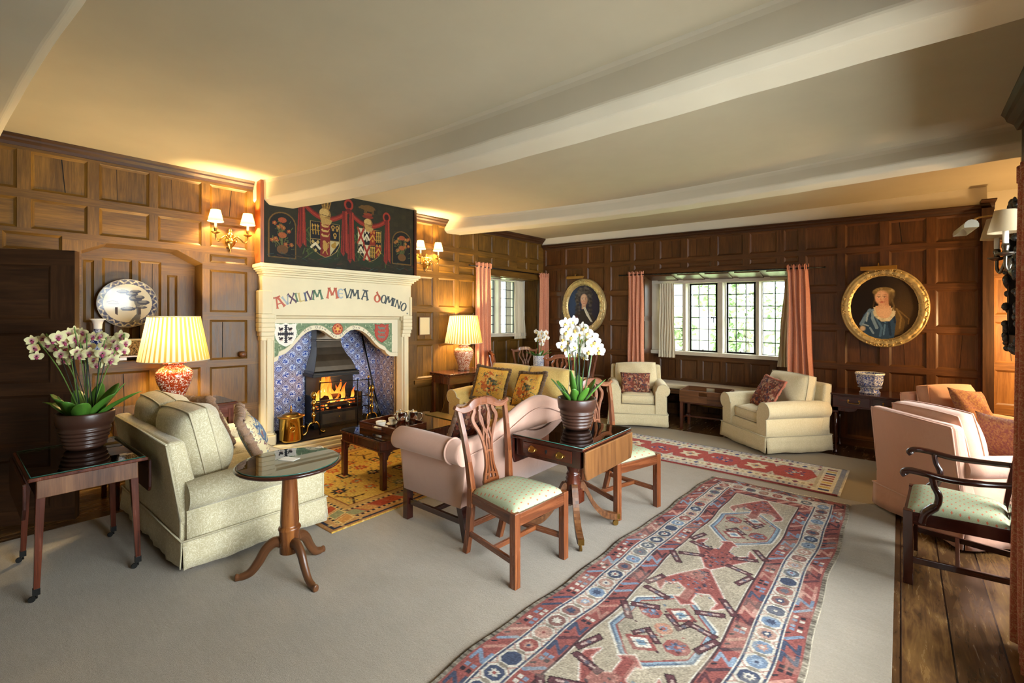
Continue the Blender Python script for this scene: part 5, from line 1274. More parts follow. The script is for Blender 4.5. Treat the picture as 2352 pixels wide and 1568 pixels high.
def lady(c, cx, cz):
    s = 1.0; E = lambda x, y, rx, ry, col, al=1., soft=.3, rot=0: c.ell(cx + x * cx, cz + y * cx, rx * cx, ry * cx, col, al, soft, rot)
    L = lambda pts, w, col, al=1.: c.line([(cx + x * cx, cz + y * cx) for x, y in pts], w * cx, col, al)
    P = lambda pts, col, al=1.: c.poly([(cx + x * cx, cz + y * cx) for x, y in pts], col, al)
    E(.5, -.1, .7, .8, '4a3720', .9, .8); E(-.5, .2, .6, .9, '1a1310', .9, .6)
    P([(.28, .05), (.42, -.1), (.62, -.5), (.55, -.95), (.1, -1.1), (.2, -.4)], '5b4728'); L([(.38, -.05), (.5, -.35), (.46, -.75)], .05, '7a6238'); L([(.45, -.12), (.72, -.42), (.7, -.6)], .04, '6d5530')
    P([(-.38, -.02), (-.58, -.25), (-.72, -.62), (-.55, -.98), (-.1, -1.2), (.3, -1.1), (.36, -.5), (.3, -.08), (.1, -.3)], '2c4668')
    for pts, w, col in (([(-.4, -.1), (-.55, -.4), (-.66, -.62)], .12, '6f8fb4'), ([(-.3, -.1), (-.32, -.4), (-.2, -.75)], .10, '7d9abb'), ([(-.46, -.2), (-.5, -.5)], .05, 'a5bcd2'), ([(-.2, -.4), (-.05, -.75), (-.1, -1.05)], .07, '4d7099'), ([(.05, -.55), (.0, -1.0)], .05, '5b7fa8'), ([(.15, -.5), (.2, -1.0)], .07, '1a2c48'), ([(-.25, -.2), (-.12, -.5), (.1, -.62)], .04, '1f3455'), ([(-.4, -.75), (-.3, -.95)], .06, '85a0c0'), ([(.28, -.2), (.33, -.55)], .06, '1b2b46'), ([(-.6, -.62), (-.45, -.68)], .05, '9db3c8')): L(pts, w, col, .9)
    E(-.62, -.78, .09, .1, 'c9b49c'); P([(-.3, .02), (-.24, -.32), (-.06, -.52), (.18, -.5), (.33, -.28), (.28, .0), (.1, -.05)], 'c9c0a6')
    P([(-.24, .06), (-.2, -.3), (0, -.42), (.16, -.38), (.24, -.15), (.2, .06)], 'd0a88a'); E(-.02, -.18, .2, .2, 'dcb698', .9, .5)
    for k in range(14): a = PI + PI * k / 13; E(.02 + .28 * cos(a), -.16 + .28 * sin(a), .05, .045, random.choice(['ded5bd', 'bdb398', 'cfc6ad']), .9, .2)
    P([(-.13, .3), (-.16, .0), (.16, .0), (.14, .3)], 'c59a7c'); E(0, .02, .16, .07, 'd3a98a', 1, .4)
    E(.02, .48, .29, .25, '8f7a52', 1, .15); E(-.05, .36, .205, .27, 'd2a386', 1, .12); E(-.09, .40, .12, .17, 'deb497', .8, .5); E(.1, .3, .08, .2, 'b98266', .7, .6)
    for k in range(16): a = PI * .02 + PI * k / 15; E(.0 + .26 * cos(a), .56 + .14 * sin(a), .065, .05, random.choice(['a58f62', '7d6842', 'b9a272']), .9, .3)
    E(.22, .35, .07, .2, '5d4a2e', .9, .4); L([(.24, .3), (.3, .05), (.26, -.1)], .05, '6d5a38', .8); L([(-.26, .3), (-.3, .05)], .04, '5a482c', .7)
    for x in (-.135, .03): E(x, .385, .04, .017, 'e0cbb6', .9, .3); E(x, .385, .019, .018, '4a3628'); L([(x - .055, .405), (x, .418), (x + .05, .405)], .012, '5a3c2a'); L([(x - .06, .455), (x, .475), (x + .055, .46)], .016, '8a6a48', .8)
    L([(-.07, .40), (-.085, .29), (-.04, .275)], .016, 'b57e62'); E(-.06, .275, .035, .02, 'c48a6e', .9, .3); L([(-.12, .205), (-.05, .215), (.03, .205)], .02, 'a04f44'); E(-.05, .19, .05, .018, 'b86458', .9, .3); E(-.16, .3, .05, .05, 'd8957c', .5, .6); E(.07, .3, .05, .05, 'c9846a', .5, .6)
def gent(c, cx, cz):
    E = lambda x, y, rx, ry, col, al=1., soft=.3, rot=0: c.ell(cx + x * cx, cz + y * cx, rx * cx, ry * cx, col, al, soft, rot)
    L = lambda pts, w, col, al=1.: c.line([(cx + x * cx, cz + y * cx) for x, y in pts], w * cx, col, al)
    P = lambda pts, col, al=1.: c.poly([(cx + x * cx, cz + y * cx) for x, y in pts], col, al)
    c.a[:] = c.c('241f2c'); E(-.7, .2, .5, 1.2, '2d3d5c', .9, .6); E(.6, .4, .6, 1, '2a2430', .8, .6)
    P([(-.35, -.2), (-.8, -.7), (-.9, -1.5), (.9, -1.5), (.75, -.8), (.4, -.25)], '33271f'); L([(-.45, -.6), (-.6, -1.0)], .18, '5c2c2c', .9); L([(-.3, -.7), (-.25, -1.2)], .08, '4a3a30', .8); L([(.3, -.5), (.55, -1.0)], .1, '3f3026', .8)
    for k in range(150):
        a = random.uniform(-.4, PI + .4); q = random.uniform(.25, .5); E(.0 + q * 1.0 * cos(a), .45 + q * 1.25 * sin(a), .075, .06, random.choice(['3a312e', '4d4440', '5b524c', '2c2523']), .85, .4)
    for k in range(70):
        sx = random.choice((-1, 1)); E(sx * random.uniform(.27, .48), random.uniform(-.4, .4), .07, .06, random.choice(['3a312e', '4a413c', '2c2523', '57493f']), .85, .4)
    P([(-.12, .1), (-.12, -.15), (.14, -.15), (.14, .1)], 'b58a6c'); E(.02, .36, .215, .32, 'c79a7d', 1, .12); E(-.02, .45, .14, .16, 'd3aa8b', .8, .5); E(.16, .3, .07, .2, 'a87658', .7, .6)
    for x in (-.07, .12): E(x, .40, .05, .024, 'e6d6c6', .9, .2); E(x, .40, .024, .024, '2e2019'); L([(x - .06, .455), (x + .055, .46)], .02, '4a3526')
    L([(.02, .41), (.0, .27), (.05, .25)], .018, 'a87052'); L([(-.05, .165), (.10, .165)], .024, '9a4f42'); E(-.1, .25, .06, .06, 'c98268', .5, .6)
    P([(-.04, -.05), (.1, -.05), (.3, -.4), (.55, -.85), (.42, -.82), (.18, -.5)], 'c9bfa8'); L([(.05, -.1), (.35, -.55), (.5, -.82)], .03, 'a59a84')
oval_portrait('oval gilt-framed portrait of a lady in blue satin, right of the back window', -.155, 1.660, .41, .465, .31, .366, lady, M['gilt'])
oval_portrait('oval gilt-framed portrait of a man in a long dark wig, left of the back window', -4.148, 1.677, .415, .47, .305, .355, gent, M['gilt'])
def picture_light(label, X, Z, w):
    p = WB(X, 0, Z); r = thing('picture_light', label, 'picture light', (p[0], p[1], p[2]), rad(.7), 'brass bar lights over the portraits')
    mb = MB(); mb.prism([(-.13, -.025), (-.09, .02), (-.17, .02), (-.185, -.025)], -w / 2, w / 2, 'x'); mb.build('shade', M['gilt_dull'], r, bevel=.004)
    mb = MB(); mb.tube(spline([(0, 0, .01), (0, -.07, .06), (0, -.13, .03)], 5), .007, 8); mb.lathe([(.012, .018), (.006, .05), (0, .06)], 10, (0, -.13, 0)); mb.build('arm', M['brass_aged'], r)
picture_light('brass picture light over the portrait of the lady', -.20, 2.115, .335)
picture_light('brass picture light over the portrait of the wigged man', -4.25, 2.155, .30)

# right wall: carved mirror seen edge-on, its light, unlit sconce
mf = thing('carved_frame', 'black carved picture frame seen edge-on on the right wall', 'picture', (.77, 5.45, 1.9))
mb = MB()
for z0, z1, y0, y1 in ((1.32, 2.45, 5.21, 5.27), (1.32, 2.45, 5.63, 5.71), (1.32, 1.42, 5.21, 5.71), (2.35, 2.45, 5.21, 5.71)): mb.box(.69, .768, y0, y1, z0, z1)
R2 = random.Random(4)
for k in range(150):
    e = R2.choice((0, 0, 1, 2)); z = R2.uniform(1.30, 2.47); y = R2.uniform(5.64, 5.72) if e == 0 else R2.uniform(5.22, 5.7)
    if e == 2: z = R2.choice((1.33, 2.44)) + R2.uniform(-.03, .03)
    if e == 1: y = R2.uniform(5.21, 5.27)
    mb.ball((R2.uniform(.675, .70), y, z), (R2.uniform(.014, .03), R2.uniform(.018, .035), R2.uniform(.018, .04)), 7, 5)
wpart(mb, 'carved_frame', M['blackcarve'], mf)
mb = MB(); mb.box(.745, .76, 5.26, 5.64, 1.41, 2.36); wpart(mb, 'dark_canvas', m_plain('dark_picture', '1d1713', .3), mf)
pl2 = thing('picture_light', 'white picture light on a long brass arm above the carved black frame', 'picture light', (.75, 5.42, 2.38))
mb = MB(); mb.tube(spline([(.765, 5.42, 2.36), (.69, 5.43, 2.385), (.58, 5.46, 2.39), (.49, 5.48, 2.385), (.455, 5.49, 2.35)], 6), .007, 8); wpart(mb, 'arm', M['brass_aged'], pl2)
mb = MB(); c_ = Vector((.445, 5.49, 2.31))
ring = [(.045 * cos(a), .05 * sin(a)) for a in np.linspace(-PI * .1, PI * 1.1, 9)]
A_ = [mb.av((c_.x + a, c_.y - .15, c_.z + b)) for a, b in ring]; B_ = [mb.av((c_.x + a - .05, c_.y + .15, c_.z + b - .03)) for a, b in ring]
for k in range(len(ring) - 1): mb.face((A_[k], A_[k + 1], B_[k + 1], B_[k]), None, 0, True)
mb.face(A_); mb.face(list(reversed(B_))); wpart(mb, 'shade', m_plain('pale_metal_shade', 'cfc8b4', .35, .3), pl2)
sconce((.77, 5.27, 1.93), PI, 'unlit two-armed wall sconce with taupe shades beside the carved black frame', False, None, 1.38)

# ------------------------------------------------------------------ outdoors
g = MB(); g.box(-60, 60, 9.2, 90, -1.3, -1.25); g.box(-60, -8.2, -40, 9.2, -1.3, -1.25); o = g.build('ground', M['grass']); o['kind'] = 'structure'
def tree(label, x, y, z0, h, r, n, sd):
    R = random.Random(sd); t = thing('tree', label, 'tree', (x, y, z0), 0, 'trees in the garden')
    mb = MB(); mb.tube([(0, 0, 0), (.1, 0, h * .3), (0, .1, h * .6)], [.18, .13, .06], 8); mb.build('trunk', M['bark'], t)
    mb = MB(); cl = [(R.uniform(-.7, .7) * r, R.uniform(-.7, .7) * r, h * R.uniform(.3, 1.0), r * R.uniform(.3, .5)) for _ in range(16)]
    for k in range(n):
        c = R.choice(cl); d = Vector((R.gauss(0, 1), R.gauss(0, 1), R.gauss(0, 1))).normalized() * c[3] * R.random() ** .4
        p = Vector(c[:3]) + d; a = Vector((R.gauss(0, 1), R.gauss(0, 1), R.gauss(0, 1))).normalized() * .16; b = a.orthogonal().normalized() * .09
        I = [mb.av(p - a), mb.av(p + b), mb.av(p + a), mb.av(p - b)]; mb.face(I)
    o = mb.build('foliage', M['tree'], t, fix=False); o['kind'] = 'stuff'; return t
tree('leafy garden tree seen through the third light of the back window', -4.6, 19.5, -1.3, 4.2, 1.7, 1500, 1)
tree('garden tree seen through the rightmost light of the back window', -1.6, 16.5, -1.3, 3.4, 1.5, 1500, 2)
tree('small pale garden tree seen through the second light of the back window', -7.6, 20.0, -1.3, 2.8, 1.0, 500, 3)
# ------------------------------------------------------------------ soft furnishing helpers
def cushion(w, d, h, border=0., pinch=.0, n=14, crown=1., sag=0.):
    """closed cushion centred on the origin lying flat: x width, y depth, z thickness"""
    mb = MB(); N_ = n
    def xy(u, v):
        su, sv = 2 * u - 1, 2 * v - 1
        px = 1 - pinch * (1 - sv * sv) ; py = 1 - pinch * (1 - su * su)
        k = 1 - .04 * (su * su * sv * sv) if border else 1
        return w / 2 * su * px * k, d / 2 * sv * py * k, su, sv
    def th(su, sv):
        f = ((1 - abs(su) ** 3.2) * (1 - abs(sv) ** 3.2)); return max(0, f) ** .55 * crown
    T, B = [], []
    for j in range(N_ + 1):
        rt, rb = [], []
        for i in range(N_ + 1):
            x, y, su, sv = xy(i / N_, j / N_); f = th(su, sv) * h / 2; lump = .012 * sin(5 * su + 3 * sv) * h / .15 * th(su, sv)
            rt.append(mb.av((x, y, border / 2 + f + lump))); 
            edge = i in (0, N_) or j in (0, N_)
            rb.append(rt[-1] if (edge and border < 1e-6) else mb.av((x, y, -border / 2 - f * .8)))
        T.append(rt); B.append(rb)
    for j in range(N_):
        for i in range(N_):
            mb.face((T[j][i], T[j][i + 1], T[j + 1][i + 1], T[j + 1][i]), None, 0, True)
            mb.face((B[j][i], B[j + 1][i], B[j + 1][i + 1], B[j][i + 1]), None, 0, True)
    per = [(0, i) for i in range(N_)] + [(j, N_) for j in range(N_)] + [(N_, i) for i in range(N_, 0, -1)] + [(j, 0) for j in range(N_, 0, -1)]
    if border > 1e-6:
        m = []
        for (j, i) in per:
            x, y, su, sv = xy(i / N_, j / N_); m.append(mb.av((x * 1.02, y * 1.02, 0)))
        L = len(per)
        for k in range(L):
            a, b = per[k], per[(k + 1) % L]; k2 = (k + 1) % L
            mb.face((m[k], m[k2], T[b[0]][b[1]], T[a[0]][a[1]]), None, 0, True); mb.face((B[a[0]][a[1]], B[b[0]][b[1]], m[k2], m[k]), None, 0, True)
    tl = [mb.v[T[j][i]] for j, i in per]; bl = [mb.v[B[j][i]] for j, i in per]
    return mb, tl, bl
def add_cushion(name, parent, mat, pmat, loc, rot, w, d, h, border=0., pinch=0., crown=1., n=14):
    mb, tl, bl = cushion(w, d, h, border, pinch, n, crown)
    o = mb.build(name, mat, parent, loc=loc, rot=rot)
    if pmat is not None:
        mb = MB(); mb.tube(tl, .006, 6, closed=True)
        if border > 1e-6: mb.tube(bl, .006, 6, closed=True)
        mb.build('piping', pmat, o)
    return o
def scatter(label, loc, rot, w, h, mat, t=.14, fringe=None, back=None, cat='cushion', group=None, fr=.022):
    """knife-edge scatter cushion standing on its edge; rot is a full euler"""
    r = thing('scatter_cushion', label, cat, loc, 0, group); r.rotation_euler = rot
    mb, tl, bl = cushion(w, h, t, 0, .07, 16); mb.build('cover', mat, r)
    if back is not None:
        mb2, _, _ = cushion(w * .985, h * .985, t * 1.04, 0, .07, 14)
        mb2.v = [(x, y, min(z, -.004) ) for x, y, z in mb2.v]; mb2.build('reverse', back, r)
    if fringe is not None:
        mb = MB(); P = []; Rr = []
        for k, p in enumerate(tl):
            q = tl[(k + 1) % len(tl)]
            for s_ in range(3):
                t_ = s_ / 3; P.append(tuple(p[i] + (q[i] - p[i]) * t_ for i in range(3))); Rr.append(fr * random.uniform(.7, 1.25))
        P = [(x * 1.02, y * 1.02, z + random.uniform(-.005, .005)) for x, y, z in P]
        mb.tube(P, Rr, 7, closed=True); mb.build('fringe', fringe, r)
    return r
def facing(fx, fy): return math.atan2(fx, -fy)
def arm_profile(xi, xo, z0, ah, r, over):
    cx, cz = xo - r + over, ah - r
    P = [(xi, z0), (xo - .01, z0), (xo - .012, cz - r * 1.0)]
    for k in range(17):
        a = -PI * .42 + (PI * 1.42) * k / 16; P.append((cx + r * cos(a), cz + r * sin(a)))
    P.append((xi, cz - r * .2)); return P
def upholstered(name, label, cat, loc, rz, W, D, sh, ah, bh, aw, mat, pip, ns=1, nb=1, r=.09, over=.03, rake=.10, skirt=.16, group=None, slope=0., backT=.16, bcw=None, feet=True, bch=.42, bcr=.18, backdrop=.0):
    t = thing(name, label, cat, loc, rz, group)
    z0 = .07 if skirt else .12
    mb = MB(); mb.box(-W / 2 + .03, W / 2 - .03, -D / 2 + .02, D / 2 - .03, z0 + .02, sh - .13); mb.build('base', mat, t, bevel=.025, seg=3)
    bw = W / 2 - .015 - backdrop
    mb = MB(); mb.hexa([(-bw, D / 2 - backT, sh - .2), (bw, D / 2 - backT, sh - .2), (bw, D / 2 - .01, sh - .2), (-bw, D / 2 - .01, sh - .2), (-bw + .02, D / 2 - backT * .8 + rake, bh), (bw - .02, D / 2 - backT * .8 + rake, bh), (bw - .02, D / 2 + rake - .02, bh), (-bw + .02, D / 2 + rake - .02, bh)])
    bk = mb.build('backrest', mat, t, bevel=.03, seg=4)
    mb = MB(); yb = D / 2 + rake - .02
    mb.tube([(-bw + .03, yb - .004, bh - .012), (bw - .03, yb - .004, bh - .012)], .006, 6); mb.tube([(-bw + .02, D / 2 - .012, sh - .15), (-bw + .03, yb - .004, bh - .02)], .006, 6); mb.tube([(bw - .02, D / 2 - .012, sh - .15), (bw - .03, yb - .004, bh - .02)], .006, 6); mb.build('piping', pip, bk)
    mb = MB(); mb.box(-bw + .01, bw - .01, D / 2 - .05, D / 2 - .005, z0 + .02, sh - .15); mb.build('back_panel', mat, t, bevel=.012)
    for s_ in (-1, 1):
        P = arm_profile(W / 2 - aw, W / 2 - .01, z0 + .02, ah, r, over)
        if s_ < 0: P = [(-x, z) for x, z in P][::-1]
        mb = MB(); nseg = 6; ys = [-D / 2, -D / 2 + .02] + [-D / 2 + .02 + (D - .05) * k / nseg for k in range(1, nseg + 1)]
        rows = []
        for y in ys:
            f = (y + D / 2) / D; ins = .97 if y == ys[0] else 1
            cx = sum(p[0] for p in P) / len(P); cz = sum(p[1] for p in P) / len(P)
            rows.append([mb.av((cx + (x - cx) * ins, y, (cz + (z - cz) * ins) + (slope * f + .012 * sin(PI * f)) * max(0, (z - .3) / .3))) for x, z in P])
        for A, B in zip(rows[:-1], rows[1:]):
            for k in range(len(P)): mb.face((A[k], A[(k + 1) % len(P)], B[(k + 1) % len(P)], B[k]), None, 0, True)
        mb.face(list(reversed(rows[0]))); mb.face(rows[-1])
        a = mb.build('arm', mat, t)
        mb = MB(); mb.tube([(x, -D / 2 + .004, z) for x, z in P], .0065, 6, closed=False); mb.build('piping', pip, a)
    iw = W - 2 * aw
    for k in range(ns):
        w = iw / ns; x = -iw / 2 + w * (k + .5)
        add_cushion('seat_cushion', t, mat, pip, (x, -.04, sh - .06), (0, 0, 0), w - .008, D - backT - .02, .075, .11)
    bcw = bcw or iw
    for k in range(nb):
        w = bcw / nb; x = -bcw / 2 + w * (k + .5); tilt = rad(78)
        add_cushion('back_cushion', t, mat, pip, (x, D / 2 - backT - .07 + rake * .5, sh + bch * .5 - .0), (tilt, rad(random.uniform(-2, 2)), rad(random.uniform(-3, 3))), w - .01, bch, bcr, .10, -.01, 1.)
    if skirt:
        mb = MB(); e = .012
        C_ = [(-W / 2 + .0, -D / 2 - e), (W / 2 - .0, -D / 2 - e), (W / 2, D / 2), (-W / 2, D / 2)]
        for q in range(4):
            a, b = Vector(C_[q]), Vector(C_[(q + 1) % 4]); L = (b - a).length; nrm = Vector(((b - a).y, -(b - a).x)).normalized(); ph = random.random() * 6
            def fn(u, v):
                p = a.lerp(b, .004 + .992 * u); o = (1 - v) * (.012 + .006 * sin(L * u * 21 + ph) + .004 * sin(L * u * 47 + ph)) 
                return (p.x + nrm.x * o, p.y + nrm.y * o, .03 + .006 * sin(L * u * 9 + ph) * (1 - v) + (skirt) * v)
            mb.grid(fn, max(10, int(L * 26)), 3)
        s_ = mb.build('skirt', mat, t, fix=False); so = s_.modifiers.new('th', 'SOLIDIFY'); so.thickness = .006
        mb = MB(); mb.tube([(x * 1.004, y * 1.004, .03 + skirt) for x, y in C_], .006, 6, closed=True); mb.build('piping', pip, s_)
    if feet:
        for sx in (-1, 1):
            for sy in (-1, 1):
                mb = MB(); mb.lathe([(.022, 0), (.034, .012), (.04, .035), (.034, .06), (.03, .075)], 16, (sx * (W / 2 - .07), sy * (D / 2 - .06), 0)); mb.build('foot', M['walnut'], t)
    return t

# ------------------------------------------------------------------ carpets and rugs
cp = tag(MB().box(-4.81, -.03, -2.05, 4.93, 0, .010).build('carpet', M['carpet'], bevel=.004), 'large plain beige carpet covering most of the floor', 'carpet')
tag(MB().box(-4.81, .30, 4.932, 6.385, 0, .009).build('carpet', M['carpet_tan'], bevel=.004), 'tan carpet strip under the two cream armchairs and the red runner', 'carpet')
def add_octo(c, x, y, r, cols):
    P = [(x + r * cos(PI / 8 + k * PI / 4), y + r * sin(PI / 8 + k * PI / 4)) for k in range(8)]
    c.poly(P, cols[0]); Q = [(x + r * .62 * (1 if k % 2 else .55) * cos(k * PI / 8), y + r * .62 * (1 if k % 2 else .55) * sin(k * PI / 8)) for k in range(16)]
    c.poly(Q, cols[1]); c.ell(x, y, r * .2, r * .2, cols[2])
def big_rug():
    W, H = 1.17, 3.96; c = Canvas(W, H, .0055, 'a89a82')
    RD, WH, BL, NV, DK = '9a4a44', 'cfc6b6', '6f87a6', '3d4763', '4a2f33'
    c.rect(0, W, 0, H, '7e7464'); e = .022
    c.rect(e, W - e, e * .6, H - e * .6, RD)
    a1 = e + .105; c.rect(a1 - .016, W - a1 + .016, .105 - .012, H - .105 + .012, WH); c.rect(a1 - .008, W - a1 + .008, .101, H - .101, NV)
    c.rect(a1, W - a1, .11, H - .11, WH); a2 = a1 + .108; c.rect(a2, W - a2, .215, H - .215, NV); c.rect(a2 + .007, W - a2 - .007, .222, H - .222, WH); c.rect(a2 + .013, W - a2 - .013, .228, H - .228, RD)
    a3 = a2 + .10; c.rect(a3, W - a3, .315, H - .315, DK); c.rect(a3 + .006, W - a3 - .006, .32, H - .32, WH); c.rect(a3 + .014, W - a3 - .014, .33, H - .33, 'ab9b82')
    R = random.Random(5); pal = ['6f87a6', '3d4763', '8a5a52', 'b98a78', '5a5f6a', '9a4a44']
    mid = (a1 + a2) / 2; k = 0; y = .16
    while y < H - .12:
        for x in (mid, W - mid): add_octo(c, x, y, .047, [R.choice(pal), R.choice(['cfc6b6', 'c08a78', '3d4763', '8fa3bb']), R.choice(['9a4a44', '3d4763', 'd8cfc0'])]); c.poly([(x - .05, y + .058), (x, y + .046), (x + .05, y + .058), (x, y + .07)], '8a7d6c'); c.line([(x - .053, y + .03), (x - .03, y + .058), (x - .053, y + .086)], .007, 'b88a7a'); c.line([(x + .053, y + .03), (x + .03, y + .058), (x + .053, y + .086)], .007, 'b88a7a')
        y += .1165
    x = mid + .1165
    while x < W - mid - .05:
        for y in (.163, H - .163): add_octo(c, x, y, .045, [R.choice(pal), R.choice(['cfc6b6', 'c08a78', '3d4763']), '9a4a44'])
        x += .113
    def zmot(x, y, s, horiz=False):
        q = R.choice(['cf8f7e', '6f87a6', '3d4763', '4a3038', 'b77a6a', '7c93ad', '5d3238']); t = R.choice((0, 1, 2))
        T_ = lambda a, b: (x + (b if horiz else a), y + (a if horiz else b))
        if t == 0: c.line([T_(-.03, -.035), T_(-.03, .03), T_(.03, -.03), T_(.03, .035)], .017, q)
        elif t == 1: c.line([T_(-.03, -.03), T_(.032, .03)], .02, q); c.line([T_(-.032, .02), T_(-.02, .035)], .012, '2f2a33')
        else:
            for dx, dy in ((-.015, -.015), (.015, -.015), (-.015, .015), (.015, .015)): c.rect(*(sorted((T_(dx - .011, 0)[0], T_(dx + .011, 0)[0])) if not horiz else sorted((x + dy - .011, x + dy + .011))), *(sorted((y + dy - .011, y + dy + .011)) if not horiz else sorted((y + dx - .011, y + dx + .011))), R.choice(['cfc6b6', '6f87a6', '2f2a33']))
    y = .08
    while y < H - .06:
        for x in (e + .052, W - e - .052): zmot(x, y, 1)
        for x in (a2 + .056, W - a2 - .056):
            if .25 < y < H - .25: zmot(x, y, 1)
        y += .088
    x = .18
    while x < W - .15:
        zmot(x, .055, 1, True); zmot(x, H - .055, 1, True)
        if .3 < x < W - .3: zmot(x, .275, 1, True); zmot(x, H - .275, 1, True)
        x += .088
    cx = W / 2
    def zig(P, w, col, teeth=None):
        c.line(P, w, col, 1, True)
        if teeth:
            for (x1, y1), (x2, y2) in zip(P, P[1:] + P[:1]):
                L = math.hypot(x2 - x1, y2 - y1); n = max(2, int(L / .03)); nx, ny = (y2 - y1) / L, -(x2 - x1) / L
                for k in range(n):
                    t = (k + .5) / n; px, py = x1 + (x2 - x1) * t, y1 + (y2 - y1) * t
                    c.poly([(px - (x2 - x1) / L * .013, py - (y2 - y1) / L * .013), (px + (x2 - x1) / L * .013, py + (y2 - y1) / L * .013), (px + nx * .024, py + ny * .024)], teeth)
    def para(x, y, L, w, rot, col='5d3238', inn='b99a90'):
        d = (cos(rot), sin(rot)); n = (-d[1], d[0])
        P = [(x + a * L * d[0] + b * w * n[0], y + a * L * d[1] + b * w * n[1]) for a, b in ((-.5, -.5), (.5, -.1), (.5, .5), (-.5, .1))]
        c.poly(P, col); Q = [(x + a * L * d[0] + b * w * n[0], y + a * L * d[1] + b * w * n[1]) for a, b in ((-.3, -.2), (.3, .0), (.3, .2), (-.3, .0))]; c.poly(Q, inn); c.ell(x, y, .012, .012, '5d5a6a'); c.line(P, .005, '2f2024', 1, True)
    def hexm(cy, h=.62, w=.40):
        P = [(cx, cy - h / 2 - .03), (cx - w * .22, cy - h * .40), (cx - w / 2, cy - h * .2), (cx - w / 2, cy + h * .2), (cx - w * .22, cy + h * .40), (cx, cy + h / 2 + .03), (cx + w * .22, cy + h * .40), (cx + w / 2, cy + h * .2), (cx + w / 2, cy - h * .2), (cx + w * .22, cy - h * .40)]
        P = [(cx - w * .10, cy - h / 2), (cx - w / 2, cy - h * .23), (cx - w / 2, cy + h * .23), (cx - w * .10, cy + h / 2), (cx + w * .10, cy + h / 2), (cx + w / 2, cy + h * .23), (cx + w / 2, cy - h * .23), (cx + w * .10, cy - h / 2)]
        zig(P, .036, 'd3cabb', 'd3cabb'); zig(P, .014, '5a6d86'); Pi = [(cx + (x - cx) * .9, cy + (y - cy) * .92) for x, y in P]; c.poly(Pi, 'a5977f'); c.line(Pi, .012, '9a4a44', 1, True); c.line([(cx + (x - cx) * .95, cy + (y - cy) * .96) for x, y in P], .012, '7f9ab0', 1, True)
        for sx, sy, k in ((-1, .55, 0), (1, -.55, 0), (-.25, -1.05, 1), (.3, 1.0, 1)):
            x, y = cx + sx * .105, cy + sy * .16
            if k == 0:
                add_octo(c, x, y, .062, ['9a4a44', '5f7090', '9a4a44']); 
                for q in range(6): c.ell(x + .035 * cos(q), y + .035 * sin(q * 1.3), .009, .009, R.choice(['3d4763', '7d97b2', 'c98a7c']))
            else:
                c.poly([(x - .085, y), (x, y - .07), (x + .085, y), (x, y + .07)], '93443f'); c.poly([(x - .055, y), (x, y - .045), (x + .055, y), (x, y + .045)], 'd8d0c2'); c.poly([(x - .03, y), (x, y - .024), (x + .03, y), (x, y + .024)], '6f8fa8'); c.line([(x - .04, y - .03), (x + .04, y + .03)], .005, '3a3c4c')
        for sx, sy, rt in ((-.75, -.5, .9), (.8, .45, .9), (.1, .5, 2.3), (-.1, -.5, 2.3)): para(cx + sx * .09, cy + sy * .18, .10, .05, rt)
        add_octo(c, cx, cy, .045, ['b9795f', '6d88a2', '9a4a44'])
        for q in range(14): c.ell(cx + R.uniform(-.15, .15), cy + R.uniform(-.22, .22), .009, .007, R.choice(['9a4a44', '5a6d86', '4a2f33']))
    def half(cy, s):
        P = [(cx - .012, cy), (cx - .19, cy + s * .30), (cx - .19, cy + s * .34), (cx - .14, cy + s * .40), (cx - .15, cy + s * .32), (cx - .09, cy + s * .26), (cx - .03, cy + s * .30), (cx - .03, cy + s * .40), (cx - .055, cy + s * .41), (cx, cy + s * .46), (cx + .055, cy + s * .41), (cx + .03, cy + s * .40), (cx + .03, cy + s * .30), (cx + .09, cy + s * .26), (cx + .15, cy + s * .32), (cx + .14, cy + s * .40), (cx + .19, cy + s * .34), (cx + .19, cy + s * .30), (cx + .012, cy)]
        zig(P, .020, 'd0c4b6'); c.poly(P, '94453f'); zig(P, .007, 'c77f74')
        for k in range(70):
            y = R.uniform(.04, .32); x = R.uniform(-1, 1) * y * .52
            c.rect(cx + x - .008, cx + x + .008, cy + s * y - .006, cy + s * y + .006, R.choice(['4a3f52', '5a6d86', 'b56a60', '3a2a34']))
    for cy in (3.77 - .80, 2.31 - .80, .85 - .80 + .0): 
        if cy > .4: hexm(cy)
    half(3.02 - .80, 1); half(3.02 - .80, -1); half(1.58 - .80, 1); half(1.58 - .80, -1); half(4.42 - .80, -1)
    for cy in (2.62, 3.33, 1.9, 1.15, 2.97, 1.51):
        for sx in (-1, 1):
            x = cx + sx * .205
            if cy in (2.62, 1.15, 3.33, 1.9):
                para(x, cy - .80 + .08, .15, .065, PI / 2 + sx * .5); para(x - sx * .06, cy - .80 - .04, .15, .065, sx * .35)
                para(x, cy - .80 - .30, .15, .065, PI / 2 - sx * .5); para(x - sx * .06, cy - .80 - .20, .15, .065, -sx * .35)
    for y in np.arange(.02, H, .03): c.rect(0, e, y, y + .012, R.choice(['5a5044', '9a8f7c', '3f3830'])); c.rect(W - e, W, y, y + .012, R.choice(['5a5044', '9a8f7c', 'b3a893']))
    n = RNG.normal(0, 1, (c.ny // 22 + 2, c.nx // 22 + 2)); n = np.kron(n, np.ones((22, 22)))[:c.ny, :c.nx]; c.a *= (1 + .03 * n)[..., None]
    m = ((n > .9) * .30)[..., None]; c.a = c.a * (1 - m) + c.c('a89880') * m
    g_ = c.a.mean(-1, keepdims=True); c.a = c.a * .80 + g_ * .20; c.a = .05 + c.a * .84
    c.noise(.09)
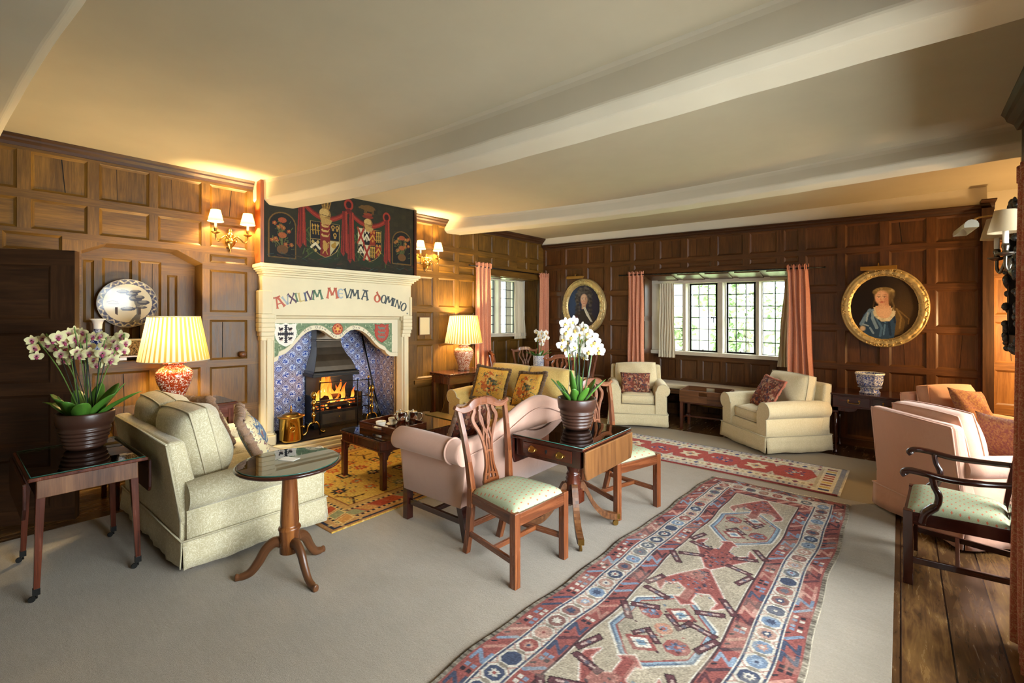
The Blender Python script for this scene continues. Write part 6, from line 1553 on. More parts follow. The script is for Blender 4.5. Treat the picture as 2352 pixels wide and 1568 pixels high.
    def fn(X, Y):
        xl = -1.575 + .165 * (Y / H) ** 1.3 + .010 * np.sin(Y * 5) + .006 * np.sin(Y * 13 + 1); xr = -.345 + .035 * Y / H + .009 * np.sin(Y * 4.2 + .8) + .006 * np.sin(Y * 9)
        t = X / W; return (xl + (xr - xl) * t, .80 + Y * (1 + .0) + .01 * np.sin(X * 6), .022 + .0015 * np.sin(X * 17 + Y * 9))
    r = thing('persian_rug', 'long red-bordered camel-ground rug with hexagon medallions in the foreground', 'rug', (-.95, 2.7, .012))
    wsheet(c, 'pile', M['rug'], fn, r, skirt=-.011)
    mb = MB()
    for k in range(150):
        t = k / 149; x = -1.405 + 1.09 * t; y = 4.758; mb.tube([(x, y, .018), (x + R.uniform(-.01, .01), y + R.uniform(.015, .03), .013)], .004, 4)
    wpart(mb, 'fringe', M['linen'], r)
big_rug()
def runner():
    W, H = 2.75, .86; c = Canvas(W, H, .007, 'c9bfa9'); R = random.Random(9)
    RD = 'a85450'
    c.rect(0, W, 0, .02, '8a3d3c'); c.rect(0, W, H - .02, H, '5d5a66'); c.rect(W - .02, W, 0, H, 'b5a998')
    for (y0, y1) in ((.02, .10), (H - .10, H - .02)):
        c.rect(0, W, y0, y1, 'b9b2ac')
        for x in np.arange(.0, W, .05): c.rect(x, x + .02, y0 + .02, y1 - .02, R.choice(['5a6078', '8d8a98', 'a3625c', 'd0c8b8']))
    for (y0, y1) in ((.10, .21), (H - .21, H - .10)):
        c.rect(0, W, y0, y1, 'd8cfb6')
        for x in np.arange(.05, W, .13):
            c.poly([(x - .03, (y0 + y1) / 2), (x, y0 + .02), (x + .03, (y0 + y1) / 2), (x, y1 - .02)], R.choice(['a3625c', '5a5f85', '7a4a5e'])); c.rect(x + .05, x + .08, y0 + .03, y1 - .03, 'b9a98c')
    c.rect(0, W - .22, .21, H - .21, 'c3bbb0')
    for k in range(700): c.ell(R.uniform(0, W - .25), R.choice((R.uniform(.21, .32), R.uniform(H - .32, H - .21))), .012, .009, R.choice(['8f9098', 'b5aaa0', 'd0c8ba', '9a7470']))
    xs = [W - .42 - .335 * k for k in range(8)]
    for x in xs: c.poly([(x - .20, .43), (x - .13, .24), (x + .13, .24), (x + .20, .43), (x + .13, .62), (x - .13, .62)], RD)
    for k, x in enumerate(xs):
        P = [(x - .16, .43), (x - .11, .27), (x + .11, .27), (x + .16, .43), (x + .11, .59), (x - .11, .59)]; c.line([(a, b) for a, b in P[1:3]], .02, RD)
        if k % 2 == 0:
            for q in range(46): a, r = R.uniform(0, 6.28), R.uniform(.0, .11); c.ell(x + r * cos(a), .43 + r * sin(a), .014, .012, R.choice(['2f4a78', '44608c', 'd0c8ba', 'b9584e', '2b3d66']))
        else:
            Q = [(x + (.12 if q % 2 else .075) * cos(q * PI / 6), .43 + (.12 if q % 2 else .075) * sin(q * PI / 6)) for q in range(12)]; c.poly(Q, 'd6ccb4'); c.poly([(x - .05, .43), (x, .38), (x + .05, .43), (x, .48)], 'b58a6a'); c.ell(x, .43, .018, .018, '5a6a8c')
    x0 = W - .22; c.rect(x0, W - .02, .02, H - .02, 'd3cab4')
    for y in np.arange(.06, H - .05, .075): c.rect(x0 + .05, x0 + .13, y, y + .04, R.choice(['a34e48', '3f4a6d', '7d4a52', 'c8a860']))
    c.rect(x0, x0 + .03, .1, H - .1, 'b9ad98'); c.rect(W - .06, W - .02, .02, H - .02, '8b8f9c'); c.noise(.06)
    r = thing('runner_rug', 'narrow red runner with diamond medallions between the armchairs and the large rug', 'rug', (-1.8, 5.37, .012))
    wsheet(c, 'pile', M['rug'], lambda X, Y: (-3.15 + X + .012 * (Y - .43), 4.95 + Y + .004 * np.sin(X * 4), .021 + .001 * np.sin(X * 9)), r, skirt=-.011)
runner()
def gold_rug():
    W, H = 2.0, 2.45; c = Canvas(W, H, .008, 'c29a46'); R = random.Random(3)
    c.rect(0, W, 0, H, 'a8794a'); c.rect(.03, W - .03, .03, H - .03, '2e3140'); c.rect(.05, W - .05, .05, H - .05, 'b98a55')
    c.rect(.10, W - .10, .10, H - .10, '23262f'); c.rect(.125, W - .125, .125, H - .125, 'a5583a'); c.rect(.25, W - .25, .25, H - .25, '23262f'); c.rect(.275, W - .275, .275, H - .275, 'bb9252'); c.rect(.33, W - .33, .33, H - .33, '8a5a34'); c.rect(.35, W - .35, .35, H - .35, 'c9a24c')
    for a in np.arange(.04, 2.45, .05):
        for (lo, hi) in ((.10, .125), (.25, .275)):
            if a < W: c.rect(a, a + .025, lo, hi, 'c7a66a'); c.rect(a, a + .025, H - hi, H - lo, 'c7a66a')
            c.rect(lo, hi, a, a + .025, 'c7a66a'); c.rect(W - hi, W - lo, a, a + .025, 'c7a66a')
    for k, a in enumerate(np.arange(.16, 2.4, .12)):
        col = ('a04a2c', '8d8a62', 'c08a4a', '9c3f28')[k % 4]
        for P in ([(a, .13), (a + .10, .13), (a + .05, .245), (a - .05, .245)],):
            if a < W - .1: c.poly(P, col); c.poly([(x, H - y) for x, y in P], col); c.line(P, .008, 'd3b878', 1, True)
            c.poly([(y, x) for x, y in P], col); c.poly([(W - y, x) for x, y in P], col)
    def star(x, y, r, col, inn):
        P = [(x + r * (1 if k % 2 else .55) * cos(k * PI / 8), y + r * (1 if k % 2 else .55) * sin(k * PI / 8)) for k in range(16)]; c.poly(P, col); c.rect(x - r * .3, x + r * .3, y - r * .3, y + r * .3, inn); c.rect(x - r * .12, x + r * .12, y - r * .12, y + r * .12, col)
    for j in range(7):
        for i in range(6):
            x, y = .46 + i * .215 + (.1 if j % 2 else 0), .46 + j * .245
            k = R.randrange(5)
            if x > W - .4: continue
            if k < 2: star(x, y, .085, R.choice(['2f2c2a', 'b0552c', '8b8450', 'a8462a']), R.choice(['d0b070', 'c77a3c', 'b5934a']))
            elif k == 2: c.line([(x - .12, y - .08), (x, y), (x + .12, y - .06)], .02, '4d2f1c'); c.line([(x, y), (x + .01, y + .1)], .02, '4d2f1c'); c.line([(x - .14, y - .06), (x - .12, y - .1)], .014, '4d2f1c')
            elif k == 3: c.rect(x - .07, x + .07, y - .05, y + .05, '2f2a26'); c.rect(x - .05, x + .05, y - .03, y + .03, 'c8a55a'); c.rect(x - .02, x + .02, y - .015, y + .015, 'a8482c')
            else: star(x, y, .07, 'b5602f', 'd3b068'); c.ell(x, y, .02, .02, '7d8a72')
    for k in range(420): c.rect(*(lambda x, y: (x, x + .03, y, y + .016))(R.uniform(.36, W - .4), R.uniform(.36, H - .4)), R.choice(['b0552c', '7d7a4e', '8a4a2a', '4d4a44', 'b98a40']), .85)
    c.noise(.07)
    r = thing('kilim_rug', 'gold-ground patterned rug under the coffee table before the hearth', 'rug', (-4.2, 3.0, .012))
    wsheet(c, 'pile', M['rug'], lambda X, Y: (-5.16 + X, 1.80 + Y, .0195 + .0008 * np.sin(X * 7 + Y * 5)), r, skirt=-.0095)
gold_rug()
RUGZ = .0215

# ------------------------------------------------------------------ sofas and armchairs
ws_ = upholstered('sofa', 'cream damask two-seat sofa with its back to the left, beside the orchid table', 'sofa', (-4.09, 1.40, .01), PI, 1.46, .92, .46, .57, .80, .20, M['damask'], M['piping'], 2, 2, .10, .05, .085, .17, None, -.03, .15, 1.20, True, .50, .26, .03)
scatter('teal velvet cushion with tapestry face and tasselled fringe, near arm of the cream sofa', (-3.66, 1.46, .69), (rad(66), rad(-6), rad(160)), .40, .40, M['tapestry_blue'], .15, M['fringe'], M['velvet'], fr=.03)
scatter('fringed tapestry cushion at the fireplace end of the cream sofa', (-4.44, 1.42, .71), (rad(68), rad(5), rad(190)), .40, .40, M['tapestry_blue'], .15, M['fringe'], M['velvet'], fr=.03)
ys_ = upholstered('sofa', 'golden damask two-seat sofa with fringed tapestry cushions, beside the card table', 'sofa', (-3.66, 4.56, .01), 0, 1.55, .90, .47, .62, .80, .21, M['gold_fab'], M['piping'], 2, 2, .085, .03, .06, .17, None, 0, .16, 1.25, True, .44, .22)
scatter('gold tapestry cushion with dark fringe, left of the pair on the golden sofa', (-4.02, 4.46, .70), (rad(66), rad(6), rad(24)), .43, .42, M['tapestry'], .15, M['fringe_dark'])
scatter('gold tapestry cushion with fluffy brown fringe, right of the pair on the golden sofa', (-3.36, 4.38, .70), (rad(64), rad(-4), rad(-8)), .43, .42, M['tapestry'], .15, M['fringe_dark'])
upholstered('armchair', 'cream slipcovered armchair facing the room left of the window seat', 'armchair', (-2.985, 6.50, .01), facing(.46, -.88), .80, .74, .44, .60, .80, .17, M['damask_far'], M['piping'], 1, 1, .085, .03, .06, .16, 'cream slipcovered armchairs', 0, .14, .60, False, .40, .22)
scatter('red kilim cushion standing in the left cream armchair', (-2.93, 6.34, .60), (rad(70), 0, facing(.46, -.88)), .42, .30, M['kilim'], .12)
upholstered('armchair', 'cream slipcovered armchair seen from its side, right of the tray table', 'armchair', (-1.185, 6.42, .01), facing(-.66, -.75), .84, .82, .44, .58, .78, .18, M['damask_far'], M['piping'], 1, 1, .095, .04, .05, .18, 'cream slipcovered armchairs', 0, .14, .60, False, .42, .22)
scatter('red kilim cushion with pink trim leaning in the right cream armchair', (-1.25, 6.37, .62), (rad(62), rad(4), facing(-.72, -.62)), .42, .42, M['kilim'], .13, m_fabric('pink_trim', 'a85f4a', 'c07a62', 60, .95, 400, False), fr=.014)
upholstered('armchair', 'salmon pink armchair seen from behind, beside the carver chair', 'armchair', (.40, 4.90, .0), facing(.77, .63), .80, .84, .46, .62, .84, .17, M['pink2'], M['pink2'], 1, 1, .07, .02, .07, .17, 'salmon pink armchairs', 0, .13, .62, False, .44, .20)
scatter('mauve woven cushion at the front of the near pink armchair', (.60, 4.93, .68), (rad(72), 0, facing(.77, .63)), .38, .36, M['rustcush'], .13)
upholstered('armchair', 'salmon pink armchair against the corner panelling, behind the other pink one', 'armchair', (.55, 6.26, .0), facing(.83, -.56), .80, .80, .46, .60, .80, .17, M['pink2'], M['pink2'], 1, 1, .07, .02, .05, .17, 'salmon pink armchairs', 0, .13, .62, False, .42, .20)
scatter('mauve woven cushion leaning in the far pink armchair', (.52, 6.17, .70), (rad(62), rad(8), facing(.75, -.66)), .40, .38, M['rustcush'], .13)

# camel-back sofa on square legs
cs = thing('camelback_sofa', 'dusty pink camel-backed sofa with its back to the drop-leaf table', 'sofa', (-2.66, 3.13, .01), facing(-1, 0))
Wc, Dc = 1.70, .66
mb = MB(); mb.box(-Wc / 2 + .02, Wc / 2 - .02, -Dc / 2 + .02, Dc / 2 - .01, .24, .42); mb.build('base', M['pink'], cs, bevel=.02, seg=3)
def ctop(x): return .70 + .17 * math.exp(-(x / .42) ** 2) + .02 * cos(x * 3)
mb = MB(); nx_ = 40; rows = []
for i in range(nx_ + 1):
    x = -Wc / 2 + .03 + (Wc - .06) * i / nx_; zt = ctop(x); ring = []
    for (y, z) in ((Dc / 2 - .16, .30), (Dc / 2 - .01, .25), (Dc / 2 + .0, .45), (Dc / 2 + .03, zt - .10), (Dc / 2 + .045, zt - .03), (Dc / 2 + .035, zt + .005), (Dc / 2 - .0, zt + .02), (Dc / 2 - .045, zt - .005), (Dc / 2 - .075, zt - .06), (Dc / 2 - .15, .46)): ring.append(mb.av((x, y, z)))
    rows.append(ring)
for A, B in zip(rows[:-1], rows[1:]):
    for k in range(len(A)): mb.face((A[k], A[(k + 1) % len(A)], B[(k + 1) % len(A)], B[k]), None, 0, True)
mb.face(rows[0]); mb.face(list(reversed(rows[-1]))); bk = mb.build('backrest', M['pink'], cs)
mb = MB()
for off, dz in ((.0475, -.03),): mb.tube([(-Wc / 2 + .04 + (Wc - .08) * i / 40, Dc / 2 + off, ctop(-Wc / 2 + .04 + (Wc - .08) * i / 40) + dz - .05) for i in range(41)], .006, 6)
mb.build('piping', M['pink'], bk)
for s_ in (-1, 1):
    P = [(Wc / 2 - .14, .24), (Wc / 2 - .005, .24), (Wc / 2 - .01, .53), (Wc / 2 - .005, .55)] + [(Wc / 2 + .0 + .085 * cos(a), .63 + .085 * sin(a)) for a in np.linspace(-PI * .42, PI, 16)] + [(Wc / 2 - .12, .55)]
    if s_ < 0: P = [(-x, z) for x, z in P][::-1]
    mb = MB(); rows = []
    for y, sc in ((-Dc / 2 - .02, .94), (-Dc / 2 + .0, 1), (-Dc / 4, 1.02), (0, 1.02), (Dc / 4, 1.0), (Dc / 2 + .02, .98), (Dc / 2 + .04, .9)):
        cx = sum(p[0] for p in P) / len(P); rows.append([mb.av((cx + (x - cx) * sc, y if z > .5 else max(y, -Dc / 2 + .03) if y < 0 else min(y, Dc / 2 - .01), z if z < .4 else .5 + (z - .5) * sc)) for x, z in P])
    for A, B in zip(rows[:-1], rows[1:]):
        for k in range(len(P)): mb.face((A[k], A[(k + 1) % len(P)], B[(k + 1) % len(P)], B[k]), None, 0, True)
    mb.face(list(reversed(rows[0]))); mb.face(rows[-1]); a = mb.build('arm', M['pink'], cs)
    mb = MB(); xx = s_ * (Wc / 2 + .02)
    mb.tube([(s_ * (Wc / 2 + .085 * cos(t) + .004), Dc / 2 - .07, .63 + .088 * sin(t)) for t in np.linspace(-PI * .45, PI * .8, 16)], .007, 6); mb.build('piping', M['pink'], a)
add_cushion('seat_cushion', cs, M['pink'], M['pink'], (0, -.06, .46), (0, 0, 0), Wc - .29, Dc - .18, .06, .09)
mb = MB()
for sx in (-1, 1):
    for sy in (-1, 1):
        mb = MB(); x, y = sx * (Wc / 2 - .04), sy * (Dc / 2 - .035)
        if sy < 0: mb.box(x - .028, x + .028, y - .028, y + .028, 0, .26)
        else: mb.tbox((x, y + .05), (.04, .045), 0, (x, y - .005), (.055, .055), .26)
        mb.build('leg', M['mahog_dark'], cs, bevel=.004)
mb = MB()
for sx in (-1, 1): mb.box(sx * (Wc / 2 - .04) - .012, sx * (Wc / 2 - .04) + .012, -Dc / 2 + .05, Dc / 2 - .03, .115, .155)
mb.box(-Wc / 2 + .04, Wc / 2 - .04, -.014, .014, .12, .15); mb.build('stretcher', M['mahog_dark'], cs, bevel=.003)
scatter('rust tapestry cushion lying on the seat of the pink camel-backed sofa', (-2.86, 2.92, .66), (rad(62), 0, facing(-1, .15)), .40, .38, M['kilim'], .13, M['fringe'], fr=.02)

# ------------------------------------------------------------------ dining chairs
def crest_z(x): return .955 + .030 * cos(x * 2 * PI / .27) * (abs(x) < .2) - .012 * (abs(x) >= .2) + .0
def chair(label, loc, rz, group=None, arms=False, W=.52, wood=None, name='dining_chair', cat='chair'):
    wd = wood or M['chairwood']; t = thing(name, label, cat, loc, rz, group)
    fw, bw_ = W / 2 - .03, W / 2 - .085
    yf, yb = -.225, .215
    for s_ in (-1, 1):
        mb = MB(); mb.box(s_ * fw - .023, s_ * fw + .023, yf - .023, yf + .023, 0, .435); mb.build('leg', wd, t, bevel=.003)
        S = [(s_ * (bw_ - .02), yb + .075, 0, .034, .040), (s_ * (bw_ - .012), yb + .035, .16, .036, .042), (s_ * bw_, yb + .004, .33, .038, .044), (s_ * bw_, yb, .45, .038, .042), (s_ * (bw_ + .012), yb + .018, .62, .034, .034), (s_ * (bw_ + .026), yb + .05, .80, .032, .028), (s_ * (bw_ + .04), yb + .085, .955, .032, .022)]
        mb = MB()
        for a, b in zip(S[:-1], S[1:]): mb.tbox((a[0], a[1]), (a[3], a[4]), a[2], (b[0], b[1]), (b[3], b[4]), b[2])
        mb.build('leg', wd, t)
    rk = lambda z: yb + (0 if z < .45 else .085 * ((z - .45) / .505) ** 1.25)
    mb = MB(); mb.box(-fw + .02, fw - .02, yf - .02, yf + .006, .355, .43); mb.box(-bw_, bw_, yb - .012, yb + .012, .36, .43)
    for s_ in (-1, 1): mb.hexa([(s_ * fw - .012, yf, .355), (s_ * fw + .012, yf, .355), (s_ * bw_ + .012, yb, .355), (s_ * bw_ - .012, yb, .355), (s_ * fw - .012, yf, .43), (s_ * fw + .012, yf, .43), (s_ * bw_ + .012, yb, .43), (s_ * bw_ - .012, yb, .43)], grain=1)
    mb.build('seat_rail', wd, t, bevel=.003)
    mb = MB()
    for s_ in (-1, 1): mb.hexa([(s_ * fw - .009, yf, .125), (s_ * fw + .009, yf, .125), (s_ * (bw_ - .012) + .009, yb + .04, .125), (s_ * (bw_ - .012) - .009, yb + .04, .125), (s_ * fw - .009, yf, .16), (s_ * fw + .009, yf, .16), (s_ * (bw_ - .012) + .009, yb + .04, .16), (s_ * (bw_ - .012) - .009, yb + .04, .16)], grain=1)
    mb.box(-fw + .03, fw - .03, -.02, .0, .128, .158); mb.box(-bw_ + .02, bw_ - .02, yb + .03, yb + .05, .17, .205); mb.build('stretcher', wd, t, bevel=.002)
    mb = MB(); n = 14; T = []; lo = []
    for j in range(n + 1):
        r_ = []
        for i in range(n + 1):
            u, v = 2 * i / n - 1, 2 * j / n - 1; hw = (fw + .012) + (bw_ - fw + .0) * (j / n); f = max(0, (1 - abs(u) ** 3.5) * (1 - abs(v) ** 3.5)) ** .5
            r_.append(mb.av((u * hw, yf - .005 + (yb - yf - .005) * j / n, .432 + .052 * f)))
        T.append(r_)
    for j in range(n):
        for i in range(n): mb.face((T[j][i], T[j][i + 1], T[j + 1][i + 1], T[j + 1][i]), None, 0, True)
    per = [T[0][i] for i in range(n)] + [T[j][n] for j in range(n)] + [T[n][i] for i in range(n, 0, -1)] + [T[j][0] for j in range(n, 0, -1)]
    low = [mb.av((mb.v[k][0], mb.v[k][1], .415)) for k in per]
    for k in range(len(per)): k2 = (k + 1) % len(per); mb.face((low[k], low[k2], per[k2], per[k]), None, 0, True)
    mb.build('seat', M['seatfab'], t)
    # crest rail
    cw = bw_ + .07
    pts = [(-cw, .972), (-cw + .025, .955), (-cw + .07, .945), (-cw * .52, .952), (-cw * .36, .972), (-cw * .2, .984), (0, .986)]; pts = pts + [(-x, z) for x, z in pts[-2::-1]]
    P = spline(pts, 5); ws_l = []
    for x, z in P: a = abs(x) / cw; ws_l.append(.020 + .010 * math.exp(-((a - .30) / .2) ** 2) + .006 * (a < .12) - .006 * (a > .8))
    mb = MB(); mb.ribbon(P, ws_l, -.013, .013); mb.warp(lambda x, y, z: (x, y + rk(min(z, .98)), z)); mb.build('crest_rail', wd, t, bevel=.004)
    # pierced splat
    mb = MB(); th = .008
    for s_ in (-1, 1):
        for pl, w in (([(.062, .45), (.052, .50), (.034, .56), (.030, .64), (.040, .72), (.066, .79), (.100, .845), (.108, .885), (.085, .925), (.090, .965)], [.011, .009, .008, .0085, .009, .011, .013, .014, .012, .013]),
                      ([(.022, .47), (.015, .53), (.012, .62), (.014, .70), (.000, .765), (-.024, .82), (-.044, .87), (-.040, .92), (-.030, .97)], [.008, .0065, .006, .0065, .008, .009, .009, .009, .010]),
                      ([(.042, .72), (.030, .77), (.022, .82), (.028, .88), (.050, .93)], [.005, .006, .007, .006, .005])):
            Q = spline([(s_ * x, z) for x, z in pl], 4); wv = []
            for k in range(len(Q)): f = k / (len(Q) - 1) * (len(w) - 1); i = min(int(f), len(w) - 2); wv.append(w[i] + (w[i + 1] - w[i]) * (f - i))
            mb.ribbon(Q, wv, -th, th)
    mb.ribbon([(-.07, .452), (0, .462), (.07, .452)], .016, -th, th); mb.ribbon([(-.036, .645), (0, .655), (.036, .645)], .007, -th, th); mb.ribbon([(-.05, .50), (0, .512), (.05, .50)], .007, -th, th)
    mb.ribbon([(-.03, .80), (0, .79), (.03, .80)], .006, -th, th)
    mb.warp(lambda x, y, z: (x, y + rk(min(z, .98)), z)); mb.build('splat', wd, t)
    if arms:
        for s_ in (-1, 1):
            P = spline([(s_ * (bw_ + .015), rk(.68) - .01, .675), (s_ * (bw_ + .05), .10, .66), (s_ * (fw + .015), -.04, .655), (s_ * (fw + .028), -.15, .67), (s_ * (fw + .02), -.215, .672), (s_ * (fw + .015), -.245, .655), (s_ * (fw + .015), -.235, .638)], 5)
            mb = MB(); mb.tube(P, [.017] * 6 + [.019] * (len(P) - 11) + [.02] * 5, 8, sq=1.0); mb.build('arm', wd, t)
            P = spline([(s_ * (fw + .02), -.12, .66), (s_ * (fw + .012), -.11, .60), (s_ * (fw + .004), -.09, .55), (s_ * fw, -.10, .49), (s_ * fw, -.15, .43), (s_ * fw, -.165, .37)], 5)
            mb = MB(); mb.tube(P, [.016] * 8 + [.018] * 8 + [.024] * (len(P) - 16), 8); mb.build('arm_support', wd, t)
    return t
gD = 'pierced-splat dining chairs'
chA = chair('mahogany pierced-splat chair with green seat, in the foreground before the pink sofa', (-1.93, 2.366, .01), facing(.472, -.034), gD)
dup(chA, (-1.83, 3.60, .01), facing(.958, -.286), 'mahogany pierced-splat chair behind the drop-leaf table, its green seat sticking out', gD)
for (x, y, fx, fy, l) in ((-4.80, 5.56, .40, .50, 'mahogany chair left of the round table, its back turned edgewise'), (-5.0 + .12, 6.36, .52, -.28, 'mahogany chair at the round table between the small window and the blue-and-white pot'), (-3.80, 5.62, -.66, .50, 'mahogany chair at the round table just above the golden sofa back'), (-3.86, 6.52, -.55, -.45, 'mahogany chair at the round table hidden behind the white orchid stems')):
    f = Vector((fx, fy)).normalized(); dup(chA, (x + f.x * .15, y + f.y * .15, .005), facing(fx, fy), l, gD)
chair('dark mahogany carver chair with arms and green seat, at the right edge', (.275, 3.915, .0), facing(-1, .06), None, True, .60, M['mahog_dark'], 'carver_chair', 'armchair')

# ------------------------------------------------------------------ tables
def caster(mb, x, y, z=0):
    pass
def square_table_leg(parent, x, y, s0, s1, h, mat, caps=True, off=(0, 0)):
    mb = MB(); mb.tbox((x + off[0], y + off[1]), (s0, s0), .045 if caps else 0, (x, y), (s1, s1), h); o = mb.build('leg', mat, parent, bevel=.002)
    if caps:
        mb = MB(); mb.box(x + off[0] - s0 / 2 - .002, x + off[0] + s0 / 2 + .002, y + off[1] - s0 / 2 - .002, y + off[1] + s0 / 2 + .002, .035, .07); mb.lathe([(.006, .014), (.006, .04)], 8, (x + off[0], y + off[1], 0))
        mb.tube([(x + off[0] - .006, y + off[1] - .018, .016), (x + off[0] + .006, y + off[1] - .018, .016)], .016, 12); mb.build('caster', M['iron'], o)
    return o
pt = thing('pembroke_table', 'small mahogany drop-leaf table with glass top at the left edge', 'table', (-4.01, .57, .01))
for sx in (-1, 1):
    for sy in (-1, 1): square_table_leg(pt, sx * .305, sy * .205, .026, .042, .66, M['mahog'], True, (sx * .02, sy * .02))
mb = MB(); mb.box(-.33, .33, -.225, .225, .56, .67); mb.build('apron', M['walnut'], pt, bevel=.003)
mb = MB(); mb.box(-.39, .39, -.265, .265, .672, .692); mb.build('top', M['mahog'], pt, bevel=.006)
mb = MB(); mb.box(-.375, .375, -.25, .25, .6925, .6975); mb.build('glass_top', M['topglass'], pt)
mb = MB(); mb.tube([(-.375, -.25, .695), (.375, -.25, .695), (.375, .25, .695), (-.375, .25, .695)], .003, 4, closed=True); mb.build('glass_edge', M['glass_edge'], pt)
for s_ in (-1, 1):
    mb = MB(); P = [(-.38, .668), (.38, .668), (.38, .53), (.33, .46), (-.33, .46), (-.38, .53)] if s_ < 0 else [(-.38, .668), (.38, .668), (.38, .50), (.36, .47), (-.36, .47), (-.38, .50)]
    mb.prism(P, s_ * .275 - .008, s_ * .275 + .008, 'y'); mb.build('drop_leaf', M['mahog_dark'], pt, bevel=.004)

tt = thing('tripod_table', 'round tilt-top wine table on a turned tripod base, beside the cream sofa', 'table', (-2.872, 1.36, .01))
mb = MB(); mb.lathe([(.02, .655), (.26, .658), (.285, .664), (.297, .674), (.297, .682), (.288, .686)], 64); mb.build('top', M['mahog_dark'], tt)
mb = MB(); mb.lathe([(.0, .6865), (.28, .6865), (.28, .692), (.0, .692)], 64, sm=False); mb.build('glass_top', M['topglass'], tt)
mb = MB(); mb.tube([(.28 * cos(a), .28 * sin(a), .689) for a in np.linspace(0, 2 * PI, 64, endpoint=False)], .0028, 4, closed=True); mb.build('glass_edge', M['glass_edge'], tt)
mb = MB(); mb.lathe([(.044, .14), (.046, .26), (.048, .275), (.052, .285), (.048, .295), (.040, .30), (.042, .31), (.043, .33), (.038, .45), (.033, .58), (.036, .60), (.046, .615), (.036, .625), (.044, .64), (.055, .652), (.06, .656)], 28, sx=1.25, sy=1.25); mb.build('column', m_wood('burr_walnut', '2c160a', '6e3d1c', 'a0652f', .28, .6), tt)
for a in (math.atan2(1.149 - 1.36, -3.031 + 2.872), math.atan2(1.37 - 1.36, -2.604 + 2.872) - .0, math.atan2(1.598 - 1.36, -2.963 + 2.872)):
    mb = MB(M=Matrix.Rotation(a, 4, 'Z')); P = spline([(.03, 0, .195), (.08, 0, .205), (.13, 0, .17), (.17, 0, .10), (.215, 0, .04), (.265, 0, .018), (.30, 0, .016)], 5)
    mb.tube(P, [.036 - .016 * k / len(P) for k in range(len(P) - 5)] + [.02, .022, .024, .024, .016], 10, sq=.75); mb.build('leg', M['walnut'], tt)
nt = tag(MB(M=Matrix.Rotation(rad(25), 4, 'Z')).box(-.055, .055, -.032, .032, 0, .0015).build('note_card', M['paper']), 'small white card lying on the round wine table', 'card'); nt.location = (-2.90, 1.37, .7025)

ct = thing('coffee_table', 'low mahogany coffee table with canted corners before the fire', 'table', (-3.88, 3.045, RUGZ - .0015))
LX, LY = .36, .565
def cant(x, y, c): return [(-x + c, -y), (x - c, -y), (x, -y + c), (x, y - c), (x - c, y), (-x + c, y), (-x, y - c), (-x, -y + c)]
mb = MB(); mb.prism(cant(LX, LY, .04), .425, .44, 'z'); mb.prism(cant(LX - .012, LY - .012, .04), .352, .425, 'z'); mb.prism(cant(LX - .002, LY - .002, .04), .340, .353, 'z'); mb.build('top', M['mahog'], ct, bevel=.003)
mb = MB(); mb.prism(cant(LX - .006, LY - .006, .038), .4405, .446, 'z'); mb.build('glass_top', M['topglass'], ct)
for sx in (-1, 1):
    for sy in (-1, 1):
        x, y = sx * (LX - .045), sy * (LY - .045); mb = MB(); mb.box(x - .024, x + .024, y - .024, y + .024, 0, .34); o = mb.build('leg', M['mahog'], ct, bevel=.004)
        mb = MB()
        br = [(.0, .34), (.075, .34), (.07, .325), (.05, .32), (.045, .30), (.025, .285), (.02, .26), (.0, .25)]
        mb.prism([(x - sx * (.024 + a), z) for a, z in br], y - .008, y + .008, 'y'); mb.prism([(y - sy * (.024 + a), z) for a, z in br], x - .008, x + .008, 'x'); mb.build('bracket', M['mahog'], o)
TZ = RUGZ - .0015 + .447
ty = thing('wooden_tray', 'wooden tea tray with hand holes on the coffee table', 'tray', (-3.865, 2.85, TZ), rad(2))
def tray_box(r, lx, ly, h, mat, hole='x'):
    mb = MB(); mb.box(-lx, lx, -ly, ly, 0, .008); mb.build('base', mat, r)
    for s_ in (-1, 1):
        mb = MB(); mb.box(-lx, lx, s_ * ly - .006, s_ * ly + .006, 0, h); mb.build('side', mat, r, bevel=.002)
        mb = MB(); x = s_ * lx
        z0, z1, w = h * .42, h * .8, ly * .26
        mb.box(x - .006, x + .006, -ly, -w, 0, h); mb.box(x - .006, x + .006, w, ly, 0, h); mb.box(x - .006, x + .006, -w, w, 0, z0); mb.box(x - .006, x + .006, -w, w, z1, h); mb.build('end', mat, r)
# hand holes face the near side: local ends lie along y
ty.rotation_euler = (0, 0, PI / 2 + rad(2)); tray_box(ty, .185, .275, .062, M['mahog'])
def cup(label, loc, rz):
    r = thing('tea_cup', label, 'cup', loc, rz, 'white gilt-rimmed tea things'); r.scale = (1.18,) * 3
    mb = MB(); mb.lathe([(.0, .006), (.022, .006), (.026, .0), (.028, .008), (.038, .03), (.042, .055), (.040, .055), (.035, .03), (.022, .014), (0, .012)], 28, cap=False); mb.build('bowl', M['china'], r)
    mb = MB(); mb.tube([(.0415 * cos(a), .0415 * sin(a), .0555) for a in np.linspace(0, 2 * PI, 28, endpoint=False)], .0012, 4, closed=True); mb.build('gilt_rim', M['goldrim'], r)
    mb = MB(); mb.tube(spline([(.038, 0, .048), (.058, 0, .046), (.058, 0, .025), (.036, 0, .018)], 5), .004, 7); mb.build('handle', M['china'], r); return r
def saucer(label, loc):
    r = thing('saucer', label, 'saucer', loc, 0, 'white gilt-rimmed tea things'); mb = MB(); mb.lathe([(.0, .002), (.028, .0), (.03, .003), (.06, .011), (.069, .016), (.068, .018), (.03, .007), (0, .006)], 32, cap=False); mb.build('plate', M['china'], r)
    mb = MB(); mb.tube([(.0685 * cos(a), .0685 * sin(a), .017) for a in np.linspace(0, 2 * PI, 32, endpoint=False)], .0012, 4, closed=True); mb.build('gilt_rim', M['goldrim'], r); return r
tz = TZ + .0085
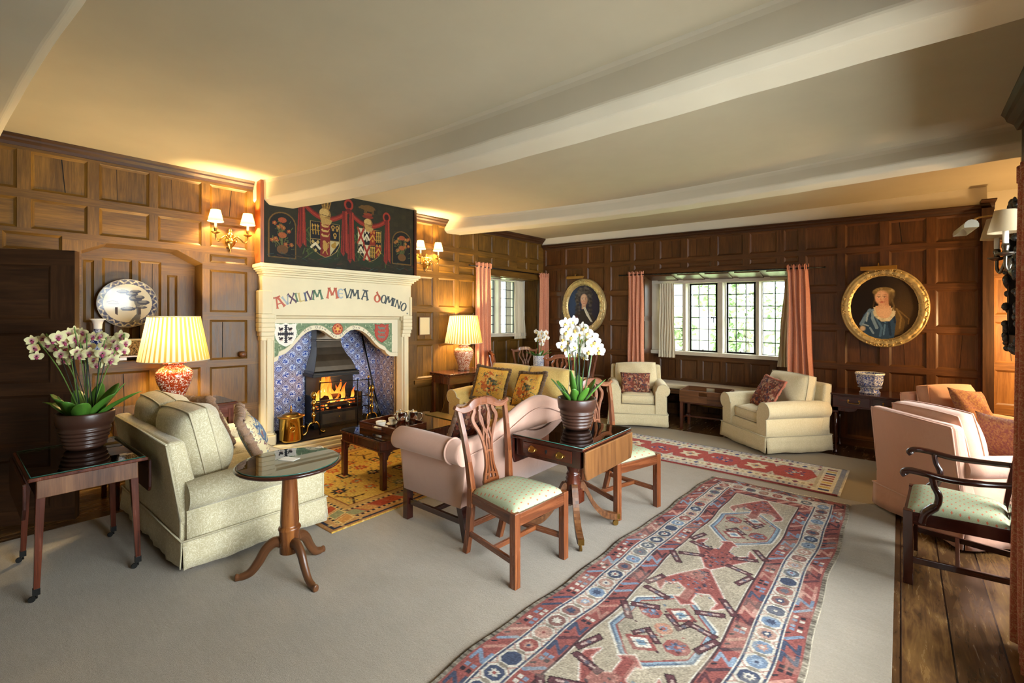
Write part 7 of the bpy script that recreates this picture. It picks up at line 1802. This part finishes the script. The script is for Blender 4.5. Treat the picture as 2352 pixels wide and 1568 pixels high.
saucer('white saucer under the front tea cup on the tray', (-3.90, 2.735, tz)); cup('white gilt-rimmed tea cup at the front of the tray', (-3.90, 2.735, tz + .0065), 2.2)
saucer('white saucer under the rear tea cup beside the milk jug', (-3.93, 2.90, tz)); cup('white gilt-rimmed tea cup just behind the front cup', (-3.93, 2.90, tz + .0065), 2.5)
jg = thing('milk_jug', 'white china milk jug standing behind the tea cups', 'jug', (-3.995, 3.02, tz), 1.8, 'white gilt-rimmed tea things')
mb = MB(); mb.lathe([(.0, 0), (.026, 0), (.034, .02), (.034, .045), (.024, .075), (.022, .095), (.028, .11), (.026, .11), (.02, .09), (.03, .04), (0, .01)], 24, cap=False); mb.build('body', M['china'], jg)
mb = MB(); mb.tube(spline([(-.024, 0, .095), (-.052, 0, .09), (-.05, 0, .05), (-.032, 0, .035)], 5), .004, 7); mb.build('handle', M['china'], jg)
def metal_pot(label, loc, rz, h):
    r = thing('silver_pot', label, 'teapot', loc, rz, 'silver tea and water pots')
    mb = MB(); mb.lathe([(.0, 0), (.050, 0), (.053, .004), (.050, h * .5), (.043, h * .86), (.045, h * .88), (.044, h * .9)], 32); mb.build('body', M['silver'], r)
    mb = MB(); mb.lathe([(.045, h * .9), (.042, h * .93), (.02, h * .97), (.006, h * .985), (.006, h * 1.0), (.011, h * 1.02), (.008, h * 1.06), (0, h * 1.07)], 28); mb.build('lid', M['silver'], r)
    mb = MB(); mb.tube(spline([(.046, 0, h * .78), (.08, 0, h * .8), (.09, 0, h * .55), (.075, 0, h * .32), (.05, 0, h * .28)], 5), .006, 8); mb.build('handle', M['silver'], r)
    mb = MB(); mb.tube(spline([(-.045, 0, h * .5), (-.065, 0, h * .62), (-.078, 0, h * .84)], 5), [.013 - .0006 * k for k in range(11)], 8); mb.build('spout', M['silver'], r); return r
metal_pot('taller silver teapot on the tea tray, next to the cups', (-3.80, 2.89, tz), 1.7, .165)
metal_pot('silver hot-water pot on the tea tray, its handle to the right', (-3.78, 3.03, tz), .8, .148)
bk_ = thing('table_book', 'flat olive-gold board lying at the far end of the coffee table', 'board', (-3.87, 3.515, TZ), rad(-3))
mb = MB(); mb.box(-.225, .225, -.075, .10, 0, .006); mb.build('board', m_plain('olive_gold_board', '6e6338', .18, .45, .5), bk_)

lt = thing('lamp_table', 'mahogany side table with glass top carrying the lit lamp behind the cream sofa', 'table', (-5.14, 1.34, 0))
for sx in (-1, 1):
    for sy in (-1, 1): square_table_leg(lt, sx * .23, sy * .42, .034, .046, .70, M['mahog'], False)
mb = MB(); mb.box(-.25, .25, -.445, .445, .62, .735); mb.build('apron', M['mahog'], lt, bevel=.003)
mb = MB(); mb.box(-.275, .275, -.475, .475, .735, .756); mb.build('top', M['mahog'], lt, bevel=.006)
mb = MB(); mb.box(-.265, .265, -.465, .465, .7565, .762); mb.build('glass_top', M['topglass'], lt)
mb = MB(); mb.box(-.24, .24, -.42, -.40, .14, .17); mb.box(-.24, .24, .40, .42, .14, .17); mb.box(-.24, -.22, -.42, .42, .14, .17); mb.box(-.24, -.22, -.42, .42, .22, .245); mb.build('stretcher', M['mahog_dark'], lt)
cd = thing('card_table', 'mahogany fold-over card table carrying the lamp right of the fireplace', 'table', (-4.93, 4.84, 0), ANG_L)
for sx in (-1, 1):
    for sy in (-1, 1): square_table_leg(cd, sx * .19, sy * .35, .03, .045, .66, M['mahog'], False)
mb = MB(); mb.box(-.215, .215, -.375, .375, .61, .715); mb.build('apron', M['mahog'], cd, bevel=.003)
for z in (.716, .737):
    mb = MB(); mb.prism(cant(.245, .405, .02), z, z + .019, 'z'); mb.build('folding_leaf', M['mahog'], cd, bevel=.005)

pd = thing('sofa_table', 'mahogany pedestal drop-leaf table with one drawer and glass top, carrying the white orchid', 'table', (-1.865, 2.975, .01))
TX, TY = .295, .355
mb = MB(); mb.box(-TX, TX, -TY, TY, .695, .715); mb.build('top', M['mahog_dark'], pd, bevel=.006)
mb = MB(); mb.box(-TX + .005, TX - .005, -TY + .005, TY - .005, .7155, .721); mb.build('glass_top', M['topglass'], pd)
mb = MB(); mb.tube([(-TX + .005, -TY + .005, .718), (TX - .005, -TY + .005, .718), (TX - .005, TY - .005, .718), (-TX + .005, TY - .005, .718)], .003, 4, closed=True); mb.build('glass_edge', M['glass_edge'], pd)
mb = MB(); mb.box(-TX + .03, TX - .03, -TY + .02, TY - .02, .575, .695); mb.build('frieze', M['mahog_dark'], pd, bevel=.003)
mb = MB(); mb.box(-.20, .20, -TY + .012, -TY + .03, .60, .68); dw = mb.build('drawer', M['mahog'], pd, bevel=.003)
for s_ in (-1, 1):
    mb = MB(); mb.prism([(s_ * .115 + .034 * cos(a) * (1 + .18 * cos(4 * a)), .640 + .022 * sin(a) * (1 + .2 * cos(3 * a))) for a in np.linspace(0, 2 * PI, 24, endpoint=False)], -TY + .008, -TY + .012, 'y'); mb.tube(spline([(s_ * .115 - .025, -TY + .006, .645), (s_ * .115 - .02, -TY - .008, .628), (s_ * .115 + .02, -TY - .008, .628), (s_ * .115 + .025, -TY + .006, .645)], 4), .0035, 6); mb.build('handle', M['brass_aged'], dw)
mb = MB(); mb.prism([(-.006, .655), (.006, .655), (.010, .645), (.0, .625), (-.010, .645)], -TY + .009, -TY + .012, 'y'); mb.build('keyhole', M['crack'], dw)
mb = MB(); mb.prism([(-TY + .01, .695), (-TY + .01, .56), (-TY + .035, .505), (TY - .035, .505), (TY - .01, .56), (TY - .01, .695)], TX - .004, TX + .014, 'x'); mb.build('drop_leaf', m_wood('pale_mahogany_leaf', '3d2412', '633e1f', '80552a', .36, .8), pd, bevel=.006)
mb = MB(); mb.prism([(-TY + .01, .695), (-TY + .01, .56), (-TY + .035, .505), (TY - .035, .505), (TY - .01, .56), (TY - .01, .695)], -TX - .014, -TX + .004, 'x'); mb.build('drop_leaf', M['mahog_dark'], pd, bevel=.006)
mb = MB(); mb.lathe([(.06, .22), (.058, .33), (.062, .345), (.05, .36), (.056, .375), (.046, .39), (.052, .405), (.045, .415), (.04, .43), (.055, .47), (.066, .53), (.07, .575)], 28); mb.box(-.06, .06, -.06, .06, .20, .30); mb.build('pedestal', M['mahog'], pd)
for sx in (-1, 1):
    for sy in (-1, 1):
        a = math.atan2(sy * .262, sx * .225); mb = MB(M=Matrix.Rotation(a, 4, 'Z')); P = spline([(.03, 0, .30), (.075, 0, .315), (.11, 0, .26), (.16, 0, .17), (.23, 0, .10), (.30, 0, .075), (.335, 0, .07)], 5)
        for k in range(len(P) - 1):
            p, q = P[k], P[k + 1]; h = .034 - .014 * k / len(P); mb.hexa([(p[0], -.022, p[2] - h), (q[0], -.022, q[2] - h), (q[0], .022, q[2] - h), (p[0], .022, p[2] - h), (p[0], -.022, p[2] + h), (q[0], -.022, q[2] + h), (q[0], .022, q[2] + h), (p[0], .022, p[2] + h)], grain=0)
        o = mb.build('leg', M['walnut'], pd)
        mb = MB(M=Matrix.Rotation(a, 4, 'Z')); mb.box(.315, .36, -.02, .02, .052, .09); mb.lathe([(.007, .02), (.007, .06)], 8, (.345, 0, 0)); mb.tube([(.33, -.009, .02), (.33, .009, .02)], .02, 14); mb.build('caster', M['brass_aged'], o)

bt = thing('tray_table', 'butler tray on a four-legged mahogany stand between the cream armchairs', 'table', (-2.06, 6.72, .0), rad(4))
for sx in (-1, 1):
    for sy in (-1, 1):
        mb = MB(); mb.box(sx * .285 - .019, sx * .285 + .019, sy * .19 - .019, sy * .19 + .019, 0, .46); mb.build('leg', M['mahog'], bt, bevel=.003)
mb = MB(); mb.box(-.27, .27, -.2, -.185, .34, .38) if False else None
mb.box(-.285, .285, -.01, .01, .14, .165); 
for s_ in (-1, 1): mb.box(s_ * .285 - .01, s_ * .285 + .01, -.19, .19, .14, .165)
mb.box(-.27, .27, -.195, .195, .36, .385); mb.build('stretcher', M['mahog'], bt, bevel=.002)
for s_ in (-1, 1):
    mb = MB(); y = s_ * .222; 
    for (x0, x1, z0, z1) in ((-.30, -.055, .387, .545), (.055, .30, .387, .545), (-.055, .055, .387, .475), (-.055, .055, .53, .545)): mb.box(x0, x1, y - .007, y + .007, z0, z1)
    mb.build('tray_side', M['walnut'], bt)
    mb = MB(); mb.box(s_ * .30 - .007, s_ * .30 + .007, -.222, .222, .387, .545); mb.build('tray_end', M['walnut'], bt)
mb = MB(); mb.box(-.30, .30, -.222, .222, .384, .394); mb.build('tray_base', M['walnut'], bt)

sd = thing('writing_table', 'dark mahogany side table with two drawers under the portrait of the lady', 'table', (-.25, 6.74, 0))
mb = MB(); mb.box(-.375, .375, -.26, .255, .668, .69); mb.build('top', M['mahog_dark'], sd, bevel=.006)
mb = MB(); mb.box(-.35, .35, -.24, .24, .53, .668); mb.prism([(-.35, .53), (-.35, .49), (-.2, .485), (-.14, .50), (-.12, .53)], -.24, -.225, 'y'); mb.prism([(.35, .53), (.12, .53), (.14, .50), (.2, .485), (.35, .49)], -.24, -.225, 'y'); mb.build('apron', M['mahog_dark'], sd, bevel=.002)
for s_ in (-1, 1):
    mb = MB(); mb.box(s_ * .155 - .145, s_ * .155 + .145, -.248, -.236, .545, .655); d = mb.build('drawer', M['mahog_dark'], sd, bevel=.003)
    mb = MB(); mb.tube(spline([(s_ * .155 - .05, -.25, .615), (s_ * .155 - .045, -.27, .59), (s_ * .155 + .045, -.27, .59), (s_ * .155 + .05, -.25, .615)], 5), .004, 6)
    for q in (-1, 1): mb.ball((s_ * .155 + q * .05, -.255, .617), .011, 8, 6)
    mb.build('handle', M['brass_aged'], d)
    for sy in (-1, 1):
        mb = MB(); x, y = s_ * .325, sy * .215; mb.tbox((x, y), (.05, .05), .47, (x, y), (.05, .05), .53); mb.lathe([(.022, .0), (.026, .006), (.024, .02), (.014, .035), (.013, .10), (.018, .30), (.024, .47)], 14, (x, y, 0)); mb.build('leg', M['mahog_dark'], sd)

rt = thing('round_table', 'round glass-topped dining table in the corner by the small window', 'table', (-4.47, 6.08, 0))
mb = MB(); mb.lathe([(.0, .695), (.52, .70), (.55, .71), (.55, .725), (0, .726)], 64); mb.build('top', M['mahog_dark'], rt)
mb = MB(); mb.lathe([(.0, .7265), (.545, .7265), (.545, .733), (0, .733)], 64, sm=False); mb.build('glass_top', M['topglass'], rt)
mb = MB(); mb.lathe([(.16, .0), (.18, .03), (.06, .08), (.05, .3), (.07, .5), (.12, .695)], 24); mb.build('pedestal', M['mahog_dark'], rt)

# ------------------------------------------------------------------ table lamps
def lamp(label, loc, mat, power, rz=0):
    r = thing('table_lamp', label, 'lamp', loc, rz, 'porcelain table lamps with pleated shades')
    mb = MB(); mb.lathe([(.0, 0), (.085, 0), (.088, .01), (.082, .03), (.083, .07), (.105, .13), (.135, .20), (.146, .255), (.138, .30), (.11, .33), (.08, .345), (.072, .352), (.072, .37), (.078, .375)], 40); mb.build('vase_base', mat, r)
    mb = MB(); mb.lathe([(.10, .372), (.102, .378), (.085, .385), (.078, .40), (.068, .418), (.04, .425), (.0, .427)], 36); mb.build('lid', mat, r)
    mb = MB(); mb.lathe([(.008, .42), (.008, .56), (.016, .565), (.016, .60), (0, .602)], 12); mb.tube([(-.19, 0, .80), (0, 0, .795), (.19, 0, .80)], .003, 6); mb.tube([(0, 0, .60), (0, 0, .81)], .003, 6); mb.build('stem', M['brass_aged'], r)
    mb = MB(); mb.ball((0, 0, .645), (.028, .028, .04), 12, 8); mb.build('bulb', m_emit('lit_bulb', (1, .78, .45), 6), r)
    N_ = 40
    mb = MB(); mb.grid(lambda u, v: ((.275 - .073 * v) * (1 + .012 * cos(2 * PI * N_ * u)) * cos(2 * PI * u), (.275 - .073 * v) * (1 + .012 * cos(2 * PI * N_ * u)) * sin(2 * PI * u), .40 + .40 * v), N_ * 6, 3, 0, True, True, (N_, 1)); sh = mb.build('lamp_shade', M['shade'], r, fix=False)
    mb = MB(); mb.tube([(.203 * cos(a), .203 * sin(a), .80) for a in np.linspace(0, 2 * PI, 48, endpoint=False)], .004, 6, closed=True); mb.build('trim', M['piping'], sh); mb = MB(); mb.tube([(.276 * cos(a), .276 * sin(a), .40) for a in np.linspace(0, 2 * PI, 48, endpoint=False)], .004, 6, closed=True); mb.build('trim', M['piping'], sh)
    ld = bpy.data.lights.new('bulb_light', 'POINT'); ld.energy = power; ld.color = (1, .77, .42); ld.shadow_soft_size = .05; link('bulb_light', ld, r, (0, 0, .66)); return r
lamp('lit table lamp with orange floral base, behind the cream sofa', (-5.19, 1.39, .7625), M['lamp_red'], 62)
lamp('lit table lamp with rust floral base, on the card table right of the fireplace', (-4.98, 4.93, .757), M['lamp_red2'], 54)
ld = bpy.data.lights.new('alcove_lamp', 'POINT'); ld.energy = 40; ld.color = (1, .66, .30); ld.shadow_soft_size = .08; link('alcove_lamp', ld, None, (1.30, 6.55, 1.45))
lf = bpy.data.lights.new('fire_light', 'POINT'); lf.energy = 5; lf.color = (1, .45, .12); lf.shadow_soft_size = .12; q = WL(3.28, -.27, .62); link('fire_light', lf, None, q)

# ------------------------------------------------------------------ pots and orchids
def potprof(s=1., h=.235, rt_=.15, rb=.092):
    P = [(0, 0), (rb * .92, 0), (rb, .006)]
    zs_ = [.02, .045, .07, .095, .12]
    for i, z in enumerate(zs_):
        r0 = rb + (rt_ - rb) * (z / h) ** .75; P += [(r0 - .001, z - .008), (r0 + .006, z), (r0 + .004, z + .010), (r0 - .003, z + .016)]
    P += [(rb + (rt_ - rb) * .86, .155), (rt_ * .985, .19), (rt_, h - .01), (rt_ * .985, h), (rt_ * .92, h), (rt_ * .90, h - .02), (rt_ * .86, h - .03)]
    return [(r * s, z * s) for r, z in P]
def leafmb(mb, base, ang, L, w, up, droop, tw=0.):
    d = Vector((cos(ang), sin(ang), 0)); sd_ = Vector((-sin(ang), cos(ang), 0)); n = 10; rows = []
    for k in range(n + 1):
        t = k / n; e = up * (1 - t * droop); p = Vector(base) + d * (L * t * cos(up * .9)) + Vector((0, 0, 1)) * (L * (math.sin(up) * t - droop * .45 * t * t))
        ww = w * (sin(PI * (t * .86 + .10)) ** .65) * (1 - .25 * t) if k < n else .002
        s2 = sd_ * cos(tw) + Vector((0, 0, 1)) * sin(tw)
        rows.append([mb.av(p - s2 * ww + Vector((0, 0, .18 * ww))), mb.av(p - Vector((0, 0, .10 * ww))), mb.av(p + s2 * ww + Vector((0, 0, .18 * ww)))])
    for A, B in zip(rows[:-1], rows[1:]):
        for k in range(2): mb.face((A[k], A[k + 1], B[k + 1], B[k]), None, 0, True)
def flower_meshes(pm, lm, s=1.):
    mb = MB()
    def petal(ang, L, w, tip, curl):
        d = (cos(ang), sin(ang)); n = 6; R_ = []
        for k in range(n + 1):
            t = k / n; ww = w * (sin(PI * min(1, t * .80 + .14)) ** .7); 
            if k == n: ww = w * .25
            x0 = .006 + L * t; z = -curl * t * t + .004 * sin(PI * t)
            R_.append([mb.av((x0 * d[0] - ww * d[1] * q, x0 * d[1] + ww * d[0] * q, z + .18 * ww * abs(q))) for q in (-1, -.5, 0, .5, 1)])
        for A, B in zip(R_[:-1], R_[1:]):
            for k in range(4): mb.face((A[k], A[k + 1], B[k + 1], B[k]), None, 0, True)
    petal(PI / 2, .036 * s, .013 * s, 0, .004); petal(PI * 1.22, .034 * s, .012 * s, 0, .006); petal(PI * 1.78, .034 * s, .012 * s, 0, .006)
    petal(.22, .038 * s, .023 * s, 0, .003); petal(PI - .22, .038 * s, .023 * s, 0, .003)
    a = mb.mesh('flower', pm)
    mb = MB(); mb.ball((0, -.006 * s, .007 * s), (.006 * s, .006 * s, .009 * s), 8, 6); mb.ball((0, -.016 * s, .010 * s), (.008 * s, .010 * s, .006 * s), 8, 6); mb.ball((-.008 * s, -.008 * s, .008 * s), (.005 * s,) * 3, 6, 5); mb.ball((.008 * s, -.008 * s, .008 * s), (.005 * s,) * 3, 6, 5)
    return a, mb.mesh('lip', lm)
def orchid(label, loc, potf, flowers, stems, leaves, pm, lm, fs, rim, seed, group='potted orchids', cup_r=.0):
    R = random.Random(seed); r = thing('potted_orchid', label, 'potted plant', loc, 0, group)
    potf(r)
    if rim:
        mb = MB(); mb.lathe([(0, rim[1] + .004), (rim[0] * .5, rim[1] + .008), (rim[0], rim[1])], 24); mb.build('soil', M['soil'], r)
    for (a, L, w, up, dr_, bx, by) in leaves:
        mb = MB(); leafmb(mb, (bx, by, rim[1]), a, L, w, up, dr_, R.uniform(-.3, .3)); o = mb.build('leaf', M['leaf'], r, fix=False); so = o.modifiers.new('t', 'SOLIDIFY'); so.thickness = .003
    for P in stems:
        mb = MB(); mb.tube(spline(P, 6), .0032, 6); mb.build('stem', M['stem'], r)
        b = P[0]; m = P[1]; mb = MB(); e = (m[0] + (m[0] - b[0]) * .1 + .008, m[1], max(p[2] for p in P) * .86); mb.tube([(b[0] + .01, b[1] + .004, b[2]), e], .0028, 6); mb.build('stake', M['stake'], r)
    fm, lipm = flower_meshes(pm, lm, fs)
    cam = Vector((0, 0, 1.6)) - Vector(loc); az = math.atan2(cam.y, cam.x)
    for p in flowers:
        yaw_ = az + R.uniform(-.9, .9); el = R.uniform(-.35, .25)
        o = link('flower', fm, r, p, (PI / 2 - el, 0, yaw_ + PI / 2)); o.scale = (R.uniform(.85, 1.1),) * 3
        link('lip', lipm, o)
    return r
RV = Vector((cos(rad(39.45)), sin(rad(39.45)), 0)); FV = Vector((-sin(rad(39.45)), cos(rad(39.45)), 0))
F_, HZ, CH = 1085., 718., 1.6
def px_local(loc, pts, spread, seed):
    """flower spots laid round a plant: horizontal and height offsets across it plus a depth scatter"""
    R = random.Random(seed); d = loc[0] * FV.x + loc[1] * FV.y; u0 = 1176 + F_ * (loc[0] * RV.x + loc[1] * RV.y) / d; out = []
    for u, v in pts:
        dd = R.uniform(-spread, spread); k = (d + dd) / F_
        p = FV * dd + RV * ((u - 1176) * k - (u0 - 1176) * d / F_); out.append((p.x, p.y, CH - (v - HZ) * k - loc[2]))
    return out
def glazed_pot(s):
    def f(r):
        mb = MB(); mb.lathe(potprof(s), 48, cap=False); mb.build('pot', M['pot'], r)
    return f
L1 = (-4.165, .62, .708)
fl1 = [(72, 782), (78, 800), (84, 818), (98, 778), (110, 790), (122, 782), (134, 774), (128, 798), (146, 786), (140, 814), (152, 800), (156, 768), (168, 760), (172, 778), (180, 792), (176, 808), (166, 816), (190, 764), (198, 780), (204, 796), (160, 790), (184, 818), (148, 828), (214, 774), (206, 812), (232, 772), (246, 780), (240, 794), (254, 800), (262, 786), (258, 814), (280, 772), (288, 788), (284, 806), (246, 830), (222, 838), (214, 826), (256, 828), (236, 812), (270, 796)]
def stem_to(loc, base, tip, bend, n3=None):
    t = px_local(loc, [tip], .02, 1)[0]; m = ((base[0] * .55 + t[0] * .45) + bend, base[1] * .55 + t[1] * .45, .235 + (t[2] - .235) * .6)
    return [(*base, .23), m, (t[0] - .01, t[1], t[2] + .03), t]
st1 = [stem_to(L1, b, t, e) for b, t, e in (((-.05, -.02), (84, 790), -.02), ((-.03, .02), (110, 780), -.02), ((0, -.03), (150, 775), -.01), ((.01, .01), (172, 765), 0), ((.03, .0), (200, 780), .01), ((.05, .03), (244, 780), .02), ((.06, .02), (284, 780), .03), ((.02, .03), (186, 800), .0))]
lv1 = [(a, L * 1.3, w * 1.05, up, dr_ * .75, bx, by) for a, L, w, up, dr_, bx, by in ((rad(38), .27, .046, .62, .30, .06, .05), (rad(30), .20, .05, .85, .4, .05, .02), (rad(218), .19, .042, .62, .6, -.06, -.05), (rad(190), .17, .05, 1.05, .4, -.04, .0), (rad(300), .15, .055, 1.0, .3, .0, -.05), (rad(320), .14, .055, 1.0, .4, .03, -.05), (rad(255), .16, .055, 1.15, .4, -.03, -.06), (rad(120), .2, .05, 1.0, .3, 0, .05), (rad(150), .2, .045, 1.1, .4, -.04, .04), (rad(352), .17, .052, .8, .5, .07, -.03), (rad(80), .2, .05, 1.1, .3, .03, .06), (rad(235), .13, .05, .9, .7, -.06, -.06), (rad(275), .14, .05, 1.25, .3, .02, -.06))]
orchid('potted yellow-and-magenta orchid in a brown ribbed pot on the left table', L1, glazed_pot(1.02), px_local(L1, fl1, .09, 3), st1, lv1, M['petal_y'], M['lip_p'], 1.0, (.135, .205), 11)
L2 = (-1.885, 3.06, .732)
fl2 = [(1298, 742), (1308, 752), (1316, 738), (1300, 762), (1322, 756), (1312, 772), (1330, 766), (1340, 752), (1336, 780), (1350, 764), (1346, 778), (1360, 772), (1356, 790), (1366, 784), (1374, 796), (1376, 806), (1330, 792), (1320, 786), (1304, 784), (1294, 778), (1290, 792), (1298, 800), (1312, 800), (1344, 796), (1336, 806), (1352, 806), (1326, 812), (1308, 812), (1342, 818), (1318, 796)]
st2 = [stem_to(L2, b, t, e) for b, t, e in (((-.03, -.02), (1300, 750), -.01), ((-.01, .0), (1314, 742), 0), ((.0, .02), (1330, 768), 0), ((.03, .0), (1348, 762), .01), ((.04, .02), (1366, 780), .02), ((.01, -.03), (1338, 790), .0))]
lv2 = [(rad(40), .24, .042, .95, .25, .05, .03), (rad(25), .26, .045, 1.0, .35, .06, .0), (rad(60), .2, .04, 1.15, .2, .03, .05), (rad(215), .22, .036, 1.0, .15, -.05, -.03), (rad(230), .2, .04, 1.2, .2, -.03, -.05), (rad(180), .2, .034, 1.0, .3, -.06, .0), (rad(270), .26, .032, 1.45, .1, .0, -.02), (rad(290), .17, .04, 1.1, .4, .03, -.06), (rad(330), .2, .04, 1.0, .4, .05, -.04), (rad(120), .22, .04, 1.2, .2, -.02, .05), (rad(250), .15, .04, 1.1, .5, -.02, -.07)]
orchid('potted white orchid in a brown ribbed pot on the drop-leaf table', L2, glazed_pot(.98), px_local(L2, fl2, .08, 4), st2, lv2, M['petal_w'], M['lip_y'], 1.1, (.13, .197), 12)
L3 = (-4.47, 6.10, .7335)
def blue_pot(r):
    mb = MB(); mb.lathe([(0, 0), (.082, 0), (.086, .01), (.088, .17), (.092, .185), (.086, .185), (.08, .16)], 36, cap=False); mb.build('pot', M['bluewhite'], r)
fl3 = [(1232, 762), (1238, 770), (1244, 764), (1250, 772), (1240, 778), (1234, 780), (1248, 782), (1254, 764), (1256, 776), (1244, 790)]
st3 = [stem_to(L3, b, t, 0) for b, t in (((-.02, 0), (1236, 765)), ((.02, .01), (1250, 768)))]
lv3 = [(rad(40), .2, .04, .6, .5, .03, .02), (rad(20), .22, .035, .8, .3, .04, .02), (rad(215), .2, .04, .6, .5, -.03, -.02), (rad(235), .17, .04, .9, .5, -.02, -.03), (rad(300), .14, .04, .8, .6, .02, -.04), (rad(100), .17, .04, .9, .5, .0, .04)]
orchid('small white orchid in a blue-and-white pot on the round corner table', L3, blue_pot, px_local(L3, fl3, .05, 5), st3, lv3, M['petal_w'], M['lip_y'], 1.15, (.08, .16), 13)
bp = thing('china_jardiniere', 'blue-and-white china bowl on its stand, on the dark side table', 'bowl', (-.27, 6.70, .691))
mb = MB(); mb.lathe([(0, 0), (.10, 0), (.105, .01), (.09, .03), (.092, .06), (.118, .068), (.12, .075), (.10, .08)], 8, a0=PI / 8, a1=2 * PI + PI / 8, sm=False); mb.build('stand', M['bluejar'], bp)
mb = MB(); mb.lathe([(0, .08), (.095, .082), (.122, .10), (.132, .15), (.134, .195), (.142, .212), (.142, .225), (.13, .225), (.115, .15), (0, .11)], 8, a0=PI / 8, a1=2 * PI + PI / 8, sm=False, cap=False); mb.build('bowl', M['bluejar'], bp)
mb = MB(); mb.lathe([(.138, .212), (.147, .222), (.143, .232), (.128, .228)], 8, a0=PI / 8, a1=2 * PI + PI / 8, sm=False, cap=False); mb.build('rim', M['china'], bp)
# lamp flex
cdx = thing('lamp_flex', 'thin pale flex hanging from the far lamp in front of the panelling', 'cord', WL(4.70, .03, .03)); mb = MB(); mb.tube(spline([WL(4.98, .05, .73), WL(4.86, .04, .45), WL(4.76, .05, .2), WL(4.70, .04, .015)], 6), .003, 6); wpart(mb, 'flex', M['brass_aged'], cdx)
# ------------------------------------------------------------------ outer side of the bay by the right edge
mb = MB()
for (y0, y1, q0, q1) in ((3.2, 3.5, 0, 3.3), (5.0, 5.95, 0, 3.3), (3.5, 5.0, 0, .9), (3.5, 5.0, 2.3, 3.3)): mb.box(1.62, 1.8, y0, y1, q0, q1)
mb.box(.64, 1.8, 3.06, 3.2, 0, 3.3); struct(mb.build('wall_bay', M['white_paint']))
plain_window(4, lambda a, z: (1.72, 3.5 + 1.5 * a, .9 + 1.4 * z))

# ------------------------------------------------------------------ light
wd = bpy.data.worlds.new('World'); SC.world = wd; wd.use_nodes = True; nt_ = wd.node_tree; nt_.nodes.clear()
bg = nt_.nodes.new('ShaderNodeBackground'); ou = nt_.nodes.new('ShaderNodeOutputWorld'); tc = nt_.nodes.new('ShaderNodeTexCoord'); sp = nt_.nodes.new('ShaderNodeSeparateXYZ'); cr = nt_.nodes.new('ShaderNodeValToRGB')
nt_.links.new(tc.outputs['Generated'], sp.inputs[0]); nt_.links.new(sp.outputs[2], cr.inputs['Fac'])
cr.color_ramp.elements[0].position = 0.0; cr.color_ramp.elements[0].color = (.80, .88, .95, 1); cr.color_ramp.elements[1].position = .5; cr.color_ramp.elements[1].color = (.93, .97, 1.0, 1)
nt_.links.new(cr.outputs['Color'], bg.inputs['Color'])
# overcast sky, brightest on the sunward (right-hand) side
dt = nt_.nodes.new('ShaderNodeVectorMath'); dt.operation = 'DOT_PRODUCT'; dt.inputs[1].default_value = Vector((.92, -.25, .30)).normalized(); nt_.links.new(tc.outputs['Generated'], dt.inputs[0])
mr = nt_.nodes.new('ShaderNodeMapRange'); mr.inputs['From Min'].default_value = -.2; mr.inputs['From Max'].default_value = 1.; mr.inputs['To Min'].default_value = 4.0; mr.inputs['To Max'].default_value = 16.0
nt_.links.new(dt.outputs['Value'], mr.inputs['Value']); nt_.links.new(mr.outputs['Result'], bg.inputs['Strength']); nt_.links.new(bg.outputs[0], ou.inputs['Surface'])
def portal(loc, direction, w, h):
    ld = bpy.data.lights.new('portal', 'AREA'); ld.shape = 'RECTANGLE'; ld.size = w; ld.size_y = h; ld.cycles.is_portal = True
    o = link('portal', ld, None, loc); o.rotation_euler = Vector(direction).to_track_quat('-Z', 'Y').to_euler(); return o
portal(WB(-2.07, -.62, 1.5), (0, -1, 0), 1.9, 1.2); portal(WL(6.25, -.62, 1.75), (1, -.115, 0), 1.3, 1.1)
portal((.90, 1.95, 1.4), (-1, 0, 0), 2.2, 1.7); portal((1.85, 4.25, 1.6), (-1, 0, 0), 1.5, 1.4)

# ------------------------------------------------------------------ camera
cam = bpy.data.cameras.new('camera'); co = link('camera', cam, None, (0, 0, 1.6)); co.rotation_euler = (PI / 2, 0, rad(39.45))
cam.sensor_fit = 'HORIZONTAL'; cam.sensor_width = 36; cam.lens = 36 * 1085 / 2352; cam.shift_y = -(784 - 718) / 2352; cam.clip_start = .05; cam.clip_end = 300
SC.camera = co
SC.view_settings.view_transform = 'Standard'; SC.view_settings.look = 'None'; SC.view_settings.gamma = 1; SC.view_settings.use_curve_mapping = False; SC.view_settings.exposure = 1.6
try:
    SC.cycles.use_denoising = True; SC.cycles.max_bounces = 7; SC.cycles.diffuse_bounces = 4; SC.cycles.glossy_bounces = 3; SC.cycles.transmission_bounces = 4; SC.cycles.transparent_max_bounces = 10
    SC.cycles.caustics_reflective = False; SC.cycles.caustics_refractive = False; SC.cycles.sample_clamp_indirect = 6; SC.cycles.use_adaptive_sampling = True
except Exception: pass
